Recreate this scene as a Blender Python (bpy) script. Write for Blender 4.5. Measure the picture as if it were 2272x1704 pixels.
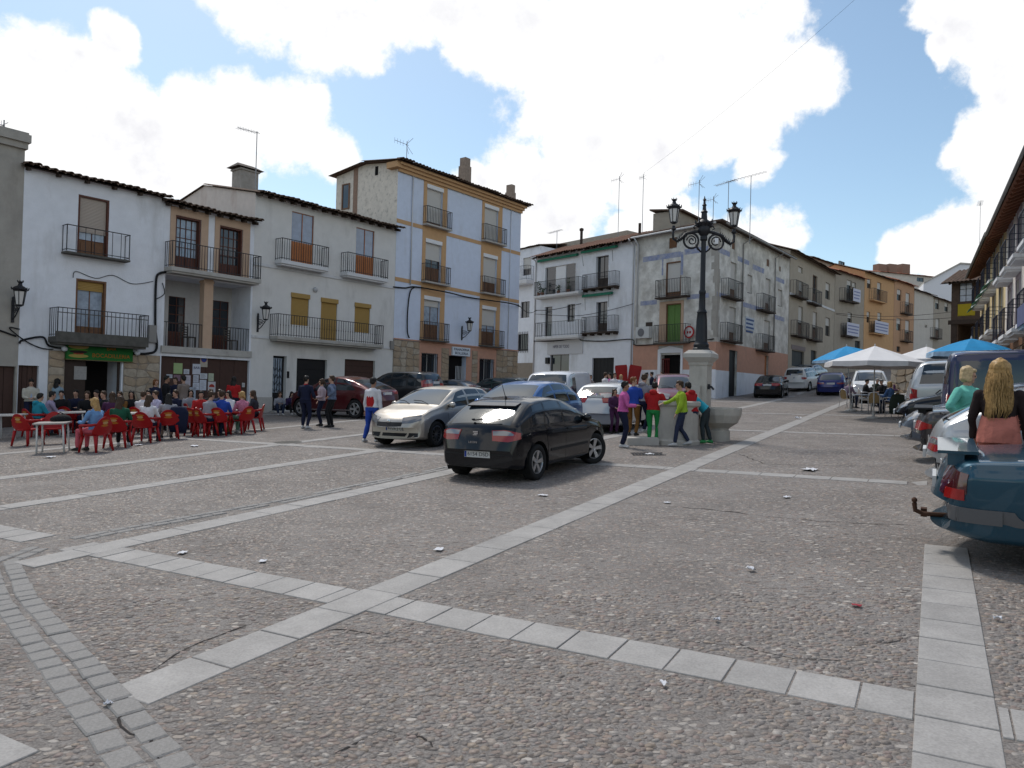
import bpy, bmesh, math, random
import numpy as np
from mathutils import Vector, Matrix
from mathutils.bvhtree import BVHTree
R = math.radians
random.seed(7); rng = np.random.default_rng(11)
scene = bpy.context.scene
col = scene.collection
for o in list(bpy.data.objects): bpy.data.objects.remove(o)
# camera
FPX, CX, CY = 1659.0, 1136.0, 852.0          # focal length and centre for a 2272 x 1704 frame
CAMH, PITCH, ROLL = 1.97, R(0.65), R(1.5)
f0 = Vector((0, math.cos(PITCH), math.sin(PITCH))); r0 = Vector((1, 0, 0)); u0 = Vector((0, -math.sin(PITCH), math.cos(PITCH)))
cr = math.cos(ROLL) * r0 + math.sin(ROLL) * u0
cu = -math.sin(ROLL) * r0 + math.cos(ROLL) * u0
CAM = Vector((0, 0, CAMH))
cd = bpy.data.cameras.new('camera'); cam = bpy.data.objects.new('camera', cd); col.objects.link(cam)
cd.sensor_width = 36.0; cd.lens = 36.0 * FPX / 2272.0; cd.clip_start = 0.05; cd.clip_end = 6000
cam.matrix_world = Matrix((( cr.x, cu.x, -f0.x, CAM.x), (cr.y, cu.y, -f0.y, CAM.y), (cr.z, cu.z, -f0.z, CAM.z), (0, 0, 0, 1)))
scene.camera = cam
# exposure, world, sun
vs = scene.view_settings
vs.view_transform = 'Standard'; vs.look = 'None'; vs.gamma = 1.0; vs.exposure = 0.0
vs.use_curve_mapping = False
SUN_AZ, SUN_EL = R(-28), R(56)                # azimuth from the view direction (+ to the right)
sun_dir = Vector((math.sin(SUN_AZ) * math.cos(SUN_EL), math.cos(SUN_AZ) * math.cos(SUN_EL), math.sin(SUN_EL)))
sd = bpy.data.lights.new('sun', 'SUN'); sd.energy = 2.3; sd.angle = R(9); sd.color = (1.0, 0.95, 0.88)
sun = bpy.data.objects.new('sun', sd); col.objects.link(sun)
sun.rotation_euler = (-sun_dir).to_track_quat('-Z', 'Y').to_euler()
def ray(px, py):
 return (f0 + (px - CX) / FPX * cr - (py - CY) / FPX * cu)
def make_world():
 w = bpy.data.worlds.new('World'); scene.world = w; w.use_nodes = True
 nt = w.node_tree; N = nt.nodes; L = nt.links
 for n in list(N): N.remove(n)
 out = N.new('ShaderNodeOutputWorld'); bg = N.new('ShaderNodeBackground'); bgc = N.new('ShaderNodeBackground')
 mix = N.new('ShaderNodeMixShader')
 sky = N.new('ShaderNodeTexSky'); sky.sky_type = 'NISHITA'; sky.sun_disc = False
 sky.sun_elevation = SUN_EL; sky.sun_rotation = SUN_AZ
 sky.air_density = 1.0; sky.dust_density = 1.6; sky.ozone_density = 0.55; sky.altitude = 700
 bg.inputs['Strength'].default_value = 0.15
 tint = N.new('ShaderNodeVectorMath'); tint.operation = 'MULTIPLY'; tint.inputs[1].default_value = (1.02, 1.09, 1.02); L.new(sky.outputs[0], tint.inputs[0]); L.new(tint.outputs[0], bg.inputs['Color'])
 tc = N.new('ShaderNodeTexCoord')
 def math_(op, a, b=None, clamp=False):
  n = N.new('ShaderNodeMath'); n.operation = op; n.use_clamp = clamp
  for i, v in enumerate((a, b)):
   if v is None: continue
   if isinstance(v, (int, float)): n.inputs[i].default_value = v
   else: L.new(v, n.inputs[i])
  return n.outputs[0]
 def vm(op, a, b=None, scale=None):
  n = N.new('ShaderNodeVectorMath'); n.operation = op
  for i, v in enumerate((a, b)):
   if v is None: continue
   if isinstance(v, (tuple, Vector)): n.inputs[i].default_value = tuple(v)
   else: L.new(v, n.inputs[i])
  if scale is not None: n.inputs['Scale'].default_value = scale
  return n
 d = tc.outputs['Generated']
 def noise(vec, scale, detail, rough=0.5):
  n = N.new('ShaderNodeTexNoise'); n.inputs['Scale'].default_value = scale
  n.inputs['Detail'].default_value = detail; n.inputs['Roughness'].default_value = rough
  L.new(vec, n.inputs['Vector']); return n
 w1 = noise(d, 9.0, 5, 0.55)
 off = vm('SUBTRACT', w1.outputs['Color'], (0.5, 0.5, 0.5))
 off = vm('SCALE', off.outputs[0], scale=0.07)
 dw = vm('NORMALIZE', vm('ADD', d, off.outputs[0]).outputs[0]).outputs[0]
 blobs = [(60,190,110),(170,210,100),(290,270,90),(420,270,95),(540,260,85),(640,280,90),(720,330,60),(30,320,120),(200,340,110),(350,360,90),(500,370,70),(130,135,45),(690,230,35),
             (235,85,45),(600,20,90),(700,50,100),(800,70,85),(900,20,90),(1000,0,90),(1060,-60,130),(540,-70,100),(1045,105,60),(1100,150,50),(1000,80,40),
             (1180,90,110),(1300,60,150),(1450,40,160),(1600,60,140),(1710,40,70),(1250,200,120),(1400,200,170),(1560,180,150),(1700,170,110),(1800,170,70),(1300,320,110),(1420,330,120),(1560,290,100),(1640,300,70),(1500,380,60),(1400,400,60),
             (1160,420,100),(1230,440,110),(1120,500,80),(1310,400,60),(1240,520,80),(1050,400,45),(1050,520,60),(1680,380,42),(1400,500,45),(1440,480,45),(1500,500,50),(1560,490,40),(1700,540,70),(1640,520,50),
             (2080,30,50),(2150,50,60),(2250,60,120),(2200,160,40),(2270,180,80),(2190,300,70),(2250,340,90),(2140,320,40),(2272,250,80),(2230,420,60),(2090,110,30),
             (2000,560,50),(1985,545,32),(2060,550,60),(2150,530,80),(2220,480,70),(2100,590,60)]
 acc = None
 for (px, py, rad) in blobs:
  v = ray(px, py); ra = rad / FPX * (FPX / math.hypot(FPX, math.hypot(px - CX, py - CY)))
  v = v.normalized()
  dt = vm('DOT_PRODUCT', dw, v).outputs['Value']
  g = N.new('ShaderNodeMapRange'); g.inputs['From Min'].default_value = math.cos(ra * 1.55); g.inputs['From Max'].default_value = math.cos(ra * 0.45)
  g.clamp = True; L.new(dt, g.inputs['Value'])
  acc = g.outputs[0] if acc is None else math_('MAXIMUM', acc, g.outputs[0])
 n_far = noise(d, 2.1, 3, 0.5)
 far = N.new('ShaderNodeMapRange'); far.inputs['From Min'].default_value = 0.47; far.inputs['From Max'].default_value = 0.62
 L.new(n_far.outputs['Fac'], far.inputs['Value'])
 fwd = vm('DOT_PRODUCT', d, tuple(f0)).outputs['Value']
 outside = N.new('ShaderNodeMapRange'); outside.inputs['From Min'].default_value = 0.74; outside.inputs['From Max'].default_value = 0.60
 L.new(fwd, outside.inputs['Value'])
 acc = math_('MAXIMUM', acc, math_('MULTIPLY', far.outputs[0], outside.outputs[0]))
 det = noise(d, 19.0, 10, 0.66)
 val = math_('ADD', acc, math_('MULTIPLY', math_('SUBTRACT', det.outputs['Fac'], 0.5), 1.7))
 cov = N.new('ShaderNodeMapRange'); cov.interpolation_type = 'SMOOTHSTEP'
 cov.inputs['From Min'].default_value = 0.30; cov.inputs['From Max'].default_value = 0.80
 L.new(val, cov.inputs['Value'])
 shade = noise(d, 5.5, 6, 0.55)
 ramp = N.new('ShaderNodeValToRGB')
 ramp.color_ramp.elements[0].position = 0.36; ramp.color_ramp.elements[0].color = (.80, .80, .835, 1)
 ramp.color_ramp.elements[1].position = 0.56; ramp.color_ramp.elements[1].color = (1.0, 1.0, 1.0, 1)
 L.new(shade.outputs['Fac'], ramp.inputs['Fac'])
 edge = N.new('ShaderNodeMapRange'); edge.inputs['From Min'].default_value = 0.75; edge.inputs['From Max'].default_value = 1.25
 L.new(val, edge.inputs['Value'])
 mc = N.new('ShaderNodeMixRGB'); L.new(edge.outputs[0], mc.inputs['Fac']); mc.inputs['Color1'].default_value = (1, 1, 1, 1); L.new(ramp.outputs['Color'], mc.inputs['Color2'])
 L.new(mc.outputs[0], bgc.inputs['Color']); bgc.inputs['Strength'].default_value = 1.10
 L.new(cov.outputs[0], mix.inputs['Fac']); L.new(bg.outputs[0], mix.inputs[1]); L.new(bgc.outputs[0], mix.inputs[2])
 L.new(mix.outputs[0], out.inputs['Surface'])
make_world()
scene.cycles.max_bounces = 3; scene.cycles.diffuse_bounces = 2; scene.cycles.glossy_bounces = 2; scene.cycles.transmission_bounces = 2
scene.world.cycles.sampling_method = 'MANUAL'; scene.world.cycles.sample_map_resolution = 256
scene.cycles.use_denoising = True
scene.cycles.caustics_reflective = False; scene.cycles.caustics_refractive = False
# the place: slopes and axes
_dA = ray(2075, 811).normalized(); _dB = (-ray(-1797, 837)).normalized()
_n = _dB.cross(_dA).normalized()
if _n.z < 0: _n = -_n
GX, GY = -_n.x / _n.z, -_n.y / _n.z
S_DIR = Vector((0.608, 0.794))
def gh(x, y):                                   # height of the ground at (x, y)
 s = x * S_DIR.x + y * S_DIR.y - 47.0
 e = 0.0
 if s > 0: e = 0.055 * (s * s / (s + 6.0))
 b = x * 0.8703 - y * 0.4925; a = x * 0.4922 + y * 0.8705      # raised parking strip on the right
 if b > -.1 and a > 9.4:
  t = min(1, (b + .1) / .5); q = min(1, (a - 9.4) / 1.1); e += .22 * t * t * (3 - 2 * t) * q * q * (3 - 2 * q)
 return GX * x + GY * y + e
def G(px, py):                                  # the point of the ground seen at a frame position
 d = ray(px, py); p = None
 t = -CAM.z / (d.z - GX * d.x - GY * d.y)
 for _ in range(12):
  p = CAM + d * t
  e = p.z - gh(p.x, p.y)
  t -= e / (d.z - (gh(p.x + d.x * .01, p.y + d.y * .01) - gh(p.x, p.y)) / .01)
 p = CAM + d * t
 return Vector((p.x, p.y, gh(p.x, p.y)))
def AT(px, py, Y):                              # the point at distance Y seen at a frame position
 d = ray(px, py); return CAM + d * (Y / d.y)
def on_ground(x, y, dz=0.0): return Vector((x, y, gh(x, y) + dz))
A2 = Vector((_dA.x, _dA.y)).normalized(); B2 = Vector((_dB.x, _dB.y)).normalized()
YAW_A = math.atan2(A2.y, A2.x); YAW_B = math.atan2(B2.y, B2.x)
def slope_matrix(x, y, yaw):                    # stands on the sloping ground, +X along yaw
 n = Vector((-(gh(x + .5, y) - gh(x - .5, y)), -(gh(x, y + .5) - gh(x, y - .5)), 1)).normalized()
 X = Vector((math.cos(yaw), math.sin(yaw), 0)); X = (X - n * X.dot(n)).normalized(); Y = n.cross(X)
 z = gh(x, y)
 return Matrix(((X.x, Y.x, n.x, x), (X.y, Y.y, n.y, y), (X.z, Y.z, n.z, z), (0, 0, 0, 1)))
# helpers
TMP = bpy.data.scenes.new('workbench')
def evaluate(o):                                # mesh of an object with its modifiers, worked out apart from the scene
 TMP.collection.objects.link(o); vl = TMP.view_layers[0]; vl.update()
 me = bpy.data.meshes.new_from_object(o.evaluated_get(vl.depsgraph)); TMP.collection.objects.unlink(o); return me
def tag(o, label=None, cat=None, group=None, kind=None):
 if label: o['label'] = label
 if cat: o['category'] = cat
 if group: o['group'] = group
 if kind: o['kind'] = kind
 return o
def empty(name, mat=None, label=None, cat=None, group=None):
 o = bpy.data.objects.new(name, None); col.objects.link(o); o.empty_display_size = 0.2
 if mat is not None: o.matrix_world = mat if isinstance(mat, Matrix) else Matrix.Translation(mat)
 return tag(o, label, cat, group)
def link(name, me, parent=None, m=None, mat=None):
 o = bpy.data.objects.new(name, me); col.objects.link(o)
 if parent is not None: o.parent = parent
 if m is not None:
  if parent is None: o.matrix_world = m
  else: o.matrix_local = m
 return o
def copy_tree(o, parent=None):
 c = o.copy(); col.objects.link(c); c.parent = parent
 for ch in o.children: 
  cc = copy_tree(ch, c)
 return c
class MB:
 def __init__(s): s.v = []; s.f = []; s.mi = []; s.cur = 0
 def add(s, vs, fs):
  b = len(s.v); s.v += [tuple(v) for v in vs]
  for f in fs: s.f.append(tuple(b + i for i in f)); s.mi.append(s.cur)
  return s
 def box(s, x0, x1, y0, y1, z0, z1, m=None):
  vs = [(x0,y0,z0),(x1,y0,z0),(x1,y1,z0),(x0,y1,z0),(x0,y0,z1),(x1,y0,z1),(x1,y1,z1),(x0,y1,z1)]
  if m is not None: vs = [m @ Vector(v) for v in vs]
  return s.add(vs, [(0,3,2,1),(4,5,6,7),(0,1,5,4),(1,2,6,5),(2,3,7,6),(3,0,4,7)])
 def bar(s, a, b, w, h=None):               # square bar from a to b
  a = Vector(a); b = Vector(b); d = (b - a); L = d.length
  if L < 1e-6: return s
  q = d.to_track_quat('X', 'Z'); m = Matrix.Translation(a) @ q.to_matrix().to_4x4()
  h = h or w
  return s.box(0, L, -w / 2, w / 2, -h / 2, h / 2, m)
 def tube(s, pts, rad, n=8, cap=True):
  pts = [Vector(p) for p in pts]; k = len(pts)
  rad = [rad] * k if isinstance(rad, (int, float)) else rad
  vs = []; fs = []; side = None
  for i, p in enumerate(pts):
   t = (pts[min(i + 1, k - 1)] - pts[max(i - 1, 0)]).normalized()
   if side is None:
    side = t.orthogonal().normalized()
   side = (side - t * side.dot(t)).normalized(); up = t.cross(side)
   for j in range(n):
    a = 2 * math.pi * j / n
    vs.append(p + (side * math.cos(a) + up * math.sin(a)) * rad[i])
  for i in range(k - 1):
   for j in range(n):
    fs.append((i * n + j, i * n + (j + 1) % n, (i + 1) * n + (j + 1) % n, (i + 1) * n + j))
  if cap:
   fs.append(tuple(range(n))[::-1]); fs.append(tuple((k - 1) * n + j for j in range(n)))
  return s.add(vs, fs)
 def lathe(s, prof, n=16, m=None, cap=True, a0=0.0):   # prof: (r, z)
  vs = []; fs = []; k = len(prof)
  for r, z in prof:
   for j in range(n):
    a = a0 + 2 * math.pi * j / n; v = Vector((r * math.cos(a), r * math.sin(a), z))
    vs.append(m @ v if m is not None else v)
  for i in range(k - 1):
   for j in range(n): fs.append((i*n+j, i*n+(j+1)%n, (i+1)*n+(j+1)%n, (i+1)*n+j))
  if cap:
   fs.append(tuple(range(n))[::-1]); fs.append(tuple((k-1)*n+j for j in range(n)))
  return s.add(vs, fs)
 def prism(s, poly, h0, h1, m=None):        # polygon in XY extruded in Z, then transformed
  n = len(poly)
  vs = [Vector((p[0], p[1], h0)) for p in poly] + [Vector((p[0], p[1], h1)) for p in poly]
  if m is not None: vs = [m @ v for v in vs]
  fs = [tuple(range(n))[::-1], tuple(range(n, 2 * n))] + [(i, (i+1)%n, n+(i+1)%n, n+i) for i in range(n)]
  return s.add(vs, fs)
 def mesh(s, name, mats=None, smooth=False):
  me = bpy.data.meshes.new(name); me.from_pydata(s.v, [], s.f)
  if mats is not None:
   for m in (mats if isinstance(mats, (list, tuple)) else [mats]): me.materials.append(m)
  if any(s.mi): me.polygons.foreach_set('material_index', s.mi)
  if smooth: me.polygons.foreach_set('use_smooth', [True] * len(me.polygons))
  me.update(); return me
 def build(s, name, mats=None, parent=None, m=None, smooth=False, angle=None):
  me = s.mesh(name, mats, smooth)
  if angle: 
   try: me.set_sharp_from_angle(angle=R(angle))
   except Exception: pass
  return link(name, me, parent, m)
# materials
MATS = {}
def mat(name, color=(.5,.5,.5), rough=.6, metal=0.0, spec=None, coat=0.0, emit=None, var=0.0, vscale=8.0, bump=0.0, bscale=60.0,
  stain=None, samt=0.0, sscale=1.2, streak=False, alpha=None, trans=0.0, sheen=0.0):
 if name in MATS: return MATS[name]
 m = bpy.data.materials.new(name); m.use_nodes = True; MATS[name] = m
 nt = m.node_tree; N = nt.nodes; L = nt.links; b = N['Principled BSDF']
 b.inputs['Base Color'].default_value = (*color, 1); b.inputs['Roughness'].default_value = rough; b.inputs['Metallic'].default_value = metal
 if spec is None and not metal and not coat: spec = .22
 if spec is not None: b.inputs['Specular IOR Level'].default_value = spec
 if coat: b.inputs['Coat Weight'].default_value = coat; b.inputs['Coat Roughness'].default_value = 0.04
 if trans: b.inputs['Transmission Weight'].default_value = trans
 if sheen: b.inputs['Sheen Weight'].default_value = sheen
 if emit: b.inputs['Emission Color'].default_value = (*emit[:3], 1); b.inputs['Emission Strength'].default_value = emit[3]
 if var or stain or bump:
  tc = N.new('ShaderNodeTexCoord'); src = tc.outputs['Object']
  last = None
  if var:
   n = N.new('ShaderNodeTexNoise'); n.inputs['Scale'].default_value = vscale; n.inputs['Detail'].default_value = 6; n.inputs['Roughness'].default_value = .62
   L.new(src, n.inputs['Vector'])
   mr = N.new('ShaderNodeMapRange'); mr.inputs['From Min'].default_value = .25; mr.inputs['From Max'].default_value = .75
   mr.inputs['To Min'].default_value = 1 - var; mr.inputs['To Max'].default_value = 1 + var; L.new(n.outputs['Fac'], mr.inputs['Value'])
   mx = N.new('ShaderNodeVectorMath'); mx.operation = 'SCALE'; mx.inputs[0].default_value = color; L.new(mr.outputs[0], mx.inputs['Scale'])
   last = mx.outputs[0]
   rr = N.new('ShaderNodeMapRange'); rr.inputs['To Min'].default_value = max(0, rough - .08); rr.inputs['To Max'].default_value = min(1, rough + .08)
   L.new(n.outputs['Fac'], rr.inputs['Value']); L.new(rr.outputs[0], b.inputs['Roughness'])
  if stain:
   n = N.new('ShaderNodeTexNoise'); n.inputs['Scale'].default_value = sscale; n.inputs['Detail'].default_value = 8; n.inputs['Roughness'].default_value = .65
   v = src
   if streak:
    mp = N.new('ShaderNodeMapping'); mp.inputs['Scale'].default_value = (1, 1, .28); L.new(src, mp.inputs['Vector']); v = mp.outputs[0]
   L.new(v, n.inputs['Vector'])
   cr_ = N.new('ShaderNodeMapRange'); cr_.inputs['From Min'].default_value = .64 - samt * .3; cr_.inputs['From Max'].default_value = .78
   cr_.inputs['To Max'].default_value = min(1, .35 + samt); L.new(n.outputs['Fac'], cr_.inputs['Value'])
   mx = N.new('ShaderNodeMixRGB'); L.new(cr_.outputs[0], mx.inputs['Fac']); mx.inputs['Color2'].default_value = (*stain, 1)
   if last is not None: L.new(last, mx.inputs['Color1'])
   else: mx.inputs['Color1'].default_value = (*color, 1)
   last = mx.outputs[0]
  if last is not None: L.new(last, b.inputs['Base Color'])
  if bump:
   n = N.new('ShaderNodeTexNoise'); n.inputs['Scale'].default_value = bscale; n.inputs['Detail'].default_value = 5; L.new(src, n.inputs['Vector'])
   bp = N.new('ShaderNodeBump'); bp.inputs['Strength'].default_value = bump; bp.inputs['Distance'].default_value = .02
   L.new(n.outputs['Fac'], bp.inputs['Height']); L.new(bp.outputs[0], b.inputs['Normal'])
 return m
def srgb(r, g, b):
 f = lambda c: (c / 255 / 12.92) if c / 255 <= .04045 else ((c / 255 + .055) / 1.055) ** 2.4
 return (f(r), f(g), f(b))
# == ground and paving
def ground_material():
 m = bpy.data.materials.new('pebble_concrete'); m.use_nodes = True
 nt = m.node_tree; N = nt.nodes; L = nt.links; b = N['Principled BSDF']
 tc = N.new('ShaderNodeTexCoord'); src = tc.outputs['Object']
 mp = N.new('ShaderNodeMapping'); mp.inputs['Rotation'].default_value = (0, 0, 0.5); mp.inputs['Scale'].default_value = (13, 22, 13); L.new(src, mp.inputs['Vector'])
 wn = N.new('ShaderNodeTexNoise'); wn.inputs['Scale'].default_value = 9; wn.inputs['Detail'].default_value = 2; L.new(src, wn.inputs['Vector'])
 ad = N.new('ShaderNodeMixRGB'); ad.blend_type = 'ADD'; ad.inputs['Fac'].default_value = .8; L.new(mp.outputs[0], ad.inputs['Color1']); L.new(wn.outputs['Color'], ad.inputs['Color2'])
 vo = N.new('ShaderNodeTexVoronoi'); vo.inputs['Scale'].default_value = 1.0; vo.inputs['Randomness'].default_value = .95; L.new(ad.outputs[0], vo.inputs['Vector'])
 sp = N.new('ShaderNodeSeparateColor'); L.new(vo.outputs['Color'], sp.inputs[0])
 rp = N.new('ShaderNodeValToRGB'); e = rp.color_ramp.elements
 e[0].position = 0; e[0].color = (.075, .062, .055, 1); e[1].position = 1; e[1].color = (.48, .44, .40, 1)
 for p_, c in ((.25, (.19, .155, .135, 1)), (.5, (.26, .195, .16, 1)), (.66, (.21, .195, .19, 1)), (.82, (.31, .26, .215, 1))):
  q = e.new(p_); q.color = c
 L.new(sp.outputs[0], rp.inputs['Fac'])
 cn = N.new('ShaderNodeTexNoise'); cn.inputs['Scale'].default_value = 1.1; cn.inputs['Detail'].default_value = 8; cn.inputs['Roughness'].default_value = .65; L.new(src, cn.inputs['Vector'])
 cem = N.new('ShaderNodeValToRGB'); cem.color_ramp.elements[0].position = .3; cem.color_ramp.elements[0].color = (.138, .123, .113, 1)
 cem.color_ramp.elements[1].position = .72; cem.color_ramp.elements[1].color = (.240, .219, .204, 1); L.new(cn.outputs['Fac'], cem.inputs['Fac'])
 fn = N.new('ShaderNodeTexNoise'); fn.inputs['Scale'].default_value = 70; fn.inputs['Detail'].default_value = 4; L.new(src, fn.inputs['Vector'])
 fm = N.new('ShaderNodeMapRange'); fm.inputs['From Min'].default_value = .3; fm.inputs['From Max'].default_value = .7; fm.inputs['To Min'].default_value = .58; fm.inputs['To Max'].default_value = 1.36; L.new(fn.outputs['Fac'], fm.inputs['Value'])
 cs = N.new('ShaderNodeVectorMath'); cs.operation = 'SCALE'; L.new(cem.outputs[0], cs.inputs[0]); L.new(fm.outputs[0], cs.inputs['Scale'])
 mr = N.new('ShaderNodeMapRange'); mr.inputs['From Min'].default_value = .50; mr.inputs['From Max'].default_value = .36; L.new(vo.outputs['Distance'], mr.inputs['Value'])
 wp = N.new('ShaderNodeTexNoise'); wp.inputs['Scale'].default_value = .45; wp.inputs['Detail'].default_value = 6; L.new(src, wp.inputs['Vector'])
 wm = N.new('ShaderNodeMapRange'); wm.inputs['From Min'].default_value = .40; wm.inputs['From Max'].default_value = .60; wm.inputs['To Min'].default_value = .50; wm.inputs['To Max'].default_value = .95; L.new(wp.outputs['Fac'], wm.inputs['Value'])
 ml = N.new('ShaderNodeMath'); ml.operation = 'MULTIPLY'; L.new(mr.outputs[0], ml.inputs[0]); L.new(wm.outputs[0], ml.inputs[1])
 mx = N.new('ShaderNodeMixRGB'); L.new(ml.outputs[0], mx.inputs['Fac']); L.new(cs.outputs[0], mx.inputs['Color1']); L.new(rp.outputs[0], mx.inputs['Color2'])
 L.new(mx.outputs[0], b.inputs['Base Color']); b.inputs['Roughness'].default_value = .82; b.inputs['Specular IOR Level'].default_value = .3
 bp = N.new('ShaderNodeBump'); bp.inputs['Strength'].default_value = .9; bp.inputs['Distance'].default_value = .012; L.new(ml.outputs[0], bp.inputs['Height'])
 bp2 = N.new('ShaderNodeBump'); bp2.inputs['Strength'].default_value = .35; bp2.inputs['Distance'].default_value = .01; L.new(fn.outputs['Fac'], bp2.inputs['Height']); L.new(bp.outputs[0], bp2.inputs['Normal'])
 L.new(bp2.outputs[0], b.inputs['Normal'])
 return m
M_ground = ground_material()
def build_ground():
 import itertools
 xs = sorted(set([3 + .3*i for i in range(34)] + [-700, -400, -200, -120, -80] + list(range(-60, 101, 4)) + [120, 160, 250, 400, 700]))
 ys = sorted(set([5 + .3*i for i in range(50)] + [-300, -120, -60, -30] + list(range(-16, 141, 4)) + [160, 200, 300, 450, 700]))
 mb = MB()
 vs = [(x, y, gh(x, y) if (abs(x) < 130 and y < 170) else min(gh(x, y), 9.0)) for y in ys for x in xs]
 n = len(xs)
 fs = [(j*n+i, j*n+i+1, (j+1)*n+i+1, (j+1)*n+i) for j in range(len(ys)-1) for i in range(n-1)]
 mb.add(vs, fs)
 return tag(mb.build('ground', M_ground, smooth=True), kind='structure')
ground = build_ground()
def ab(a, b, dz=0.0):
 x = A2.x * a + B2.x * b; y = A2.y * a + B2.y * b
 return Vector((x, y, gh(x, y) + dz))
def to_ab(p): return (p.x * A2.x + p.y * A2.y, p.x * B2.x + p.y * B2.y)
def slab_material():
 m = bpy.data.materials.new('pale_stone_slab'); m.use_nodes = True
 nt = m.node_tree; N = nt.nodes; L = nt.links; b = N['Principled BSDF']
 tc = N.new('ShaderNodeTexCoord'); oi = N.new('ShaderNodeObjectInfo'); geo = N.new('ShaderNodeNewGeometry')
 n1 = N.new('ShaderNodeTexNoise'); n1.inputs['Scale'].default_value = 3.0; n1.inputs['Detail'].default_value = 8; n1.inputs['Roughness'].default_value = .7; L.new(geo.outputs['Position'], n1.inputs['Vector'])
 n2 = N.new('ShaderNodeTexNoise'); n2.inputs['Scale'].default_value = 60; n2.inputs['Detail'].default_value = 5; L.new(geo.outputs['Position'], n2.inputs['Vector'])
 a = N.new('ShaderNodeMapRange'); a.inputs['From Min'].default_value = .3; a.inputs['From Max'].default_value = .7; a.inputs['To Min'].default_value = .78; a.inputs['To Max'].default_value = 1.14; L.new(n1.outputs['Fac'], a.inputs['Value'])
 c = N.new('ShaderNodeMapRange'); c.inputs['To Min'].default_value = .93; c.inputs['To Max'].default_value = 1.06; L.new(oi.outputs['Random'], c.inputs['Value'])
 d = N.new('ShaderNodeMapRange'); d.inputs['From Min'].default_value = .3; d.inputs['From Max'].default_value = .7; d.inputs['To Min'].default_value = .86; d.inputs['To Max'].default_value = 1.12; L.new(n2.outputs['Fac'], d.inputs['Value'])
 p1_ = N.new('ShaderNodeMath'); p1_.operation = 'MULTIPLY'; L.new(a.outputs[0], p1_.inputs[0]); L.new(c.outputs[0], p1_.inputs[1])
 p2_ = N.new('ShaderNodeMath'); p2_.operation = 'MULTIPLY'; L.new(p1_.outputs[0], p2_.inputs[0]); L.new(d.outputs[0], p2_.inputs[1])
 sc = N.new('ShaderNodeVectorMath'); sc.operation = 'SCALE'; sc.inputs[0].default_value = (.322, .306, .292); L.new(p2_.outputs[0], sc.inputs['Scale'])
 L.new(sc.outputs[0], b.inputs['Base Color']); b.inputs['Roughness'].default_value = .72; b.inputs['Specular IOR Level'].default_value = .35
 bp = N.new('ShaderNodeBump'); bp.inputs['Strength'].default_value = .3; bp.inputs['Distance'].default_value = .006; L.new(n2.outputs['Fac'], bp.inputs['Height']); L.new(bp.outputs[0], b.inputs['Normal'])
 return m
M_slab = slab_material()
M_sett = mat('grey_sett', (.275, .262, .25), .75, var=.22, vscale=9, bump=.5, bscale=40)
SETT_LINE = [(1.55, -0.9), (2.42, -3.41), (3.55, -6.9), (4.15, -8.35), (4.75, -8.68), (5.6, -8.72), (8.13, -8.46), (10.85, -8.42), (14.5, -8.40), (20, -8.4)]
def seg_dist(a, b, line):
 best = 9e9
 for (p, q) in zip(line[:-1], line[1:]):
  dx, dy = q[0]-p[0], q[1]-p[1]; L2 = dx*dx+dy*dy
  t = max(0, min(1, ((a-p[0])*dx+(b-p[1])*dy)/L2))
  best = min(best, math.hypot(a-p[0]-t*dx, b-p[1]-t*dy))
 return best
HW = 0.205
STRIPS = [  # axis, offset, from, to, slab length, half width
 ('A', -4.20, -2.0, 60, .60, HW), ('A', -8.02, -2.0, 60, .62, HW), ('A', -11.70, -2.0, 60, .60, HW), ('A', -15.0, -2.0, 60, .60, HW),
 ('A', -19.4, 2.0, 45, .60, HW), ('A', 0.135, -3.0, 9.42, .46, HW),
 ('B', 4.95, -24.0, 6.5, .38, HW), ('B', 14.2, -26.0, 5.0, .60, .19), ('B', 23.6, -26.0, 5.0, .60, .19), ('B', 32.5, -26.0, 5.0, .60, .19), ('B', 43.0, -14.0, 2.0, .60, .19)]
def in_strip(a, b, pad=0.0):
 for ax, o, s0, s1, l, hw in STRIPS:
  c, t = (b, a) if ax == 'A' else (a, b)
  if abs(c - o) < hw + pad and s0 < t < s1: return True
 return False
ROCK_TOP = []
slab_me = None
def slab_mesh():
 mb = MB(); c = .010
 mb.add([(-.5,-.5,-.03),(.5,-.5,-.03),(.5,.5,-.03),(-.5,.5,-.03),(-.5,-.5,.003),(.5,-.5,.003),(.5,.5,.003),(-.5,.5,.003),
   (-.5+c,-.5+c,.008),(.5-c,-.5+c,.008),(.5-c,.5-c,.008),(-.5+c,.5-c,.008)],
           [(0,1,5,4),(1,2,6,5),(2,3,7,6),(3,0,4,7),(4,5,9,8),(5,6,10,9),(6,7,11,10),(7,4,8,11),(8,9,10,11)])
 return mb.mesh('slab', M_slab)
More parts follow.
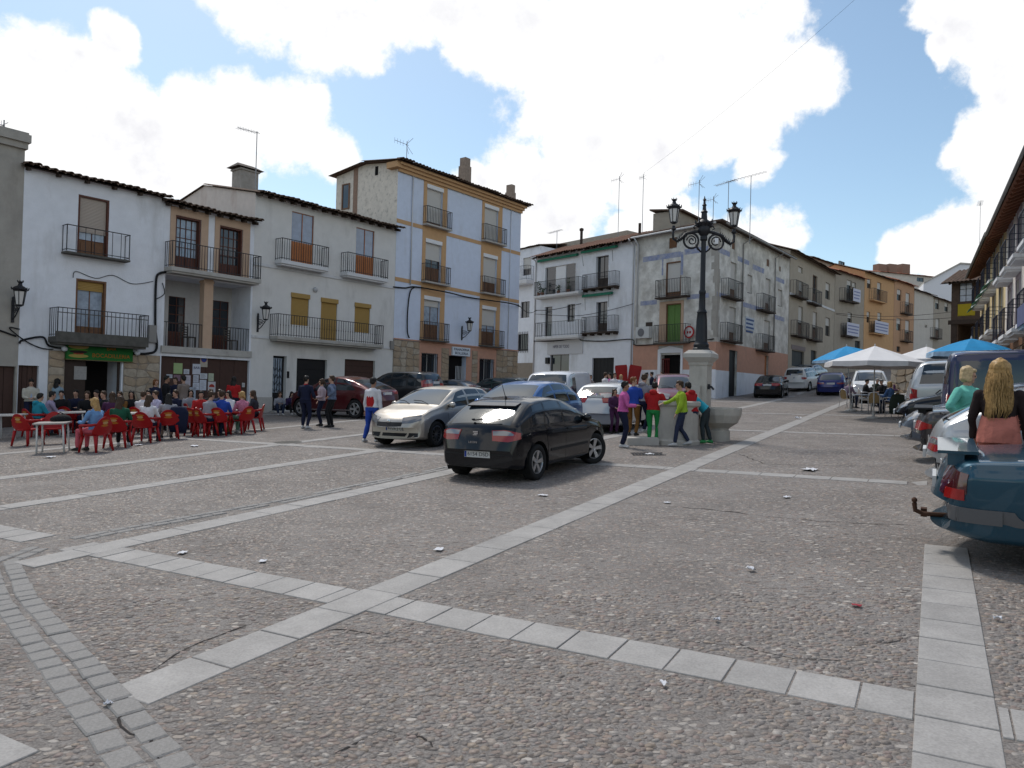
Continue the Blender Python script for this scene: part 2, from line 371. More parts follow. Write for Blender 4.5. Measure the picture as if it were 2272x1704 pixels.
def build_strips():
 me = slab_mesh()
 names = {'A': 'paving_strip_along_square', 'B': 'paving_strip_across_square'}
 for si, (ax, o, s0, s1, sl, hw) in enumerate(STRIPS):
  far = MB(); root = None; near = []
  n = int(round((s1 - s0) / sl)); sl = (s1 - s0) / n
  crossings = [q[1] for q in STRIPS if q[0] != ax] if ax == 'B' else []
  for i in range(n):
   t = s0 + (i + .5) * sl
   a, b = (t, o) if ax == 'A' else (o, t)
   if ax == 'B' and any(abs(t - c) < sl / 2 + HW - .02 and True for c in crossings): 
    for c in crossings:
     if abs(t - c) < sl / 2 + HW: cc = c
    lo, hi = t - sl/2, t + sl/2
    pieces = []
    if lo < cc - HW - .03: pieces.append((lo, cc - HW))
    if hi > cc + HW + .03: pieces.append((cc + HW, hi))
   else: pieces = [(t - sl/2, t + sl/2)]
   for lo, hi in pieces:
    tt = (lo + hi) / 2; a, b = (tt, o) if ax == 'A' else (o, tt)
    if seg_dist(a, b, SETT_LINE) < (.37 if ax == 'A' else .34) and not (ax == 'A' and o < -7.9 and o > -8.1 and a > 5): continue
    p = ab(a, b)
    depth = p.y
    if p.y < -3: continue
    yaw = YAW_A if ax == 'A' else YAW_B
    m = slope_matrix(p.x, p.y, yaw) @ Matrix.Translation((0, 0, random.uniform(-.002, .003) + (.001 if ax == 'A' else 0))) @ Matrix.Rotation(random.uniform(-.004, .004), 4, 'X') @ Matrix.Rotation(random.uniform(-.004, .004), 4, 'Z')
    m = m @ Matrix.Diagonal((hi - lo - .011, 2 * hw - .006, 1, 1))
    if depth < 14.5 and depth > 1.5 and abs(p.x) < depth * .85 + 1.5: near.append(m)
    else:
     far.add([m @ Vector(v.co) for v in me.vertices], [tuple(f.vertices) for f in me.polygons])
  root = far.build('paving_strip', M_slab); tag(root, kind='structure')
  for m in near:
   s = link('slab', me); s.parent = root; s.matrix_parent_inverse = Matrix(); s.matrix_local = m
build_strips()
def build_setts():
 root = None; far = MB(); near = []
 mb = MB(); c = .06
 mb.add([(-.5,-.5,-.05),(.5,-.5,-.05),(.5,.5,-.05),(-.5,.5,-.05),(-.5,-.5,.002),(.5,-.5,.002),(.5,.5,.002),(-.5,.5,.002),
   (-.5+c,-.5+c,.011),(.5-c,-.5+c,.011),(.5-c,.5-c,.011),(-.5+c,.5-c,.011)],
           [(0,1,5,4),(1,2,6,5),(2,3,7,6),(3,0,4,7),(4,5,9,8),(5,6,10,9),(6,7,11,10),(7,4,8,11),(8,9,10,11)])
 me = mb.mesh('sett', M_sett)
 for row in (-1, 1):
  for k, (p, q) in enumerate(zip(SETT_LINE[:-1], SETT_LINE[1:])):
   d = Vector((q[0]-p[0], q[1]-p[1])); L_ = d.length; d.normalize(); nrm = Vector((-d.y, d.x))
   w = .165 if k < 3 else .13
   s = 0.0
   while s < L_ - .05:
    l = random.uniform(.17, .27); l = min(l, L_ - s)
    t = s + l / 2; s += l
    if k > 4 and random.random() < .06: continue
    a = p[0] + d.x*t + nrm.x * row * (w/2 + .012); b = p[1] + d.y*t + nrm.y * row * (w/2 + .012)
    if k > 2 and in_strip(a, b, .05): continue
    P = ab(a, b)
    Xd = A2 * d.x + B2 * d.y
    m = slope_matrix(P.x, P.y, math.atan2(Xd.y, Xd.x)) @ Matrix.Translation((0, 0, random.uniform(-.004, .004))) @ Matrix.Rotation(random.uniform(-.06, .06), 4, 'Z') @ Matrix.Rotation(random.uniform(-.03, .03), 4, 'X')
    m = m @ Matrix.Diagonal((l - .016, w - .012 + random.uniform(-.012, .008), 1, 1))
    if P.y < 12 and P.y > 1.5: near.append(m)
    else: far.add([m @ Vector(v.co) for v in me.vertices], [tuple(f.vertices) for f in me.polygons])
 root = far.build('drain_channel', M_sett); tag(root, kind='structure')
 for m in near:
  s_ = link('sett', me); s_.parent = root; s_.matrix_local = m
build_setts()
# pebbles set in the concrete
def pebble_material():
 m = bpy.data.materials.new('river_pebble'); m.use_nodes = True
 nt = m.node_tree; N = nt.nodes; L = nt.links; b = N['Principled BSDF']
 at = N.new('ShaderNodeAttribute'); at.attribute_name = 'Col'
 oi = N.new('ShaderNodeObjectInfo')
 geo = N.new('ShaderNodeNewGeometry')
 n = N.new('ShaderNodeTexNoise'); n.inputs['Scale'].default_value = 45; n.inputs['Detail'].default_value = 4; L.new(geo.outputs['Position'], n.inputs['Vector'])
 mr = N.new('ShaderNodeMapRange'); mr.inputs['From Min'].default_value = .3; mr.inputs['From Max'].default_value = .7; mr.inputs['To Min'].default_value = .75; mr.inputs['To Max'].default_value = 1.2; L.new(n.outputs['Fac'], mr.inputs['Value'])
 s = N.new('ShaderNodeVectorMath'); s.operation = 'SCALE'; L.new(at.outputs['Color'], s.inputs[0]); L.new(mr.outputs[0], s.inputs['Scale'])
 L.new(s.outputs[0], b.inputs['Base Color']); b.inputs['Roughness'].default_value = .6; b.inputs['Specular IOR Level'].default_value = .4
 return m
M_peb = pebble_material()
PCOL = .52 * np.array([(.15,.125,.11),(.21,.165,.14),(.26,.19,.15),(.20,.18,.17),(.30,.25,.21),(.29,.22,.16),(.17,.155,.15),(.24,.17,.15),(.36,.33,.30),(.22,.20,.19),(.19,.135,.115)]) + .48 * np.array([[.180, .154, .137]])
def build_pebbles():
 cand = []
 bands = [(2.2, 5.0, .054), (5.0, 9.0, .056), (9.0, 14.0, .062), (14.0, 21.0, .074)]
 for d0, d1, sp in bands:
  ys = np.arange(d0, d1, sp * .62)
  for k, y in enumerate(ys):
   w = y * .735 + .6
   n = int(2 * w / sp)
   x = -w + (np.arange(n) + (k % 2) * .5) * sp
   cand.append(np.stack([x, np.full(n, y), np.full(n, sp)], 1))
 P = np.concatenate(cand); P[:, 0] += rng.uniform(-.4, .4, len(P)) * P[:, 2]; P[:, 1] += rng.uniform(-.3, .3, len(P)) * P[:, 2]
 a = P[:, 0] * A2.x + P[:, 1] * A2.y; b = P[:, 0] * B2.x + P[:, 1] * B2.y
 keep = np.ones(len(P), bool)
 for ax, o, s0, s1, l, hw in STRIPS:
  c, t = (b, a) if ax == 'A' else (a, b)
  keep &= ~((np.abs(c - o) < hw + .03) & (t > s0) & (t < s1))
 for (p, q) in zip(SETT_LINE[:-1], SETT_LINE[1:]):
  dx, dy = q[0]-p[0], q[1]-p[1]; L2 = dx*dx+dy*dy
  t = np.clip(((a-p[0])*dx+(b-p[1])*dy)/L2, 0, 1)
  keep &= ~(np.hypot(a-p[0]-t*dx, b-p[1]-t*dy) < .215)
 patch = np.sin(a*1.9+.6)*np.sin(b*1.5+2.1) + .6*np.sin(a*4.3+b*3.1) + .4*np.sin(a*7.7-b*6.1)
 keep &= ~((patch > .95) & (rng.random(len(P)) < .75))
 keep &= rng.random(len(P)) < np.clip(1.02 - P[:, 1] * .042, .14, .92)
 P = P[keep]; a = a[keep]; b = b[keep]; patch = patch[keep]
 N = len(P)
 size = P[:, 2] * rng.uniform(.30, .62, N) * np.where(rng.random(N) < .08, 1.3, 1.0)
 asp = rng.uniform(.45, .85, N)
 ang = rng.normal(.0, .55, N) + .25
 hgt = size * rng.uniform(.12, .30, N) * np.where(patch > .5, .6, 1)
 colr = PCOL[rng.integers(0, len(PCOL), N)] * rng.uniform(.8, 1.2, (N, 1))
 z = GX * P[:, 0] + GY * P[:, 1]
 order = np.argsort(P[:, 1] / size)            # the ones that show largest first
 single = order[:300]; rest = order[300:]
 near = rest[P[rest, 1] < 6.5]; far = rest[P[rest, 1] >= 6.5]
 def ring(k): t = np.arange(k) * 2 * np.pi / k; return np.cos(t), np.sin(t)
 def mesh(idx, k, two, name):
  n = len(idx); cx, sx = ring(k)
  jit = rng.uniform(.82, 1.12, (n, k))
  ca, sa = np.cos(ang[idx])[:, None], np.sin(ang[idx])[:, None]
  def layer(scale, h):
   lx = cx[None] * jit * size[idx][:, None] * scale; ly = sx[None] * jit * (size*asp)[idx][:, None] * scale
   X = P[idx, 0][:, None] + lx*ca - ly*sa; Y = P[idx, 1][:, None] + lx*sa + ly*ca
   Z = GX*X + GY*Y + h[:, None]
   return np.stack([X, Y, Z], 2)
  lay = [layer(1.0, np.full(n, -.004))]
  if two: lay.append(layer(.78, hgt[idx]*.8))
  top = np.stack([P[idx, 0], P[idx, 1], z[idx] + hgt[idx]], 1)[:, None, :]
  V = np.concatenate(lay + [top], 1); nv = V.shape[1]
  j = np.arange(k); jn = (j + 1) % k; F = []
  if two:
   F.append(np.stack([j, jn, k + jn], 1)); F.append(np.stack([j, k + jn, k + j], 1)); F.append(np.stack([k + j, k + jn, np.full(k, 2*k)], 1))
  else: F.append(np.stack([j, jn, np.full(k, k)], 1))
  F = np.concatenate(F); nf = len(F)
  allF = (F[None] + (np.arange(n) * nv)[:, None, None]).reshape(-1, 3)
  me = bpy.data.meshes.new(name); me.vertices.add(n*nv); me.vertices.foreach_set('co', V.reshape(-1).astype(np.float32))
  me.loops.add(len(allF)*3); me.loops.foreach_set('vertex_index', allF.reshape(-1).astype(np.int32))
  me.polygons.add(len(allF)); me.polygons.foreach_set('loop_start', np.arange(0, len(allF)*3, 3, dtype=np.int32))
  me.polygons.foreach_set('use_smooth', np.ones(len(allF), bool))
  ca_ = me.color_attributes.new('Col', 'FLOAT_COLOR', 'POINT')
  cc = np.concatenate([np.repeat(colr[idx], nv, axis=0), np.ones((n*nv, 1))], 1).astype(np.float32)
  ca_.data.foreach_set('color', cc.reshape(-1))
  me.materials.append(M_peb); me.update(); me.validate()
  return me
 o = link('pebbles', mesh(near, 8, True, 'pebbles'), ground); tag(o, kind='stuff')
 o = link('pebbles', mesh(far, 6, False, 'pebbles_beyond'), ground); tag(o, kind='stuff')
 shapes = []
 for q in range(12):
  k = 10; mb = MB(); vs = []; cx, sx = ring(k); jit = rng.uniform(.86, 1.1, k)
  for sc_, h in ((1.0, -.1), (.9, .55), (.6, .92)): vs += [(cx[i]*jit[i]*sc_, sx[i]*jit[i]*sc_, h) for i in range(k)]
  vs.append((0, 0, 1.0)); fs = []
  for l in range(2): fs += [(l*k+i, l*k+(i+1)%k, (l+1)*k+(i+1)%k, (l+1)*k+i) for i in range(k)]
  fs += [(2*k+i, 2*k+(i+1)%k, 3*k) for i in range(k)]
  mb.add(vs, fs); me = mb.mesh('pebble', M_peb, True)
  c_ = me.color_attributes.new('Col', 'FLOAT_COLOR', 'POINT'); c = PCOL[q % len(PCOL)]
  c_.data.foreach_set('color', np.tile(np.append(c, 1), len(vs)).astype(np.float32)); shapes.append(me)
 for i in single:
  o = link('pebble', shapes[int(rng.integers(0, 12))], ground)
  x, y = P[i, 0], P[i, 1]
  o.matrix_local = slope_matrix(x, y, ang[i]) @ Matrix.Diagonal((size[i], size[i]*asp[i], hgt[i], 1))
build_pebbles()
M_crack = mat('crack_dark', (.035, .03, .028), .95)
def crack(pts, w=.018):
 mb = MB(); P = [G(*p) for p in pts]; Q = []
 for i in range(len(P) - 1):
  n = max(2, int((P[i+1]-P[i]).length / .12))
  for k in range(n): Q.append(P[i].lerp(P[i+1], k / n))
 Q.append(P[-1]); vs = []; fs = []
 for i, q in enumerate(Q):
  d = (Q[min(i+1, len(Q)-1)] - Q[max(i-1, 0)]); d.z = 0; d.normalize(); nn = Vector((-d.y, d.x, 0))
  off = random.uniform(-.035, .035); ww = w * random.choice((.06, .3, .5, .7, .9)) * (0.1 if i in (0, len(Q)-1) else 1)
  for s in (-1, 1):
   v = q + nn * (off + s * ww / 2); v.z = gh(v.x, v.y) + .0045; vs.append(v)
 for i in range(len(Q) - 1): fs.append((2*i, 2*i+1, 2*i+3, 2*i+2))
 mb.add(vs, fs); o = mb.build('crack', M_crack); tag(o, kind='structure')
crack([(1472, 1123), (1560, 1130), (1700, 1145), (1820, 1158), (2050, 1167)], .03)
crack([(1640, 1008), (1700, 1030), (1850, 1034), (1960, 1035)], .03)
crack([(1472, 1418), (1560, 1426), (1640, 1433), (1700, 1450), (1820, 1466), (1900, 1470)], .014)
crack([(1860, 1454), (1930, 1427), (2030, 1416)], .012)
crack([(705, 1700), (780, 1660), (850, 1625), (930, 1640), (965, 1665)], .022)
crack([(440, 1465), (520, 1462), (560, 1445), (610, 1420), (668, 1405)], .02)
crack([(200, 1503), (330, 1490), (450, 1425), (560, 1385)], .02)
crack([(845, 1330), (950, 1350), (1100, 1380), (1250, 1405), (1400, 1425)], .022)
crack([(255, 1540), (280, 1580), (275, 1610), (330, 1640), (360, 1690)], .022)
crack([(715, 1400), (780, 1398), (860, 1408)], .02)
crack([(1185, 985 + 130), (1300, 1122), (1420, 1118)], .012)
# == buildings
class Facade:
 def __init__(s, px, Y, ang_px, flip=False, py=None):
  p = AT(px, py or 900, Y); s.o = Vector((p.x, p.y, 0))
  s.setdir(Vector((ang_px - CX, FPX)).normalized() * (-1 if flip else 1))
 def setdir(s, d):
  s.d = Vector((d.x, d.y, 0)).normalized(); s.n = Vector((s.d.y, -s.d.x, 0))   # outward
  s.m = Matrix(((s.d.x, -s.n.x, 0, s.o.x), (s.d.y, -s.n.y, 0, s.o.y), (0, 0, 1, 0), (0, 0, 0, 1)))
  return s
 def uv(s, px, py, y=0.0):     # y: distance behind the wall face
  d = ray(px, py); o = s.o - s.n * y
  t = (o - CAM).dot(s.n) / d.dot(s.n); p = CAM + d * t
  return ((p - s.o).dot(s.d), p.z)
 def rect(s, x0, y0, x1, y1, y=0.0):
  ym = (y0 + y1) / 2; xm = (x0 + x1) / 2
  return (s.uv(x0, ym, y)[0], s.uv(xm, y1, y)[1], s.uv(x1, ym, y)[0], s.uv(xm, y0, y)[1])   # u0 z0 u1 z1
 def ground(s, u):
  p = s.o + s.d * u; return gh(p.x, p.y)
ZONES = {1: (0, 230, .27125), 2: (0, 600, .27125), 3: (400, 300, .27125), 4: (700, 320, .22604), 5: (560, 640, .27125), 6: (1120, 380, .27125), 7: (1100, 700, .27125),
         8: (1672, 450, .27125), 9: (2072, 320, .3012), 10: (1640, 560, .09644), 11: (1050, 720, .13562)}
def Z(k, *c):
 ox, oy, s = ZONES[k]; return tuple((ox if i % 2 == 0 else oy) + v * s for i, v in enumerate(c))
F1 = Facade(606, 35.0, 2406)
F2 = Facade(1586, 47.0, -250, flip=True)
F3 = Facade(1586, 47.0, 2400)
M_white = mat('white_plaster', (.74, .755, .80), .85, var=.07, vscale=2.2, bump=.3, bscale=18, stain=(.40, .39, .38), samt=.42, sscale=.7, streak=True)
M_whiteblue = mat('bluish_white_plaster', (.61, .67, .80), .85, var=.06, vscale=3, bump=.3, bscale=30, stain=(.42, .43, .45), samt=.3, sscale=.9, streak=True)
M_cream = mat('cream_plaster', (.66, .645, .625), .85, var=.06, vscale=2.4, bump=.25, bscale=25, stain=(.38, .36, .34), samt=.35, sscale=.8, streak=True)
M_pinkcream = mat('pinkish_side_plaster', (.68, .60, .545), .9, var=.10, vscale=2.5, bump=.2, bscale=20, stain=(.40, .26, .20), samt=.35, sscale=1.0, streak=True)
M_greyplaster = mat('grey_plaster', (.36, .335, .30), .9, var=.15, vscale=2.0, bump=.4, bscale=16, stain=(.20, .18, .16), samt=.5, sscale=.8, streak=True)
M_ochre = mat('ochre_paint', (.53, .325, .17), .8, var=.08, vscale=4, bump=.2, bscale=25, stain=(.45, .40, .36), samt=.15, sscale=1.6)
M_orange = mat('peach_paint', (.50, .35, .25), .8, var=.07, vscale=4, bump=.15)
M_salmon = mat('salmon_paint', (.52, .29, .21), .85, var=.1, vscale=3, bump=.25, bscale=22, stain=(.36, .24, .19), samt=.3, sscale=1.1)
M_peelside = mat('peeling_side_plaster', (.72, .66, .58), .9, var=.12, vscale=3, bump=.35, bscale=14, stain=(.14, .12, .10), samt=.38, sscale=4.5)
M_iron = mat('black_iron', (.018, .018, .022), .5, metal=.3)
M_iron2 = mat('dark_rail_iron', (.03, .028, .03), .55, metal=.2)
M_wood_red = mat('reddish_door_wood', (.105, .04, .028), .5, var=.2, vscale=12)
M_wood_br = mat('brown_door_wood', (.17, .085, .045), .5, var=.25, vscale=10)
M_wood_or = mat('orange_varnished_wood', (.40, .14, .045), .4, var=.15, vscale=12)
M_wood_dk = mat('dark_eave_wood', (.055, .04, .032), .8, var=.3, vscale=9)
M_garage = mat('brown_garage_door', (.065, .035, .028), .6, var=.15, vscale=6)
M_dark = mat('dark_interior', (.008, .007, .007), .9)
M_darkdoor = mat('near_black_door', (.012, .012, .014), .5)
M_shut_be = mat('beige_roller_shutter', (.42, .36, .31), .6)
M_shut_wh = mat('white_roller_shutter', (.56, .54, .51), .6)
M_shut_mu = mat('mustard_roller_shutter', (.37, .235, .075), .6)
M_boxw = mat('white_shutter_box', (.74, .74, .75), .5)
M_curtain = mat('curtained_glass', (.30, .36, .44), .08, spec=.8, var=.3, vscale=5)
M_glass = mat('window_glass', (.02, .026, .035), .04, spec=.9)
M_glassblue = mat('sky_painted_glass', (.12, .20, .32), .05, spec=1.0, var=.25, vscale=3)  # blue of the mirrored sky is painted into the base colour
M_slabc = mat('concrete_ledge', (.42, .40, .37), .9, var=.12, vscale=5, stain=(.16, .14, .12), samt=.4, sscale=2.5)
M_slabw = mat('white_ledge', (.62, .62, .63), .85, var=.05, stain=(.35, .33, .3), samt=.25, sscale=2.5)
M_mould = mat('mouldy_ledge', (.10, .095, .085), .9, var=.3, vscale=5)
M_stone = mat('warm_rubble_stone', (.36, .28, .20), .9, var=.25, vscale=5, bump=.5, bscale=18)
M_stone2 = mat('pale_rubble_stone', (.40, .34, .27), .9, var=.25, vscale=6, bump=.5, bscale=18)
M_mortar = mat('mortar', (.26, .22, .18), .95, var=.1, bump=.3)
M_tile = mat('old_roof_tile', (.115, .075, .055), .9, var=.45, vscale=3.5, bump=.3, bscale=20, stain=(.05, .05, .04), samt=.5, sscale=2.5)
M_tilered = mat('red_roof_tile', (.36, .14, .085), .85, var=.3, vscale=4, bump=.2)
M_cable = mat('black_cable', (.012, .012, .014), .6)
M_pipe_w = mat('white_drainpipe', (.55, .55, .56), .5)
M_pipe_g = mat('zinc_pipe', (.25, .24, .23), .5, metal=.4)
M_antenna = mat('antenna_metal', (.22, .22, .23), .4, metal=.6)
M_frost = mat('frosted_lamp_glass', (.62, .60, .58), .35, spec=.5)
def wall_with_holes(mb, u0, u1, z0, z1, holes, y=0.0, rec=.22):
 us = sorted(set([u0, u1] + [min(max(h[i], u0), u1) for h in holes for i in (0, 2)]))
 zs = sorted(set([z0, z1] + [min(max(h[i], z0), z1) for h in holes for i in (1, 3)]))
 for a, b in zip(us[:-1], us[1:]):
  for c, d in zip(zs[:-1], zs[1:]):
   um, zm = (a + b) / 2, (c + d) / 2
   if b - a < 1e-5 or d - c < 1e-5: continue
   if any(h[0] < um < h[2] and h[1] < zm < h[3] for h in holes): continue
   mb.add([(a, y, c), (b, y, c), (b, y, d), (a, y, d)], [(0, 1, 2, 3)])
 for h in holes:
  r = h[4] if len(h) > 4 else rec
  a, c, b, d = h[:4]
  mb.add([(a, y, c), (b, y, c), (b, y, d), (a, y, d), (a, y+r, c), (b, y+r, c), (b, y+r, d), (a, y+r, d)],
               [(0, 4, 5, 1), (1, 5, 6, 2), (2, 6, 7, 3), (3, 7, 4, 0)])
class House:
 def __init__(s, name, label, F, u0, u1, ztop, depth=8.0, wall=None, side=None, group=None, zb=None):
  s.F = F; s.u0, s.u1, s.zt = u0, u1, ztop; s.depth = depth
  zg = min(F.ground(u0), F.ground(u1)); s.zb = (zg if zb is None else zb) - .6
  s.m = F.m @ Matrix.Translation((u0, 0, s.zb + .6))
  s.root = empty(name, s.m, label, 'building', group)
  s.du, s.dz = u0, s.zb + .6; s.w = u1 - u0
  s.holes = []; s.wallmat = wall; s.sidemat = side or wall; s.later = []
 def loc(s, r): return (r[0] - s.du, r[1] - s.dz, r[2] - s.du, r[3] - s.dz)
 def R(s, z, *c, y=0.0): return s.loc(s.F.rect(*Z(z, *c), y=y))
 def U(s, z, x, y): u, zz = s.F.uv(*Z(z, x, y)); return u - s.du, zz - s.dz
 def hole(s, r, rec=.22): s.holes.append((*r, rec)); return r
 def walls(s, gable=True, ridge=1.6, sides=(True, True), back=True):
  mb = MB(); ht = s.zt - s.dz
  wall_with_holes(mb, 0, s.w, -.6, ht, s.holes)
  wf = mb.build('wall', s.wallmat, s.root)
  mb = MB(); D = s.depth
  zr = ht + ridge if gable else ht
  for x, sd_ in zip((0, s.w), sides):
   if not sd_: continue
   mb.add([(x, 0, -.6), (x, D, -.6), (x, D, ht), (x, D * .5, zr), (x, 0, ht)], [(0, 1, 2, 3, 4) if x else (4, 3, 2, 1, 0)])
  if back: mb.add([(0, D, -.6), (s.w, D, -.6), (s.w, D, ht), (0, D, ht)], [(0, 1, 2, 3)])
  if mb.v: mb.build('side_wall', s.sidemat, s.root)
 def roof(s, ridge=1.6, over=.45, m=None, tiles=True, period=.26, thick=.05, rafters=0, raft_m=None, ends=.12, rm=None):
  m = m or M_tile; ht = s.zt - s.dz; D = s.depth; w = s.w
  k = max(2, int((w + 2 * ends) / period)); per = (w + 2 * ends) / k
  cols = k * 6 + 1; mb = MB(); vs = []; fs = []
  sl = ridge / (D / 2)
  ylist = [-over, -over + .35, D * .25, D * .5]
  for y in ylist:
   for i in range(cols):
    x = -ends + (w + 2*ends) * i / (cols - 1)
    wob = .02 * math.sin(x * 1.7 + s.u0) + .012 * math.sin(x * 5.1)
    vs.append((x, y, ht + .10 + y * sl + .045 * abs(math.sin(math.pi * i / 6)) * 1.6 - .03 + wob))
  for r in range(len(ylist) - 1):
   for i in range(cols - 1): fs.append((r*cols+i, r*cols+i+1, (r+1)*cols+i+1, (r+1)*cols+i))
  b0 = len(vs)
  x0, x1 = -ends, w + ends
  vs += [(x0, -over + .06, ht + .03 - over*sl), (x1, -over + .06, ht + .03 - over*sl), (x1, D*.5, ht + ridge + .02), (x0, D*.5, ht + ridge + .02), (x1, D + .3, ht + .0), (x0, D + .3, ht + .0)]
  fs += [(b0, b0+3, b0+2, b0+1), (b0+3, b0+5, b0+4, b0+2)]
  mb.add(vs, fs)
  ro = mb.build('roof', m, s.root)
  if tiles:
   t = MB(); n = 6; vs = []
   for y_, r_ in ((-.16, .085), (.30, .07)):
    for i in range(n + 1):
     a = math.pi * i / n; vs.append((math.cos(a) * r_ * 1.25, y_, math.sin(a) * r_ + y_ * sl))
   for y_, r_ in ((-.16, .068), (.30, .055)):
    for i in range(n + 1):
     a = math.pi * i / n; vs.append((math.cos(a) * r_ * 1.25, y_, math.sin(a) * r_ + y_ * sl - .006))
   q = n + 1
   fs = [(i, i+1, q+i+1, q+i) for i in range(n)] + [(2*q+i+1, 2*q+i, 3*q+i, 3*q+i+1) for i in range(n)] + [(i+1, i, 2*q+i, 2*q+i+1) for i in range(n)]
   t.add(vs, fs); me = t.mesh('roof_tile', m, True)
   for i in range(k):
    x = -ends + per * (i + .5); wob = .02 * math.sin(x * 1.7 + s.u0) + .012 * math.sin(x * 5.1)
    o = link('roof_tile', me, ro)
    o.matrix_local = Matrix.Translation((x, -over + random.uniform(-.03, .03), ht + .105 - over * sl + wob + random.uniform(-.012, .012))) @ Matrix.Rotation(random.uniform(-.06, .06), 4, 'Z')
  if rafters:
   rmb = MB(); rmb.box(-.05, .05, -over + .08, .05, -.13, 0); me = rmb.mesh('rafter', raft_m or M_wood_dk)
   n = int(w / rafters)
   for i in range(n + 1):
    o = link('rafter', me, ro); x = .08 + (w - .16) * i / max(1, n)
    o.matrix_local = Matrix.Translation((x, 0, ht + .02)) @ Matrix.Rotation(math.atan(sl), 4, 'X')
  return ro
def shutter_mesh(mb, u0, u1, z0, z1, y, pitch=.055):
 n = max(1, int((z1 - z0) / pitch)); p = (z1 - z0) / n
 for i in range(n):
  za = z0 + i * p
  mb.add([(u0, y, za), (u1, y, za), (u1, y - .012, za + p * .5), (u0, y - .012, za + p * .5), (u1, y, za + p), (u0, y, za + p)], [(0, 1, 2, 3), (3, 2, 4, 5)])
def panes_grid(part, u0, u1, z0, z1, y, cols, rows, fm, gm, fw=.06, gap=.03):
 """frame bars as one mesh, every pane its own piece"""
 mb = MB()
 cw = (u1 - u0) / cols; rh = (z1 - z0) / rows
 for i in range(cols + 1):
  x = u0 + cw * i; w = fw if i in (0, cols) else gap
  mb.box(x - w/2 if i not in (0,) else u0, x + w/2 if i != cols else u1, y - .04, y + .01, z0, z1)
 for j in range(rows + 1):
  z = z0 + rh * j; w = fw if j in (0, rows) else gap
  mb.box(u0 + .002, u1 - .002, y - .037, y + .008, max(z0, z - w/2), min(z1, z + w/2))
 fr = mb.build('frame', fm, part)
 for i in range(cols):
  for j in range(rows):
   b = MB(); b.box(u0 + cw*i + .01, u0 + cw*(i+1) - .01, y - .012, y - .004, z0 + rh*j + .01, z0 + rh*(j+1) - .01); b.build('pane', gm, part)
def plain_panel(part, u0, u1, z0, z1, y, m, leaves=2):
 b = MB(); w = (u1 - u0) / leaves
 for i in range(leaves):
  a, c = u0 + w*i + .015, u0 + w*(i+1) - .015
  b.box(a, c, y - .03, y + .01, z0, z1)
  if c - a > .25 and z1 - z0 > .3:
   b.box(a + .08, c - .08, y - .045, y - .029, z0 + .1, z1 - .1)
 return b.build('door_panel', m, part)
def window(h, r, rec=.22, shut=0.0, shutm=None, box=None, fm=None, gm=None, cols=2, rows=1, panel=0.0, panelm=None, name='window', jamb=None):
 """an opening with what the photograph shows in it: roller shutter part of the way down, glazed leaves, wooden panels"""
 h.hole(r, rec); u0, z0, u1, z1 = r; y = rec - .03
 p = empty(name, None); p.parent = h.root
 H = z1 - z0
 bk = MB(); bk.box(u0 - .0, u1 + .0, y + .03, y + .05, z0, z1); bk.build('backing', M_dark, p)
 zt = z1
 if jamb is not None:
  b = MB(); f = .07
  b.box(u0, u0 + f, .01, y + .02, z0, z1); b.box(u1 - f, u1, .01, y + .02, z0, z1); b.box(u0 + f, u1 - f, .01, y + .02, z1 - f, z1); b.build('door_frame', jamb, p)
  u0 += f; u1 -= f; zt -= f
 if box:
  b = MB(); b.box(u0 - .02 if jamb is None else u0, u1 + .02 if jamb is None else u1, -.06 if jamb is None else .02, y, zt - .22, zt - .003); b.build('shutter_box', box, p); zt -= .22
 zs = zt
 if shut > 0:
  zs = zt - (zt - z0) * shut; b = MB(); shutter_mesh(b, u0 + .01, u1 - .01, zs, zt, y - .05); b.box(u0 + .01, u1 - .01, y - .07, y - .03, zs - .04, zs); b.build('shutter', shutm, p)
 if shut < .98:
  zp = z0 + (zt - z0) * panel
  top = zs if shut > 0 else zt
  if panel > 0: plain_panel(p, u0, u1, z0, min(zp, top - .02), y, panelm or fm)
  if top - zp > .08: panes_grid(p, u0, u1, max(zp, z0), top, y, cols, rows, fm, gm or M_glass)
 return p
def dark_opening(h, r, rec=.6, name='doorway', m=None):
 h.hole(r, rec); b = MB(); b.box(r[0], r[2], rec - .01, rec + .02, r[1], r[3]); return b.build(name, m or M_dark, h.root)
def garage(h, r, m, rec=.18, boards=4, name='garage_door', vertical=True):
 h.hole(r, rec); p = empty(name); p.parent = h.root
 u0, z0, u1, z1 = r; n = boards
 for i in range(n):
  b = MB()
  if vertical:
   a = u0 + (u1-u0)*i/n; c = u0 + (u1-u0)*(i+1)/n; b.box(a + .008, c - .008, rec - .04, rec, z0, z1)
  else:
   a = z0 + (z1-z0)*i/n; c = z0 + (z1-z0)*(i+1)/n; b.box(u0, u1, rec - .04, rec, a + .006, c - .006)
  b.build('door_board', m, p)
 b = MB(); b.box(u0, u1, rec + .001, rec + .02, z0, z1); b.build('backing', M_dark, p)
 return p
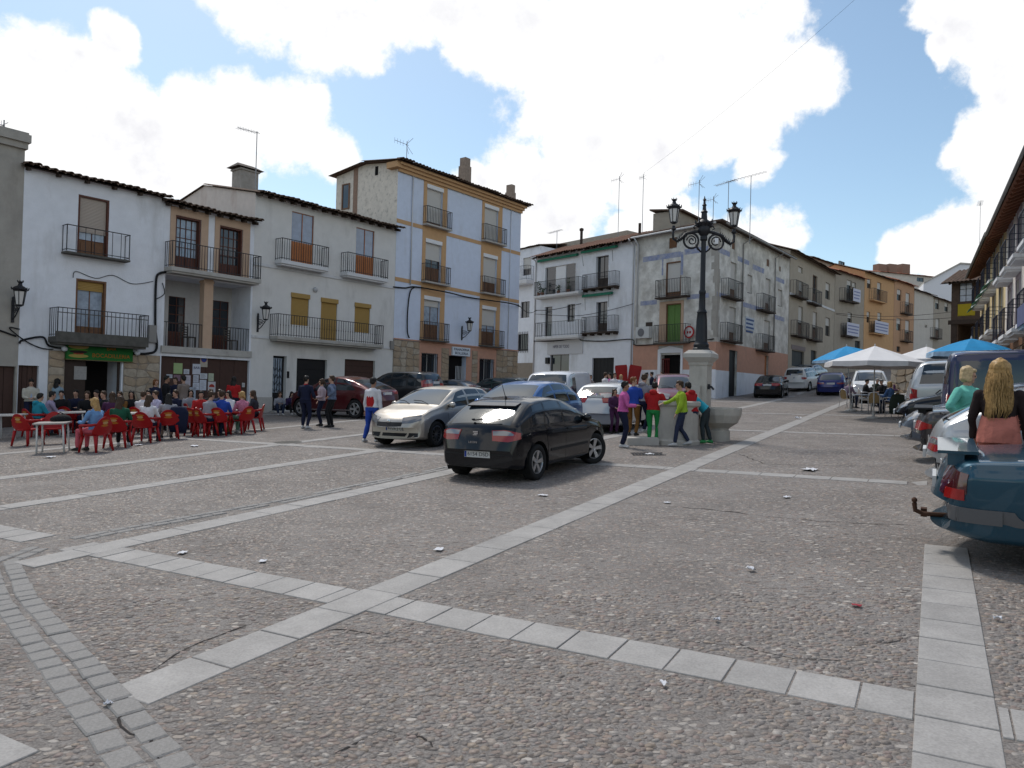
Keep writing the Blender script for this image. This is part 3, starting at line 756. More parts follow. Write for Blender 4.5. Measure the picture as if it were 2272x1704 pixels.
def balcony(h, u0, u1, zf, hr=1.0, proj=.55, thick=.14, slabm=None, railm=None, pitch=.12, sides=True, foot=.02, belly=0.0, knobs=False, box=None, y0=0.0):
 b = MB(); b.box(u0, u1, y0 - proj, y0 - .001, zf - thick, zf)
 if thick > .12: b.box(u0 + .06, u1 - .06, y0 - proj + .08, y0 - .001, zf - thick - .08, zf - thick)
 sl = b.build('balcony', slabm or M_slabc, h.root)
 r = MB(); y = y0 - proj + .04; z0 = zf + foot; z1 = zf + hr; bw = .017
 n = max(2, int((u1 - u0 - .06) / pitch))
 for i in range(n + 1):
  x = u0 + .03 + (u1 - u0 - .06) * i / n; w = bw * (1.7 if i in (0, n) else 1)
  r.box(x - w/2, x + w/2, y - w/2, y + w/2, z0, z1)
  if knobs and 0 < i < n: r.box(x - w*.9, x + w*.9, y - w*.9, y + w*.9, (z0+z1)/2 - .02, (z0+z1)/2 + .02)
 m = max(1, int((proj - .06) / pitch))
 if sides:
  for x in (u0 + .03, u1 - .03):
   for i in range(1, m + 1):
    yy = y + (proj - .06) * i / m; r.box(x - bw/2, x + bw/2, yy - bw/2, yy + bw/2, z0, z1)
   r.box(x - .016, x + .016, y, y0 - .002, z1 - .012, z1 + .012); r.box(x - .012, x + .012, y, y0 - .002, z0 + .05, z0 + .07)
 r.box(u0 + .01, u1 - .01, y - .02, y + .02, z1 - .014, z1 + .016); r.box(u0 + .02, u1 - .02, y - .012, y + .012, z0 + .052, z0 + .075)
 r.build('railing', railm or M_iron, sl)
 return sl
def trim(h, name, m, *boxes):
 b = MB()
 for q in boxes: b.box(*q)
 return b.build(name, m, h.root)
def rubble(h, r, size=.34, m=None, y=-.03, mm=None, dep=.03):
 """a stone-clad panel: mortar bed, every stone a piece of its own"""
 u0, z0, u1, z1 = r; b = MB(); b.box(u0, u1, y, -.002, z0, z1); bed = b.build('stone_cladding', mm or M_mortar, h.root)
 nx = max(1, int((u1-u0) / (size*1.15))); nz = max(2, int((z1-z0) / (size*.85)))
 gx = (u1-u0)/nx; gz = (z1-z0)/nz
 P = {}
 for i in range(nx + 1):
  for j in range(nz + 1):
   ex = 0 if i in (0, nx) else random.uniform(-.28, .28)*gx; ez = 0 if j in (0, nz) else random.uniform(-.28, .28)*gz
   P[i, j] = (u0 + i*gx + ex, z0 + j*gz + ez)
 for i in range(nx):
  for j in range(nz):
   q = [P[i, j], P[i+1, j], P[i+1, j+1], P[i, j+1]]
   cx = sum(p[0] for p in q)/4; cz = sum(p[1] for p in q)/4
   poly = []
   for k in range(4):
    a = q[k]; c = q[(k+1) % 4]
    for t, s_ in ((.16, .93), (.5, .96 + random.uniform(-.04, .03)), (.84, .93)):
     x = a[0]+(c[0]-a[0])*t; z = a[1]+(c[1]-a[1])*t
     poly.append((cx + (x-cx)*s_, cz + (z-cz)*s_))
   mb = MB(); n = len(poly); d = y - dep * random.uniform(.5, 1.1)
   vs = [(p[0], y, p[1]) for p in poly] + [(cx+(p[0]-cx)*.9, d, cz+(p[1]-cz)*.9) for p in poly]
   mb.add(vs, [(k, (k+1) % n, n+(k+1) % n, n+k) for k in range(n)] + [tuple(range(n, 2*n))])
   mb.build('stone', random.choice([m or M_stone, M_stone2, M_stone]), bed)
def cable(h, pts, r=.022, m=None, name='cable'):
 P = [Vector(p) for p in pts]; out = []
 for i in range(len(P)-1):
  p0 = P[max(i-1, 0)]; p1 = P[i]; p2 = P[i+1]; p3 = P[min(i+2, len(P)-1)]
  for k in range(5):
   t = k/5; out.append(.5*((2*p1) + (p2-p0)*t + (2*p0-5*p1+4*p2-p3)*t*t + (3*p1-p0-3*p2+p3)*t**3))
 out.append(P[-1]); b = MB(); b.tube(out, r, 6); return b.build(name, m or M_cable, h.root if hasattr(h, 'root') else h, smooth=True)
def text(parent, s, size, loc, m, rotz=0.0, ex=.004, name='lettering', width=None, spacing=1.0):
 c = bpy.data.curves.new(name, 'FONT'); c.body = s; c.size = size; c.align_x = 'CENTER'; c.align_y = 'CENTER'; c.extrude = ex; c.space_character = spacing
 c.materials.append(m); o = bpy.data.objects.new(name, c)
 ml = Matrix.Translation(loc) @ Matrix.Rotation(rotz, 4, 'Z') @ Matrix.Rotation(R(90), 4, 'X')
 me = evaluate(o)
 bpy.data.objects.remove(o); bpy.data.curves.remove(c)
 if not me.materials: me.materials.append(m)
 o = link(name, me, parent); o.matrix_local = ml
 xs = [v.co.x for v in me.vertices]
 if width and xs: o.matrix_local = ml @ Matrix.Diagonal((width / (max(xs) - min(xs)), 1, 1, 1))
 return o
def antenna(h, u, z0, z1, y=3.0, style=0, name='antenna', s=1.0):
 b = MB(); b.tube([(u, y, z0 - 1.2), (u, y, z1)], .022, 6)
 if style == 0:
  b.tube([(u - 1.0*s, y, z1 - .12), (u + .15*s, y, z1 - .05)], .012, 5)
  for i in range(8): 
   x = u - 1.0*s + i*.14*s; b.tube([(x, y - .18, z1 - .12 + i*.008), (x, y + .18, z1 - .12 + i*.008)], .007, 4); b.tube([(x, y, z1 - .21 + i*.008), (x, y, z1 - .03 + i*.008)], .007, 4)
 elif style == 1:
  b.tube([(u - .7*s, y, z1 - .2), (u + .1*s, y, z1 - .2)], .014, 5)
  for sg in (-1, 1):
   b.tube([(u - .05, y, z1 - .2), (u + .28*s, y - .1, z1 - .2 + sg*.34*s)], .012, 5); b.tube([(u - .05, y, z1 - .2), (u + .24*s, y + .2, z1 - .2 + sg*.3*s)], .01, 5)
  for i in range(4): 
   x = u - .7*s + i*.16*s; b.tube([(x, y, z1 - .36), (x, y, z1 - .04)], .008, 4)
 else:
  b.tube([(u - 1.3*s, y, z1 - .03), (u + .75*s, y, z1 + .05)], .014, 5)
  for i in range(12): 
   x = u - 1.3*s + i*.18*s; b.tube([(x, y - .25, z1 - .03 + i*.006), (x, y + .25, z1 - .03 + i*.006)], .008, 4)
 return b.build(name, M_antenna, h.root)
# grey house at the left edge
def lantern_head(parent, m, s=1.0, iron=None):
 """a six-sided street lantern: frame, frosted panes, crowned roof; m places its foot"""
 iron = iron or M_iron
 b = MB(); n = 6
 rb, rt, hb = .115*s, .185*s, .46*s
 for j in range(n):
  a = 2*math.pi*j/n; p = Vector((math.cos(a)*rb, math.sin(a)*rb, 0)); q = Vector((math.cos(a)*rt, math.sin(a)*rt, hb)); b.bar(p, q, .022*s)
 b.lathe([(rb*.5, -.06*s), (rb*.6, -.05*s), (rb*1.12, -.015*s), (rb*1.12, .01*s)], n)
 b.lathe([(rt*1.05, hb - .01*s), (rt*1.32, hb + .05*s), (rt*1.34, hb + .075*s), (rt*.85, hb + .15*s), (rt*.42, hb + .19*s), (rt*.30, hb + .26*s), (rt*.5, hb + .31*s), (rt*.46, hb + .33*s), (rt*.1, hb + .30*s)], n)
 for j in range(12):
  a = 2*math.pi*j/12; r = rt*1.33; b.bar((math.cos(a)*r, math.sin(a)*r, hb + .04*s), (math.cos(a)*r*1.06, math.sin(a)*r*1.06, hb + .12*s), .022*s)
 for j in range(6):
  a = 2*math.pi*j/6; r = rt*.45; b.bar((math.cos(a)*r, math.sin(a)*r, hb + .30*s), (math.cos(a)*r*1.15, math.sin(a)*r*1.15, hb + .37*s), .016*s)
 hd = b.build('lantern', iron, parent, m)
 for j in range(n):
  a0 = 2*math.pi*j/n; a1 = 2*math.pi*(j+1)/n; k = .93
  g = MB(); P = [Vector((math.cos(a)*r*k, math.sin(a)*r*k, z)) for a, r, z in ((a0, rb, .01*s), (a1, rb, .01*s), (a1, rt, hb - .01*s), (a0, rt, hb - .01*s))]
  Q = [p*.975 for p in P]; 
  for p, q in zip(P, Q): q.z = p.z
  g.add(P + Q, [(0, 1, 2, 3), (7, 6, 5, 4), (0, 4, 5, 1), (1, 5, 6, 2), (2, 6, 7, 3), (3, 7, 4, 0)]); g.build('pane', M_frost, hd)
 return hd
def wall_lantern(F, px, py, label, s=1.0, out=.62):
 """scroll bracket on the wall with a lantern standing on it; (px, py) is the foot of the lantern"""
 u, z = F.uv(px, py, y=-out)
 root = empty('wall_lantern', F.m @ Matrix.Translation((u, 0, z)), label, 'lantern', 'wall lanterns')
 b = MB(); b.box(-.05*s, .05*s, -.05, -.001, -.62*s, .25*s); b.lathe([(.05*s, 0), (.05*s, .1*s), (.01, .16*s)], 8, Matrix.Translation((0, -.03, .25*s)))
 b.tube([(0, -.03, .05*s), (0, -out*.5, .02*s), (0, -out*.85, -.10*s), (0, -out, -.06*s)], .022*s, 6)
 b.tube([(0, -.03, -.5*s), (0, -out*.45, -.38*s), (0, -out*.8, -.18*s), (0, -out, -.06*s)], .026*s, 6)
 c = [(0, -.22*s + math.cos(t)*(.13 - .012*t)*s, -.17*s + math.sin(t)*(.13 - .012*t)*s) for t in [i*.5 for i in range(18)]]; b.tube(c, .016*s, 5)
 c = [(0, -.42*s + math.cos(t)*(.09 - .009*t)*s, -.14*s + math.sin(t)*(.09 - .009*t)*s) for t in [i*.5 for i in range(16)]]; b.tube(c, .014*s, 5)
 b.build('bracket', M_iron, root)
 lantern_head(root, Matrix.Translation((0, -out, .04*s)), s*1.15)
 return root
def house_grey():
 u1 = F1.uv(50, 500)[0]; h = House('house', 'grey plaster house at the left edge, taller than the bar beside it', F1, u1 - 7.5, u1, F1.uv(30, 312)[1], 7, M_greyplaster)
 h.F = F1
 r = h.R(2, -420, 775, 120, 1300); r = (r[0], 0, r[2], r[3]); garage(h, r, M_garage, boards=6)
 h.walls(gable=False)
 t = h.zt - h.dz; b = MB(); b.box(-.1, h.w + .12, -.22, 7, t, t + .28); b.box(-.1, h.w + .06, -.12, 6.9, t - .22, t - .001); b.box(-.1, h.w+.06, -.16, 6.9, t + .281, t + .36); b.build('roof_parapet', M_greyplaster, h.root)
 antenna(h, h.U(1, 85, 170)[0], t + .3, h.U(1, 85, 105)[1], .6, 1, s=.35)
 cable(h, [(h.w - 3, -.04, h.U(2, 0, 460)[1] + .1), (h.w - 1.2, -.04, h.U(2, 0, 460)[1]), (h.w - .1, -.05, h.U(2, 150, 540)[1])], .03)
 return h
def house_bar():
 u0 = F1.uv(50, 500)[0] + .003; u1 = F1.uv(362, 560)[0]
 h = House('house', 'white two-balcony house over the bar with green sign', F1, u0, u1, F1.uv(210, 405)[1], 8, M_white)
 r = h.R(1, 635, 765, 890, 1250); window(h, r, .18, shut=.58, shutm=M_shut_be, fm=M_wood_red, gm=M_curtain, cols=2, rows=1, panel=.26, panelm=M_wood_br, name='door', jamb=M_wood_red)
 uA = h.U(1, 500, 1230)[0]; uB = h.U(1, 1025, 1285)[0]; zf = (h.U(1, 500, 1215)[1] + h.U(1, 1025, 1285)[1]) / 2
 balcony(h, uA, uB, r[1] - .0, .98, .42, .07, M_mould, M_iron, .30)
 r2 = h.R(2, 615, 78, 865, 560); window(h, r2, .2, shut=.14, shutm=M_shut_mu, fm=M_wood_br, gm=M_curtain, cols=2, rows=1, panel=.2, panelm=M_wood_br, name='door', jamb=M_wood_br)
 uA = h.U(2, 395, 500)[0]; uB = h.U(2, 1140, 590)[0]
 sl = balcony(h, uA, uB, r2[1] - .02, 1.05, .75, .2, M_mould, M_iron, .15)
 b = MB(); b.box(uA + .01, uB - .01, -.75 + .02, -.75 + .06, r2[1] + .84, r2[1] + .87); b.box(uA, uB, -.73, -.60, r2[1] - .019, r2[1] + .17); b.build('toe_wall', M_mould, sl)
 d = h.R(2, 522, 735, 990, 1100); d = (d[0], 0.0, d[2], d[3]); dark_opening(h, d, 1.2, 'bar_doorway')
 b = MB(); b.box(d[0] + .02, d[0] + (d[2]-d[0])*.38, .1, .15, .02, d[3] - .02); b.box(d[2] - .10, d[2] - .02, .1, .16, .02, d[3] - .02); lf = b.build('door_leaf', mat('bar_door_wood', (.045, .03, .024), .5, var=.2), h.root)
 b = MB(); b.box(d[0] + .38, d[0] + .82, .085, .095, d[3] - .75, d[3] - .25); b.build('notice', mat('notice_paper', (.32, .31, .30), .8, var=.2, vscale=20), lf)
 g = h.R(2, 40, 775, 312, 1200); g = (.02, 0.0, g[2], g[3]); garage(h, g, M_garage, boards=4)
 s = h.R(2, 530, 600, 1072, 735)
 sg = empty('sign_board'); sg.parent = h.root
 b = MB(); b.box(s[0], s[2], -.16, -.03, s[1], s[3]); b.build('panel', mat('green_sign', (.012, .14, .025), .45, var=.15, vscale=4), sg)
 b = MB(); 
 for q in ((s[0]-.02, s[2]+.02, s[1]-.03, s[1]-.001), (s[0]-.02, s[2]+.02, s[3]+.001, s[3]+.03)): b.box(q[0], q[1], -.165, -.02, q[2], q[3])
 b.build('sign_frame', mat('dull_ochre_metal', (.16, .13, .05), .5), sg)
 mo = mat('orange_lettering', (.42, .14, .02), .6); W = s[2]-s[0]; Hs = s[3]-s[1]
 text(sg, 'BAR', Hs*.32, (s[0] + W*.66, -.166, s[1] + Hs*.72), mo); text(sg, 'BOCADILLERIA', Hs*.34, (s[0] + W*.66, -.166, s[1] + Hs*.27), mo, width=W*.58)
 bx = s[0] + W*.17; bz = s[1] + Hs*.48
 for nm, dz, c, wv, hv in (('bread_picture', .26, (.40, .27, .10), .26, .13), ('leaf_picture', .08, (.10, .26, .03), .24, .06), ('filling_picture', -.04, (.03, .02, .015), .22, .09), ('tomato_picture', -.14, (.32, .05, .03), .13, .06), ('bread_picture', -.28, (.38, .30, .08), .25, .11)):
  b = MB(); P = [(bx + math.cos(t)*W*wv*.58, bz + dz*Hs + math.sin(t)*Hs*hv) for t in [i*math.pi/8 for i in range(16)]]
  b.add([(p[0], -.161, p[1]) for p in P] + [(p[0], -.168 - .002*(dz < 0), p[1]) for p in P], [tuple(range(16, 32))] + [(i, (i+1) % 16, 16 + (i+1) % 16, 16+i) for i in range(16)]); b.build(nm, mat('sign_' + nm + str(dz), c, .6), sg)
 for ux in (s[0] - .12, s[2] + .12):
  b = MB(); b.lathe([(.02, 0), (.09, .03), (.11, .09), (.07, .16), (.02, .18)], 10, Matrix.Translation((ux, -.2, s[1] + Hs*.5)) @ Matrix.Rotation(R(60), 4, 'X')); b.tube([(ux, -.02, s[1] + Hs*.6), (ux, -.2, s[1] + Hs*.62)], .015, 6); b.build('spotlight', mat('white_lamp_shell', (.6, .62, .66), .4), h.root, smooth=True)
 rl = h.R(2, 420, 655, 516, 1100); rubble(h, (g[2] + .30, 0.02, d[0] - .004, rl[3]), .36)
 rr = h.R(2, 1005, 690, 1278, 1100); rubble(h, (d[2] + .07, 0.02, h.w - .004, rr[3]), .36)
 h.walls(ridge=.75); h.roof(.75, .35, rafters=1.0)
 z = lambda x, y: h.U(2, x, y)
 cable(h, [(0, -.06, z(0, 590)[1]), (z(180, 570)[0], -.08, z(180, 570)[1]), (z(340, 545)[0], -.1, z(340, 545)[1]), (z(390, 610)[0], -.1, z(390, 615)[1]), (s[0] - .1, -.2, z(520, 640)[1])], .035)
 cable(h, [(0, -.05, z(0, 470)[1]), (z(70, 470)[0], -.06, z(70, 470)[1]), (z(200, 560)[0], -.06, z(200, 575)[1]), (z(330, 640)[0], -.06, z(330, 635)[1]), (z(430, 640)[0], -.06, z(430, 645)[1])], .022)
 cable(h, [(s[2] + .05, -.06, z(1100, 680)[1]), (z(1200, 670)[0], -.06, z(1200, 680)[1]), (z(1275, 630)[0], -.06, z(1275, 640)[1]), (z(1265, 450)[0], -.06, z(1265, 450)[1]), (z(1270, 100)[0], -.06, z(1270, 100)[1]), (z(1300, 25)[0], -.06, z(1300, 25)[1]), (h.w + .3, -.06, z(1385, 15)[1])], .05)
 cable(h, [(z(1265, 240)[0], -.05, z(1265, 240)[1]), (z(1340, 190)[0], -.05, z(1340, 190)[1]), (h.w - .02, -.05, z(1380, 110)[1])], .018)
 cable(h, [(z(595, 60)[0], -.03, z(595, 60)[1]), (z(620, 5)[0], -.03, z(620, 8)[1]), (z(780, 65)[0], -.03, z(780, 65)[1]), (z(920, 40)[0], -.03, z(920, 40)[1]), (z(1080, 110)[0], -.03, z(1080, 110)[1]), (z(1250, 90)[0], -.03, z(1250, 90)[1])], .012)
 q = z(1250, 500); trim(h, 'junction_box', M_pipe_g, (q[0] - .2, q[0] + .1, -.13, -.002, q[1] - .45, q[1] + .25))
 return h
def house_loggia():
 u0 = F1.uv(362, 560)[0] + .003; u1 = F1.uv(562, 600)[0]
 h = House('house', 'narrow white house with peach trim and a recessed loggia', F1, u0, u1, F1.uv(467, 472)[1], 8, M_white)
 zf = h.R(1, 1375, 1300, 2060, 1395)[1]
 for (a, b, c, d), (oa, ob, oc, od) in (((1388, 868, 1700, 1365), (1430, 930, 1640, 1365)), ((1752, 950, 2040, 1435), (1790, 1012, 1980, 1435))):
  T = h.R(1, a, b, c, d); O = h.R(1, oa, ob, oc, od); O = (O[0], zf, O[2], O[3])
  bx = [(T[0], O[0] - .001, -.035, -.001, zf, T[3]), (O[2] + .001, T[2], -.035, -.001, zf, T[3]), (O[0] - .001, O[2] + .001, -.035, -.001, O[3] + .001, T[3])]
  trim(h, 'peach_surround', M_orange, *bx)
  window(h, O, .25, fm=M_wood_red, gm=M_curtain if a < 1500 else M_glass, cols=4, rows=4, panel=.26, panelm=M_wood_red, name='door', jamb=M_wood_red)
 balcony(h, .05, h.w + .02, zf, 1.05, .62, .16, M_slabc, M_iron, .125)
 L = h.R(2, 1382, 75, 2035, 640); zl = L[1]; zt = zf - .28; L = (.12, zl, h.w - .10, zt)
 h.hole(L, 1.5)
 b = MB(); doors = []
 for (a, c) in ((1375, 1512), (1735, 1868)):
  q = h.R(2, a, 215 if a < 1500 else 250, c, 600, y=1.5); doors.append((max(q[0], L[0] + .02), zl, q[2], q[3]))
 wall_with_holes(b, L[0], L[2], zl, zt, doors, y=1.5, rec=.12); b.build('loggia_wall', mat('loggia_plaster', (.52, .51, .50), .9, var=.08), h.root)
 for q in doors:
  p = empty('door'); p.parent = h.root; plain_panel(p, q[0], q[2], q[1], q[1] + .7, 1.58, M_wood_red); panes_grid(p, q[0], q[2], q[1] + .7, q[3], 1.58, 2, 4, M_wood_red, M_glass)
  b = MB(); b.box(q[0], q[2], 1.61, 1.63, q[1], q[3]); b.build('backing', M_dark, p)
 c = h.R(2, 1657, 80, 1742, 610); cm = (c[0] + c[2]) / 2; trim(h, 'column', M_orange, (cm - .21, cm + .21, -.03, .32, zl - .001, zt + .05), (cm - .24, cm + .24, -.05, .34, zt - .12, zt - .02))
 r = MB(); 
 for (a, bb) in ((L[0], cm - .21), (cm + .21, L[2])):
  n = int((bb - a) / .125)
  for i in range(n + 1): x = a + (bb-a)*i/n; r.box(x - .009, x + .009, .05, .068, zl, zl + 1.0)
  r.box(a, bb, .04, .078, zl + .985, zl + 1.015)
 r.build('loggia_railing', M_iron, h.root)
 trim(h, 'ledge', M_slabc, (-.0 + .01, h.w - .01, -.10, -.001, zl - .28, zl - .001))
 g = h.R(2, 1362, 655, 2042, 1100); g = (.06, 0.0, h.w - .05, zl - .42)
 garage(h, g, M_garage, boards=6)
 h.walls(ridge=.7); h.roof(.7, .45, rafters=.55)
 gy = .18 - .047
 pap = [('poster', 1420, 758, 1492, 845, (.32, .42, .20)), ('poster', 1503, 808, 1548, 848, (.50, .52, .56)), ('poster', 1575, 765, 1640, 850, (.50, .52, .58)), ('poster', 1637, 695, 1698, 790, (.40, .36, .30)),
           ('poster', 1580, 855, 1625, 915, (.46, .48, .54)), ('poster', 1635, 842, 1695, 888, (.50, .52, .55)), ('poster', 1705, 842, 1748, 905, (.42, .46, .34)), ('poster', 1515, 858, 1558, 945, (.46, .42, .46)),
           ('poster', 1577, 918, 1628, 978, (.50, .53, .60)), ('poster', 1632, 895, 1687, 980, (.50, .53, .60)), ('poster', 1700, 910, 1762, 1000, (.50, .48, .50)), ('poster', 1360, 850, 1410, 880, (.42, .44, .48)), ('poster', 1420, 855, 1475, 905, (.22, .14, .18)), ('poster', 1980, 920, 2002, 955, (.5, .5, .5)), ('poster', 1535, 955, 1600, 1060, (.34, .38, .44))]
 for i, (nm, a, b_, c_, d_, colr) in enumerate(pap):
  q = h.R(2, a, b_, c_, d_, y=.13)
  po = empty('poster', None); po.parent = h.root
  bb = MB(); bb.box(q[0], q[2], gy - .004 - .001*(i % 3), gy, q[1], q[3]); bb.build('sheet', mat('poster_paper%d' % i, colr, .8, var=.12, vscale=12), po)
  ink = mat('poster_ink', (.03, .03, .08), .8); pr = MB()
  H_ = q[3]-q[1]; W_ = q[2]-q[0]
  if i == 2: text(po, 'BAR', H_*.34, (q[0] + W_*.5, gy - .007, q[3] - H_*.38), ink, width=W_*.75)
  elif i == 3:
   pr = MB(); cx, cz = q[0] + W_*.5, q[1] + H_*.66; pr.lathe([(W_*.36, 0), (W_*.36, .004)], 20, Matrix.Translation((cx, gy - .008, cz)) @ Matrix.Rotation(R(90), 4, 'X')); pr.build('no_parking_disc', mat('sign_blue', (.03, .06, .25), .5), po)
   pr = MB(); pr.lathe([(W_*.40, 0), (W_*.40, .003)], 20, Matrix.Translation((cx, gy - .006, cz)) @ Matrix.Rotation(R(90), 4, 'X')); pr.build('no_parking_rim', mat('sign_red', (.35, .03, .03), .5), po)
  elif i == 10:
   P = [(math.cos(t), math.sin(t)) for t in [k*math.pi/10 for k in range(11)]]; b3 = MB(); b3.add([(q[0] + W_*.5 + p[0]*W_*.38, gy - .008, q[1] + H_*.5 + p[1]*H_*.28) for p in P], [tuple(range(11))]); b3.build('red_emblem', mat('emblem_red', (.30, .04, .03), .7), po)
  elif i not in (0, 12):
   for k in range(5): pr.box(q[0] + W_*.14, q[0] + W_*(.6 + .26*((k*7) % 3)/2), gy - .0075, gy - .0045, q[3] - H_*(.2 + .14*k) - .012, q[3] - H_*(.2 + .14*k))
   pr.build('printed_lines', mat('print_grey', (.22, .22, .26), .8), po)
 return h
H0 = house_grey(); H1 = house_bar(); H2 = house_loggia()
def house_cream():
 u0 = F1.uv(562, 600)[0] + .003; u1 = F1.uv(876, 620)[0]
 h = House('house', 'cream house with three mustard shutters and orange wooden balcony doors', F1, u0, u1, F1.uv(724, 468)[1], 8.6, M_cream, M_pinkcream)
 zf = None
 for (d, bx, zr, zfl) in (((908, 640, 1090, 1050), (825, 1212), (815, 890), (1022, 1078)), ((1435, 768, 1585, 1150), (1362, 1698), (937, 995), (1122, 1172))):
  O = h.R(3, *d); xm = (bx[0] + bx[1]) / 2; z_floor = h.U(3, xm, (zfl[0] + zfl[1]) / 2)[1]
  ua = h.F.uv(*Z(3, bx[0], zfl[0]), y=-.5)[0] - h.du; ub = h.F.uv(*Z(3, bx[1], zfl[1]), y=-.5)[0] - h.du
  zf = h.F.uv(*Z(3, xm, (zfl[0] + zfl[1]) / 2), y=-.5)[1] - h.dz
  O = (O[0], zf, O[2], O[3])
  window(h, O, .12, fm=M_wood_or, gm=M_glassblue, cols=2, rows=1, panel=.42, panelm=M_wood_or, name='door')
  balcony(h, ua, ub, zf, 1.0, .55, .17, M_slabw, M_iron, .13)
 s0 = h.U(3, 620, 1035)[1]; s1 = h.U(3, 1740, 1235)[1]; zs = (s0 + s1) / 2 - .02
 trim(h, 'string_course', M_slabw, (.01, h.w - .01, -.05, -.001, zs - .13, zs))
 zb1 = h.F.uv(*Z(5, 635, 425), y=-.6)[1] - h.dz
 for d, nm in (((315, 42, 462, 302), 'window'), ((558, 82, 692, 440), 'door'), ((835, 122, 962, 362), 'window')):
  O = h.R(5, *d)
  if nm == 'door': O = (O[0], zb1, O[2], O[3])
  window(h, O, .14, shut=1.0, shutm=M_shut_mu, box=M_shut_mu, name=nm)
 ua = h.F.uv(*Z(5, 200, 400), y=-.6)[0] - h.du; ub = h.F.uv(*Z(5, 1068, 480), y=-.6)[0] - h.du
 balcony(h, ua, ub, zb1, 1.02, .65, .15, M_slabc, M_iron, .145, knobs=True)
 trim(h, 'string_course', M_slabw, (.01, ua - .02, -.04, -.001, zb1 - .14, zb1 - .02), (ub + .02, h.w - .01, -.04, -.001, zb1 - .14, zb1 - .02))
 d = h.R(5, 165, 552, 276, 960); d = (d[0], 0.12, d[2], d[3]); h.hole(d, .25)
 p = empty('door'); p.parent = h.root; b = MB(); b.box(d[0], d[2], .22, .24, d[1], d[3]); b.build('leaf', M_darkdoor, p)
 b = MB(); 
 for i in range(5): x = d[0] + .12 + i*(d[2]-d[0]-.24)/4; b.box(x - .012, x + .012, .17, .19, d[1] + .9, d[3] - .12)
 for i in range(4): z_ = d[1] + .95 + i*.33; b.tube([(d[0] + .1 + (d[2]-d[0]-.2)*k/12, .17, z_ + .1*math.sin(k*1.6)) for k in range(13)], .012, 5)
 b.build('grille', M_iron, p)
 b = MB(); b.box(d[0] + .1, d[2] - .1, .205, .215, d[1] + .85, d[3] - .1); b.build('pane', M_curtain, p)
 trim(h, 'step', M_slabc, (d[0] - .15, d[2] + .15, -.38, -.001, -.25, d[1]))
 g = h.R(5, 360, 578, 606, 900); garage(h, (g[0], 0.1, g[2], g[3]), M_darkdoor, boards=5, vertical=False)
 g = h.R(5, 752, 584, 1000, 900); garage(h, (g[0], 0.15, g[2], g[3]), M_garage, boards=8, vertical=False)
 trim(h, 'plinth', M_slabc, (.01, d[0] - .01, -.05, -.001, -.3, .75))
 q = h.U(5, 290, 705); trim(h, 'intercom', M_darkdoor, (q[0] - .06, q[0] + .06, -.03, -.001, q[1] - .16, q[1] + .16))
 q = h.U(3, 1100, 1265); b = MB(); b.lathe([(.12, 0), (.13, .05), (.09, .12), (.02, .14)], 12, Matrix.Translation((q[0], -.001, q[1])) @ Matrix.Rotation(R(90), 4, 'X')); b.build('alarm_bell', mat('grey_plastic', (.45, .45, .46), .5), h.root, smooth=True)
 q = h.U(5, 1135, 460); trim(h, 'meter_box', M_pipe_g, (q[0] - .12, q[0] + .12, -.12, -.001, q[1] - .25, q[1] + .2))
 h.walls(ridge=.95); h.roof(.95, .5, rafters=.62)
 t = h.zt - h.dz
 cx, cy = 1.1, 4.2; u_, z_ = h.F.uv(*Z(3, 535, 240), y=cy); cx = u_ - h.du; ct = z_ - h.dz
 b = MB(); b.box(cx - .5, cx + .5, cy - .4, cy + .4, t + .6, ct - .34); b.box(cx - .56, cx + .56, cy - .46, cy + .46, ct - .42, ct - .339); ch = b.build('chimney', mat('chimney_render', (.34, .31, .28), .9, var=.2, vscale=4), h.root)
 b = MB(); b.add([(cx - .75, cy - .55, ct - .28), (cx + .75, cy - .55, ct - .28), (cx + .75, cy + .55, ct - .28), (cx - .75, cy + .55, ct - .28), (cx - .45, cy, ct), (cx + .45, cy, ct)], [(0, 3, 2, 1), (0, 1, 5, 4), (2, 3, 4, 5), (1, 2, 5), (3, 0, 4)])
 for sx in (-.42, .42):
  for sy in (-.32, .32): b.box(cx + sx - .03, cx + sx + .03, cy + sy - .03, cy + sy + .03, ct - .338, ct - .281)
 b.build('cowl', M_wood_dk, ch)
 u_, z_ = h.F.uv(*Z(1, 2103, 228), y=1.0); antenna(h, u_ - h.du, t + .8, z_ - h.dz, 1.0, 0)
 return h
H3 = house_cream()
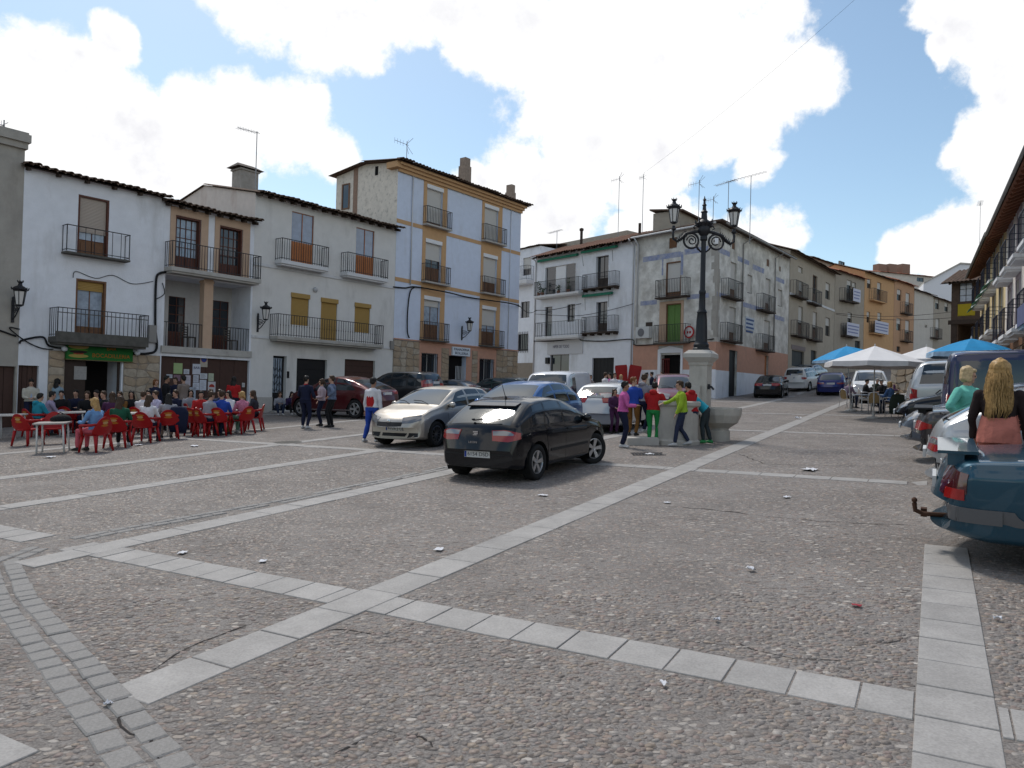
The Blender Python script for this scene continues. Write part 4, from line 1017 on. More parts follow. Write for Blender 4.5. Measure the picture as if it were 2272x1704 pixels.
def house_tall():
 u0 = F1.uv(878, 560)[0] + .003; u1 = F1.uv(1153, 600)[0]
 h = House('house', 'tall white four-storey house with ochre bands above the bakery', F1, u0, u1, F1.uv(1018, 408)[1], 5.2, M_whiteblue, M_peelside)
 t = h.zt - h.dz
 zst = (h.U(5, 1165, 412)[1] + h.U(5, 2165, 510)[1]) / 2
 colL = (h.U(4, 1058, 600)[0], h.U(4, 1290, 650)[0]); colR = (h.U(4, 1630, 850)[0], h.U(4, 1828, 900)[0])
 oL = (h.U(4, 1090, 600)[0], h.U(4, 1246, 640)[0]); oR = (h.U(4, 1655, 800)[0], h.U(4, 1790, 830)[0])
 fl = [(h.U(4, 1180, 815)[1] + h.U(4, 1740, 975)[1]) / 2, (h.U(4, 1165, 1365)[1] + h.U(4, 1720, 1478)[1]) / 2, (h.U(5, 1470, 418)[1] + h.U(5, 1930, 480)[1]) / 2]
 tops = [(h.U(4, 1180, 410)[1] + h.U(4, 1735, 610)[1]) / 2, (h.U(4, 1160, 940)[1] + h.U(4, 1715, 1085)[1]) / 2, (h.U(5, 1465, 62)[1] + h.U(5, 1930, 148)[1]) / 2]
 sh = [[1.0, 1.0], [.42, .68], [.12, .42]]
 sh = [[.86, .9], [.40, .66], [.14, .42]]
 for ci, (oc, cc) in enumerate(((oL, colL), (oR, colR))):
  for k in range(3):
   O = (oc[0], fl[k] + .02, oc[1], tops[k])
   window(h, O, .2, shut=sh[k][ci], shutm=M_shut_wh, box=M_boxw, fm=M_wood_br, gm=M_glass if k != 2 else M_curtain, cols=2, rows=1, panel=.38, panelm=M_wood_br, name='door')
   balcony(h, cc[0] - .02, cc[1] + .12, fl[k] + .02, 1.0, .38, .09, M_mould if k == 2 else M_slabc, M_iron2, .125)
  zs_ = [t - .02] + [x for k in range(3) for x in (tops[k] + .001, fl[k] + .02)] + [zst]
  bx = []
  for a, b_ in zip(zs_[0::2], zs_[1::2]): bx.append((oc[0], oc[1], -.025, -.001, b_ + (.0 if b_ != zst else 0), a)) if a - b_ > .02 else None
  bx += [(cc[0], oc[0] - .001, -.026, -.001, zst, t - .02), (oc[1] + .001, cc[1], -.026, -.001, zst, t - .02)]
  trim(h, 'ochre_band', M_ochre, *bx)
 for zc in ((h.U(4, 800, 745)[1] + h.U(4, 2000, 1070)[1]) / 2, (h.U(4, 800, 1318)[1] + h.U(4, 1995, 1545)[1]) / 2):
  for a_, b_ in ((0, colL[0] - .002), (colL[1] + .002, colR[0] - .002), (colR[1] + .002, h.w)): trim(h, 'ochre_string', M_ochre, (a_, b_, -.02, -.001, zc - .13, zc + .09))
 W = h.w
 d = h.R(5, 1602, 552, 1745, 790); w1 = h.R(5, 1380, 532, 1508, 725); w2 = h.R(5, 1855, 578, 1968, 735)
 zg = h.F.ground(h.u1) - h.dz
 dark_opening(h, (d[0], -.3, d[2], d[3]), .35, 'bakery_doorway')
 for q in (w1, w2):
  q = (q[0], zg + .9, q[2], q[3]); window(h, q, .25, fm=M_shut_wh, gm=M_glass, cols=2, rows=1, name='window')
  b = MB(); n = 8
  for i in range(n + 1): x = q[0] + (q[2]-q[0])*i/n; b.box(x - .011, x + .011, -.06, -.04, q[1] - .05, q[3] + .02)
  for z_ in (q[1] + .2, q[3] - .2): b.box(q[0] - .05, q[2] + .05, -.065, -.035, z_ - .012, z_ + .012)
  b.build('window_grille', M_iron, h.root)
 b = MB(); 
 for i in range(7): x = d[0] + .5*(d[2]-d[0]) + .5*(d[2]-d[0])*i/6; b.box(x - .014, x + .014, .1, .13, zg - .2, d[3] - .6)
 b.build('bakery_gate', M_pipe_w, h.root)
 s = h.R(5, 1625, 482, 1768, 552)
 sg = empty('bakery_sign'); sg.parent = h.root
 b = MB(); b.box(s[0], s[2], -.14, -.03, s[1], s[3]); b.build('panel', mat('white_sign', (.62, .68, .74), .5), sg)
 ink = mat('sign_navy', (.01, .015, .06), .6); Hs = s[3]-s[1]; Ws = s[2]-s[0]
 text(sg, 'PANADERIA', Hs*.40, ((s[0]+s[2])/2, -.146, s[1] + Hs*.72), ink, width=Ws*.86); text(sg, 'BOLLERIA', Hs*.40, ((s[0]+s[2])/2, -.146, s[1] + Hs*.28), ink, width=Ws*.74)
 sal = M_salmon
 za = zst - .02; zl0 = -.3
 sL = h.R(5, 1152, 425, 1362, 700); sR = h.R(5, 1992, 505, 2162, 745); n1 = h.R(5, 1542, 480, 1603, 760); n2 = h.R(5, 1792, 515, 1838, 755)
 rubble(h, (.003, zg - .15, sL[2], za - .03), .42, dep=.04); rubble(h, (sR[0], zg - .15, W - .003, za - .03), .42, dep=.04)
 rubble(h, (n1[0], zg - .1, n1[2], za - .25), .34, dep=.03); rubble(h, (n2[0], zg - .1, n2[2], za - .25), .3, dep=.03)
 def sal_boxes(a, c, openings):
  bx = []; cur = a
  for o_ in sorted(openings): 
   bx.append((cur, o_[0] - .001, -.022, -.001, -.3, za)); bx.append((o_[0], o_[2], -.022, -.001, o_[3] + .002, za))
   if o_[1] > 0: bx.append((o_[0], o_[2], -.022, -.001, -.3, o_[1] - .002))
   cur = o_[2] + .001
  bx.append((cur, c, -.022, -.001, -.3, za)); return bx
 trim(h, 'salmon_facing', sal, *sal_boxes(sL[2] + .002, sR[0] - .002, [(w1[0], zg + .9, w1[2], w1[3]), (d[0], -.3, d[2], d[3]), (w2[0], zg + .9, w2[2], w2[3])]))
 trim(h, 'ledge', M_salmon, (0, W, -.09, -.0235, zst - .03, zst + .04))
 h.walls(ridge=.32); h.roof(.32, .55, tiles=True, ends=.42)
 trim(h, 'cornice', M_ochre, (-.02, W + .02, -.12, -.028, t - .5, t - .33), (-.08, W + .08, -.24, -.028, t - .329, t - .17), (-.16, W + .16, -.38, -.028, t - .169, t - .02))
 b = MB(); b.box(-.35, -.002, -.3, .55, t - .35, t - .02); b.build('cornice_return', M_ochre, h.root)
 b = MB(); b.box(-.03, -.001, 3.3, 3.65, -.2, t + .3); b.build('pilaster', mat('brown_band', (.30, .20, .15), .9, var=.2), h.root)
 b = MB(); b.box(-.02, -.001, 4.0, 4.6, t - 2.0, t - .6); wd = b.build('side_window', M_glass, h.root)
 b = MB(); b.box(-.05, -.021, 3.95, 4.05, t - 2.05, t - .55); b.box(-.05, -.021, 4.55, 4.65, t - 2.05, t - .55); b.box(-.05, -.021, 4.051, 4.549, t - .62, t - .55); b.box(-.05, -.021, 4.051, 4.549, t - 2.05, t - 1.98); b.build('frame', M_wood_br, wd)
 b = MB(); b.box(-.012, -.001, 1.6, 1.85, t - .45, t + .05); b.build('vent_opening', M_dark, h.root)
 for (zx, zt_, zb_, wd_) in ((1470, 140, 335, .5), (1917, 403, 505, .4)):
  u_, z_ = h.F.uv(*Z(4, zx, zt_), y=3.0); u_ -= h.du; z_ -= h.dz
  b = MB(); b.box(u_ - wd_*.62, u_ + wd_*.62, 3 - .3, 3 + .3, t + .3, z_ - .55); b.box(u_ - wd_*.5, u_ + wd_*.5, 3 - .25, 3 + .25, z_ - .549, z_); b.build('chimney', mat('chimney_plaster', (.30, .235, .19), .9, var=.3, vscale=6), h.root)
 u_, z_ = h.F.uv(*Z(3, 1855, 50), y=1.5); antenna(h, u_ - h.du, t + .5, z_ - h.dz, 1.5, 1, s=1.4)
 b = MB()
 for zx, z0, z1 in ((955, 265, 1380),):
  a_ = h.U(4, zx, z0); c_ = h.U(4, 925, z1); b.tube([(a_[0], -.06, a_[1]), (a_[0], -.06, c_[1])], .035, 8)
 b.build('drainpipe', M_pipe_w, h.root, smooth=True)
 a_ = h.U(4, 1918, 600); b = MB(); b.tube([(a_[0], -.05, a_[1]), (a_[0], -.05, zst)], .022, 6); b.build('drainpipe', M_pipe_w, h.root, smooth=True)
 y_ = -.08; zz = lambda x, y: h.U(4, x, y)
 cable(h, [(zz(795, 1410)[0] - .3, y_, zz(795, 1408)[1]), (zz(870, 1410)[0], y_, zz(870, 1412)[1]), (zz(980, 1400)[0], y_, zz(980, 1402)[1]), (zz(1250, 1460)[0], y_ - .35, zz(1250, 1460)[1]), (zz(1500, 1505)[0], y_, zz(1500, 1505)[1]), (zz(1850, 1565)[0], y_ - .4, zz(1850, 1565)[1]), (W, y_, zz(1980, 1590)[1])], .04)
 cable(h, [(zz(970, 1400)[0], y_, zz(970, 1402)[1]), (zz(920, 1450)[0], y_, zz(920, 1450)[1]), (zz(895, 1640)[0], y_, zz(895, 1640)[1]), (h.U(5, 1260, 350)[0], y_, h.U(5, 1260, 350)[1]), (h.U(5, 1275, 405)[0], y_, h.U(5, 1275, 405)[1])], .035)
 return h
H4 = house_tall()
wall_lantern(F1, *Z(2, 160, 290), 'black wall lantern on the grey house beside the green bar sign', .9)
wall_lantern(F1, *Z(5, 108, 258), 'black wall lantern on the cream house beside its long balcony', .85)
wall_lantern(F1, *Z(5, 1775, 350), 'black wall lantern above the bakery sign', .85)
# houses beyond the lamp
M_peel = mat('stained_cream_plaster', (.66, .64, .60), .9, var=.28, vscale=1.3, bump=.45, bscale=9, stain=(.27, .24, .20), samt=.7, sscale=.9)
M_blueband = mat('faded_blue_band', (.22, .26, .42), .9, var=.3, vscale=5, stain=(.50, .48, .46), samt=.9, sscale=2.6)
M_green = mat('green_awning', (.02, .16, .10), .7, var=.15)
M_beige = mat('beige_plaster', (.40, .35, .285), .9, var=.1, vscale=2, bump=.25, bscale=15, stain=(.25, .21, .18), samt=.35, sscale=.8, streak=True)
M_tan = mat('tan_plaster', (.36, .315, .26), .9, var=.1, vscale=2, bump=.2, stain=(.24, .2, .17), samt=.3, sscale=.8)
M_apricot = mat('apricot_plaster', (.55, .33, .17), .9, var=.08, vscale=2.5, bump=.2)
M_terra = mat('terracotta_plaster', (.47, .28, .17), .9, var=.08, vscale=2.5, bump=.2)
M_pale = mat('pale_plaster', (.54, .50, .45), .9, var=.08, vscale=1.5, bump=.2, stain=(.4, .36, .31), samt=.3, sscale=.6)
M_plainwhite = mat('clean_white_render', (.76, .76, .79), .85, var=.03)
M_yellow = mat('yellow_plaster', (.66, .52, .29), .9, var=.1, vscale=2, bump=.2, stain=(.4, .33, .22), samt=.3, sscale=.9)
M_greend = mat('green_shutter', (.12, .22, .06), .6, var=.1)
M_plaque = mat('plaque_print', (.50, .54, .60), .6, var=.08)
def merge_into(h, sub):
 for ch in list(sub.root.children):
  m = h.root.matrix_basis.inverted() @ sub.root.matrix_basis @ ch.matrix_basis
  ch.parent = h.root; ch.matrix_parent_inverse = Matrix(); ch.matrix_basis = m
 bpy.data.objects.remove(sub.root)
def house_hiper():
 u0 = F2.uv(1186, 680)[0]; u1 = F2.uv(1408, 640)[0]
 h = House('house', 'white house with green rolled awnings and four small balconies beside the corner house', F2, u0, u1, (F2.uv(*Z(6, 250, 700))[1] + F2.uv(*Z(6, 1030, 560))[1]) / 2, 6, M_white)
 def bal(x0, x1, fl, rail, **k):
  xm = (x0 + x1) / 2; pr = k.get('proj', .5)
  ua = h.F.uv(*Z(6, x0, fl), y=-pr)[0] - h.du; ub = h.F.uv(*Z(6, x1, fl), y=-pr)[0] - h.du; z0 = h.F.uv(*Z(6, xm, fl), y=-pr)[1] - h.dz; z1 = h.F.uv(*Z(6, xm, rail), y=-pr)[1] - h.dz
  return z0, balcony(h, ua, ub, z0, z1 - z0, **k)
 z, b1 = bal(235, 600, 1000, 885, proj=.7, slabm=M_slabw, pitch=.13, thick=.16)
 q = h.R(6, 330, 770, 578, 960); q = (q[0], z, q[2], q[3]); window(h, q, .18, fm=M_boxw, gm=M_glass, cols=3, rows=1, name='window')
 trim(h, 'sliding_panel', M_boxw, (q[0] + (q[2]-q[0])*.33 + .02, q[0] + (q[2]-q[0])*.66, .09, .105, z + .05, q[3] - .05))
 z, b2 = bal(630, 900, 945, 830, proj=.5, slabm=M_wood_dk, pitch=.13, thick=.1)
 q = h.R(6, 745, 692, 848, 920); window(h, (q[0], z, q[2], q[3]), .3, fm=M_wood_dk, gm=M_glass, cols=2, rows=1, panel=.3, panelm=M_wood_dk, name='door')
 z, b3 = bal(245, 600, 1345, 1228, proj=.7, slabm=M_slabw, pitch=.16, thick=.2)
 q = h.R(6, 328, 1108, 386, 1310); window(h, (q[0], z, q[2], q[3]), .2, fm=M_wood_dk, gm=M_glass, cols=1, rows=1, name='door')
 q = h.R(6, 508, 1088, 572, 1230); window(h, q, .2, fm=M_wood_dk, gm=M_glass, cols=2, rows=1)
 z, b4 = bal(622, 892, 1312, 1185, proj=.5, slabm=M_wood_dk, pitch=.13, thick=.1)
 q = h.R(6, 745, 1068, 838, 1310); window(h, (q[0], z, q[2], q[3]), .3, fm=M_wood_dk, gm=M_glass, cols=2, rows=1, panel=.3, panelm=M_wood_dk, name='door')
 for b_ in (b2, b4):
  mb = MB()
  for i in range(5): 
   vs = [v.co for v in b_.data.vertices]; a = min(v.x for v in vs); c = max(v.x for v in vs); zb = min(v.z for v in vs); x = a + .1 + (c-a-.2)*i/4; mb.box(x - .05, x + .05, -.42, -.002, zb - .14, zb - .002)
  mb.build('balcony_brackets', M_wood_dk, b_)
 for (x0, y0, x1, y1) in ((285, 742, 608, 678), (640, 668, 930, 612), (650, 1030, 890, 988)):
  a = h.U(6, x0, y0); c = h.U(6, x1, y1); zz = (a[1] + c[1])/2; b = MB(); b.tube([(a[0], -.14, zz), (c[0], -.14, zz)], .10, 10); b.box(a[0] + .02, c[0] - .02, -.28, -.22, zz - .12, zz + .05); aw = b.build('rolled_awning', M_green, h.root)
 d = h.R(6, 370, 1500, 526, 1640); zg = 0.1; h_ = (d[0], 0.0, d[2], d[3]); window(h, h_, .2, fm=M_wood_dk, gm=M_glass, cols=2, rows=1, name='shop_door')
 g = h.R(6, 714, 1526, 892, 1650); garage(h, (g[0], 0.0, g[2], g[3]), M_darkdoor, boards=6)
 s = h.R(6, 352, 1396, 640, 1496); sg = empty('shop_sign'); sg.parent = h.root
 b = MB(); b.box(s[0], s[2], -.06, -.002, s[1], s[3]); b.build('panel', mat('pale_sign', (.55, .55, .57), .6), sg)
 text(sg, 'HIPER DE TODO', (s[3]-s[1])*.36, (s[0] + (s[2]-s[0])*.40, -.064, s[1] + (s[3]-s[1])*.62), mat('sign_ink', (.02, .02, .06), .6), width=(s[2]-s[0])*.46)
 trim(h, 'wall_box', M_darkdoor, (h.U(6, 345, 1550)[0], h.U(6, 370, 1550)[0], -.2, -.002, h.U(6, 358, 1575)[1], h.U(6, 358, 1525)[1]))
 h.walls(ridge=1.1); h.roof(1.1, .6, m=mat('brown_roof_tile', (.15, .075, .05), .9, var=.3, vscale=4), tiles=False, rafters=.75)
 t = h.zt - h.dz
 b = MB(); b.tube([(.1, -.62, t - .12), (.1, -.1, t - .35), (.1, -.06, t - .6), (.1, -.06, .1)], .05, 8); b.build('drainpipe', M_pipe_w, h.root, smooth=True)
 x = h.w - .12; b = MB(); b.tube([(x, -.62, t - .1), (x, -.1, t - .4), (x, -.06, t - .7), (x, -.06, .1)], .05, 8); b.build('drainpipe', M_pipe_w, h.root, smooth=True)
 p = lambda a, c, y=-.08: (h.U(6, a, c)[0], y, h.U(6, a, c)[1])
 cable(h, [p(245, 1390), p(400, 1390), p(600, 1370), p(640, 1385), p(820, 1390), p(1040, 1375), p(1058, 1420)], .035)
 cable(h, [p(270, 1140, -.3), p(430, 1135, -.4), p(640, 1085, -.2)], .025)
 cable(h, [p(270, 1170, -.3), p(600, 1185, -.3), p(840, 1145, -.2), p(1060, 1085, -.1)], .02)
 for a, c in (((900, 650), (905, 740)), ((650, 690), (665, 780)), ((675, 1050), (680, 1140)), ((870, 1010), (870, 1115))): cable(h, [p(*a, -.25), p(*c, -.28)], .014)
 b = MB(); u_, z_ = h.F.uv(*Z(6, 628, 490), y=2.5); u_ -= h.du; z_ -= h.dz; b.tube([(u_, 2.5, t + .2), (u_, 2.5, z_)], .11, 8); b.lathe([(.11, 0), (.17, .05), (.17, .2), (.05, .26)], 8, Matrix.Translation((u_, 2.5, z_))); b.build('stove_pipe', M_wood_dk, h.root)
 for zx, zt_, st, s_ in ((428, 490, 2, .8), (938, 40, 1, 1.2)):
  u_, z_ = h.F.uv(*Z(6, zx, zt_), y=3.0); antenna(h, u_ - h.du, t, z_ - h.dz, 3.0, st, s=s_)
 vs = [v.co for v in b1.data.vertices]; a = min(v.x for v in vs); zt_ = max(v.z for v in vs)
 return h, a, zt_
H5, potx, potz = house_hiper()
M_leaf = mat('house_plant_leaf', (.04, .10, .025), .6, var=.4, vscale=6)
M_pot = mat('terracotta_pot', (.28, .12, .07), .8)
def pot_plant(M, label, h=.7, n=60, spread=.3, seed=0):
 rr = random.Random(seed); root = empty('potted_plant', M, label, 'plant', 'plants on the balcony')
 b = MB(); b.lathe([(.10, 0), (.14, .22), (.15, .25), (.13, .25)], 10); b.build('pot', M_pot, root)
 b = MB()
 for i in range(n):
  a = rr.uniform(0, 6.28); r = rr.uniform(.05, spread); z = .2 + rr.uniform(0, h); c = Vector((math.cos(a)*r*rr.random(), math.sin(a)*r*rr.random(), z))
  d = Vector((math.cos(a), math.sin(a), rr.uniform(.2, 1.2))).normalized(); s = d.cross(Vector((0, 0, 1))).normalized()*.035; e = d*rr.uniform(.10, .24)
  b.add([c - s*.2, c + e*.5 + s, c + e, c + e*.5 - s], [(0, 1, 2, 3)])
 b.build('foliage', M_leaf, root); b = MB(); b.tube([(0, 0, .2), (0, 0, .2 + h*.7)], .012, 5); b.build('stem', M_wood_br, root)
for i, (dx, hh, lb) in enumerate(((.35, .95, 'tall leafy potted plant at the left end of the upper balcony'), (.8, .35, 'low green potted plant second along the upper balcony'), (2.6, .4, 'small dark potted plant in the middle of the upper balcony'), (3.7, .9, 'bushy potted plant near the right end of the upper balcony'))):
 pot_plant(H5.root.matrix_basis @ Matrix.Translation((potx + dx, -.45, potz)), lb, hh, 80, .3, i)
def house_corner():
 u0 = F2.uv(1408, 640)[0] + .004
 zt = (F2.uv(*Z(6, 1045, 562))[1] + F2.uv(*Z(6, 1700, 425))[1]) / 2
 h = House('house', 'corner house with stained walls, faded blue bands and a salmon ground floor', F2, u0, 0.0, zt, 5, M_peel)
 t = h.zt - h.dz
 q = h.R(6, 1345, 542, 1408, 626); window(h, q, .1, shut=1.0, shutm=M_wood_br)
 q = h.R(6, 1318, 740, 1442, 1010); z0 = h.F.uv(*Z(6, 1350, 1022), y=-.5)[1] - h.dz; window(h, (q[0], z0, q[2], q[3]), .18, shut=.82, shutm=M_shut_wh, fm=M_wood_br, panel=.5, panelm=M_wood_br, name='door', jamb=M_wood_br)
 ua = h.F.uv(*Z(6, 1225, 1035), y=-.5)[0] - h.du; ub = h.F.uv(*Z(6, 1480, 1010), y=-.5)[0] - h.du; balcony(h, ua, ub, z0, 1.15, .5, .1, M_wood_dk, M_iron2, .125)
 q = h.R(6, 1318, 1082, 1442, 1400); z1 = h.F.uv(*Z(6, 1345, 1395), y=-.55)[1] - h.dz; q = (q[0], z1, q[2], q[3])
 window(h, q, .15, fm=M_greend, gm=M_greend, cols=2, rows=1, panel=.0, name='door', jamb=M_wood_br)
 ua = h.F.uv(*Z(6, 1212, 1400), y=-.55)[0] - h.du; ub = h.F.uv(*Z(6, 1475, 1385), y=-.55)[0] - h.du; balcony(h, ua, ub, z1, 1.15, .55, .12, M_mould, M_iron2, .125)
 s = h.R(6, 1265, 1062, 1462, 1390); trim(h, 'peach_surround', M_orange, (s[0], q[0] - .001, -.03, -.001, z1, s[3]), (q[2] + .001, s[2], -.03, -.001, z1, s[3]), (q[0], q[2], -.03, -.001, q[3] + .001, s[3]))
 zs = (h.U(6, 1070, 1428)[1] + h.U(6, 1690, 1385)[1]) / 2
 d = h.R(6, 1278, 1500, 1442, 1660); h.hole((d[0], .0, d[2], d[3]), .35)
 b = MB(); b.box(d[0], d[2], .34, .37, 0, d[3]); p = b.build('doorway', M_dark, h.root); b = MB()
 for i in range(5): x = d[0] + .05 + i*.14; b.box(x - .02, x + .02, .05, .09, .05, d[3] - .35)
 b.box(d[0], d[0] + .66, .06, .08, d[3] - .33, d[3] - .25); b.box(d[2] - .1, d[2] - .02, .05, .1, 0, d[3]); b.build('red_door_leaf', mat('dark_red_paint', (.12, .012, .012), .5), p)
 e = h.R(6, 1256, 1482, 1458, 1660); ap = h.U(6, 1355, 1428)
 b = MB(); b.box(e[0], d[0] - .001, -.09, -.002, -.1, d[3] + .12); b.box(d[2] + .001, e[2], -.09, -.002, -.1, d[3] + .12)
 b.add([(e[0], -.09, d[3] + .121), (e[2], -.09, d[3] + .121), (e[2], -.09, d[3] + .35), (ap[0], -.09, ap[1]), (e[0], -.09, d[3] + .35), (e[0], -.002, d[3] + .121), (e[2], -.002, d[3] + .121), (e[2], -.002, d[3] + .35), (ap[0], -.002, ap[1]), (e[0], -.002, d[3] + .35)], [(0, 1, 2, 3, 4), (0, 5, 6, 1), (1, 6, 7, 2), (2, 7, 8, 3), (3, 8, 9, 4), (4, 9, 5, 0)]); b.build('pediment', M_plainwhite, h.root)
 zw = h.U(6, 1150, 1625)[1]
 trim(h, 'salmon_facing', M_salmon, (.0, e[0] - .001, -.02, -.001, zw, zs), (e[2] + .001, h.w, -.02, -.001, zw, zs), (e[0], e[2], -.02, -.001, max(ap[1], d[3]) + .01, zs))
 trim(h, 'white_plinth', M_white, (.0, e[0] - .001, -.035, -.001, -.5, zw - .001), (e[2] + .001, h.w, -.035, -.001, -.5, zw - .001))
 for (x0, y0, x1, y1, hh) in ((1130, 728, 1440, 672, .18), (1470, 662, 1665, 632, .18), (1110, 1082, 1245, 1070, .15), (1490, 1032, 1670, 1012, .15)):
  a = h.U(6, x0, y0); c = h.U(6, x1, y1); zz = (a[1]+c[1])/2; trim(h, 'blue_band', M_blueband, (a[0], c[0], -.006, -.0005, zz - hh, zz + hh))
 for (x0, x1, y0, y1) in ((1285, 1297, 720, 850), (1440, 1460, 660, 850)):
  q2 = h.R(6, x0, y0, x1, y1); trim(h, 'blue_band', M_blueband, (q2[0], q2[2], -.006, -.0005, q2[1], q2[3]))
 ac = h.R(6, 1100, 1275, 1208, 1368); acm = h.root
 p = empty('air_conditioner'); p.parent = h.root; b = MB(); b.box(ac[0], ac[2], -.38, -.05, ac[1], ac[3]); b.build('casing', mat('ac_casing', (.55, .55, .54), .5), p)
 cx, cz = ac[0] + (ac[2]-ac[0])*.4, (ac[1]+ac[3])/2; b = MB(); b.lathe([(.28, 0), (.28, .02), (.06, .03)], 18, Matrix.Translation((cx, -.381, cz)) @ Matrix.Rotation(R(90), 4, 'X')); b.build('fan_grille', mat('grey_grille', (.16, .16, .17), .6), p)
 trim(h, 'brown_vent', M_wood_dk, (h.U(6, 1155, 1250)[0], h.U(6, 1208, 1250)[0], -.03, -.001, h.U(6, 1180, 1268)[1], h.U(6, 1180, 1235)[1]))
 b = MB()
 for i in range(16): 
  zz = zs + .3 + i*(t - zs - .6)/16; w_ = random.uniform(.18, .6); b.box(h.w - w_, h.w - .003, -.008 - .004*(i % 2), -.0015, zz, zz + (t - zs - .6)/16 + .02)
 b.build('bare_corner', M_greyplaster, h.root)
 h.walls(ridge=.1, sides=(False, False), back=False)
 b = MB(); b.tube([(0, -.50, t - .05), (h.w + .1, -.50, t - .05)], .07, 8); b.build('gutter', M_pipe_w, h.root, smooth=True)
 b = MB(); b.tube([(.3, -.5, t - .1), (.3, -.08, t - .5), (.3, -.06, zs + .1)], .055, 8); b.build('drainpipe', M_pipe_w, h.root, smooth=True)
 p_ = lambda a, c, y=-.08: (h.U(6, a, c)[0], y, h.U(6, a, c)[1])
 cable(h, [p_(1060, 1400), p_(1090, 1425), p_(1300, 1412), p_(1480, 1400), p_(1715, 1372)], .035)
 for zx, zt_, st, s_ in ((1135, 25, 1, .6), (1592, 70, 1, 1.3), (1832, 90, 2, .8), (1708, 205, 1, 1.0), (2015, 38, 2, 1.5)):
  u_, z_ = h.F.uv(*Z(6, zx, zt_), y=3.0); antenna(h, u_ - h.du, t + .3, z_ - h.dz, 3.0, st, s=s_)
 u_, z_ = h.F.uv(*Z(6, 1105, 425), y=2.0); b = MB(); b.tube([(u_ - h.du, 2.0, t + .2), (u_ - h.du, 2.0, z_ - h.dz)], .10, 8); b.build('stove_pipe', M_wood_dk, h.root)
 # street side
 u1 = F3.uv(1750, 680)[0]
 zt3 = (F3.uv(*Z(6, 1850, 490))[1] + F3.uv(*Z(10, 1180, 310))[1]) / 2
 k = House('side', None, F3, 0.004, u1, zt3, 5, M_peel, zb=h.dz); 
 k.zt = h.zt
 def bal3(zn, x0, x1, fl, hr=1.1, pr=.5):
  ua = k.F.uv(*Z(zn, x0, fl[0]), y=-pr)[0] - k.du; ub = k.F.uv(*Z(zn, x1, fl[1]), y=-pr)[0] - k.du; z0 = k.F.uv(*Z(zn, (x0+x1)/2, (fl[0]+fl[1])/2), y=-pr)[1] - k.dz
  balcony(k, ua, ub, z0, hr, pr, .1, M_wood_dk, M_iron2, .14); return z0
 for zn, r in ((6, (1858, 560, 1884, 640)), (10, (632, 160, 692, 322)), (10, (922, 325, 960, 438))): window(k, k.R(zn, *r), .12, shut=1, shutm=M_wood_br)
 for zn, r in ((10, (192, 520, 305, 945)), (10, (892, 860, 995, 1245))): window(k, k.R(zn, *r), .2, shut=.9, shutm=M_shut_wh, fm=M_wood_red)
 for zn, r, b_ in ((6, (1845, 745, 1895, 1030), (1830, 1955, (1015, 1050))), (10, (605, 605, 718, 1340), (553, 850, (1295, 1385))), (6, (1835, 1112, 1890, 1385), (1822, 1948, (1375, 1400))), (6, (2118, 1222, 2170, 1470), (2108, 2212, (1455, 1475)))):
  z0 = bal3(zn, *b_); q = k.R(zn, *r); window(k, (q[0], z0, q[2], q[3]), .2, shut=.7, shutm=M_shut_wh, fm=M_wood_red, panel=.4, panelm=M_wood_br, name='door')
 q = k.R(6, 1832, 1465, 1898, 1660); garage(k, (q[0], .1, q[2], q[3]), M_darkdoor, boards=2, name='door')
 q = k.R(8, 88, 1250, 120, 1360); garage(k, (q[0], .9, q[2], q[3]), M_wood_or, boards=2, name='door')
 zs3 = zs; zw3 = k.U(7, 1850, 450)[1]
 def strips(z0, z1, m, nm, y, holes):
  cur = 0.0; bx = []
  for a, z_, c, d_ in sorted(holes):
   if d_ > z0: bx.append((cur, a - .001, y, -.001, z0, z1)); cur = c + .001
   if d_ > z0 and d_ < z1: bx.append((a, c, y, -.001, d_ + .001, z1))
  bx.append((cur, k.w, y, -.001, z0, z1)); trim(k, nm, m, *bx)
 gl = [x[:4] for x in k.holes if x[1] < 1.2]
 strips(zw3, zs3, M_salmon, 'salmon_facing', -.02, gl); strips(-.5, zw3 - .001, M_white, 'white_plinth', -.035, gl)
 for (zn, x0, y0, x1, y1, hh) in ((6, 1745, 640, 1840, 680, .17), (6, 1905, 715, 2000, 750, .16), (10, 310, 320, 575, 440, .18), (6, 1735, 1005, 1830, 1030, .14), (10, 90, 1190, 540, 1330, .16), (10, 850, 610, 1040, 680, .16), (10, 820, 1480, 1040, 1550, .16)):
  a = k.U(zn, x0, y0); c = k.U(zn, x1, y1); zz = (a[1]+c[1])/2; trim(k, 'blue_band', M_blueband, (a[0], c[0], -.006, -.0005, zz - hh, zz + hh))
 q = k.R(6, 1966, 1195, 2038, 1300); p = empty('plaque'); p.parent = k.root; b = MB(); b.box(q[0], q[2], -.03, -.001, q[1], q[3]); b.build('panel', M_plaque, p)
 b = MB(); 
 for i in range(4): b.box(q[0] + .1, q[2] - .1 - .15*(i % 2), -.034, -.031, q[3] - .25 - i*.27, q[3] - .12 - i*.27)
 b.build('worn_lettering', mat('plaque_ink', (.08, .12, .25), .8), p)
 b = MB(); 
 for i in range(16): 
  zz = zs + .3 + i*(t - zs - .6)/16; w_ = random.uniform(.15, .45); b.box(.003, w_, -.008 - .004*(i % 2), -.0015, zz, zz + (t - zs - .6)/16 + .02)
 b.build('bare_corner', M_greyplaster, k.root)
 k.walls(ridge=.1, sides=(False, True), back=False)
 b = MB(); b.tube([(0, -.50, t - .05), (k.w, -.50, t - .05)], .07, 8); b.build('gutter', M_pipe_g, k.root, smooth=True)
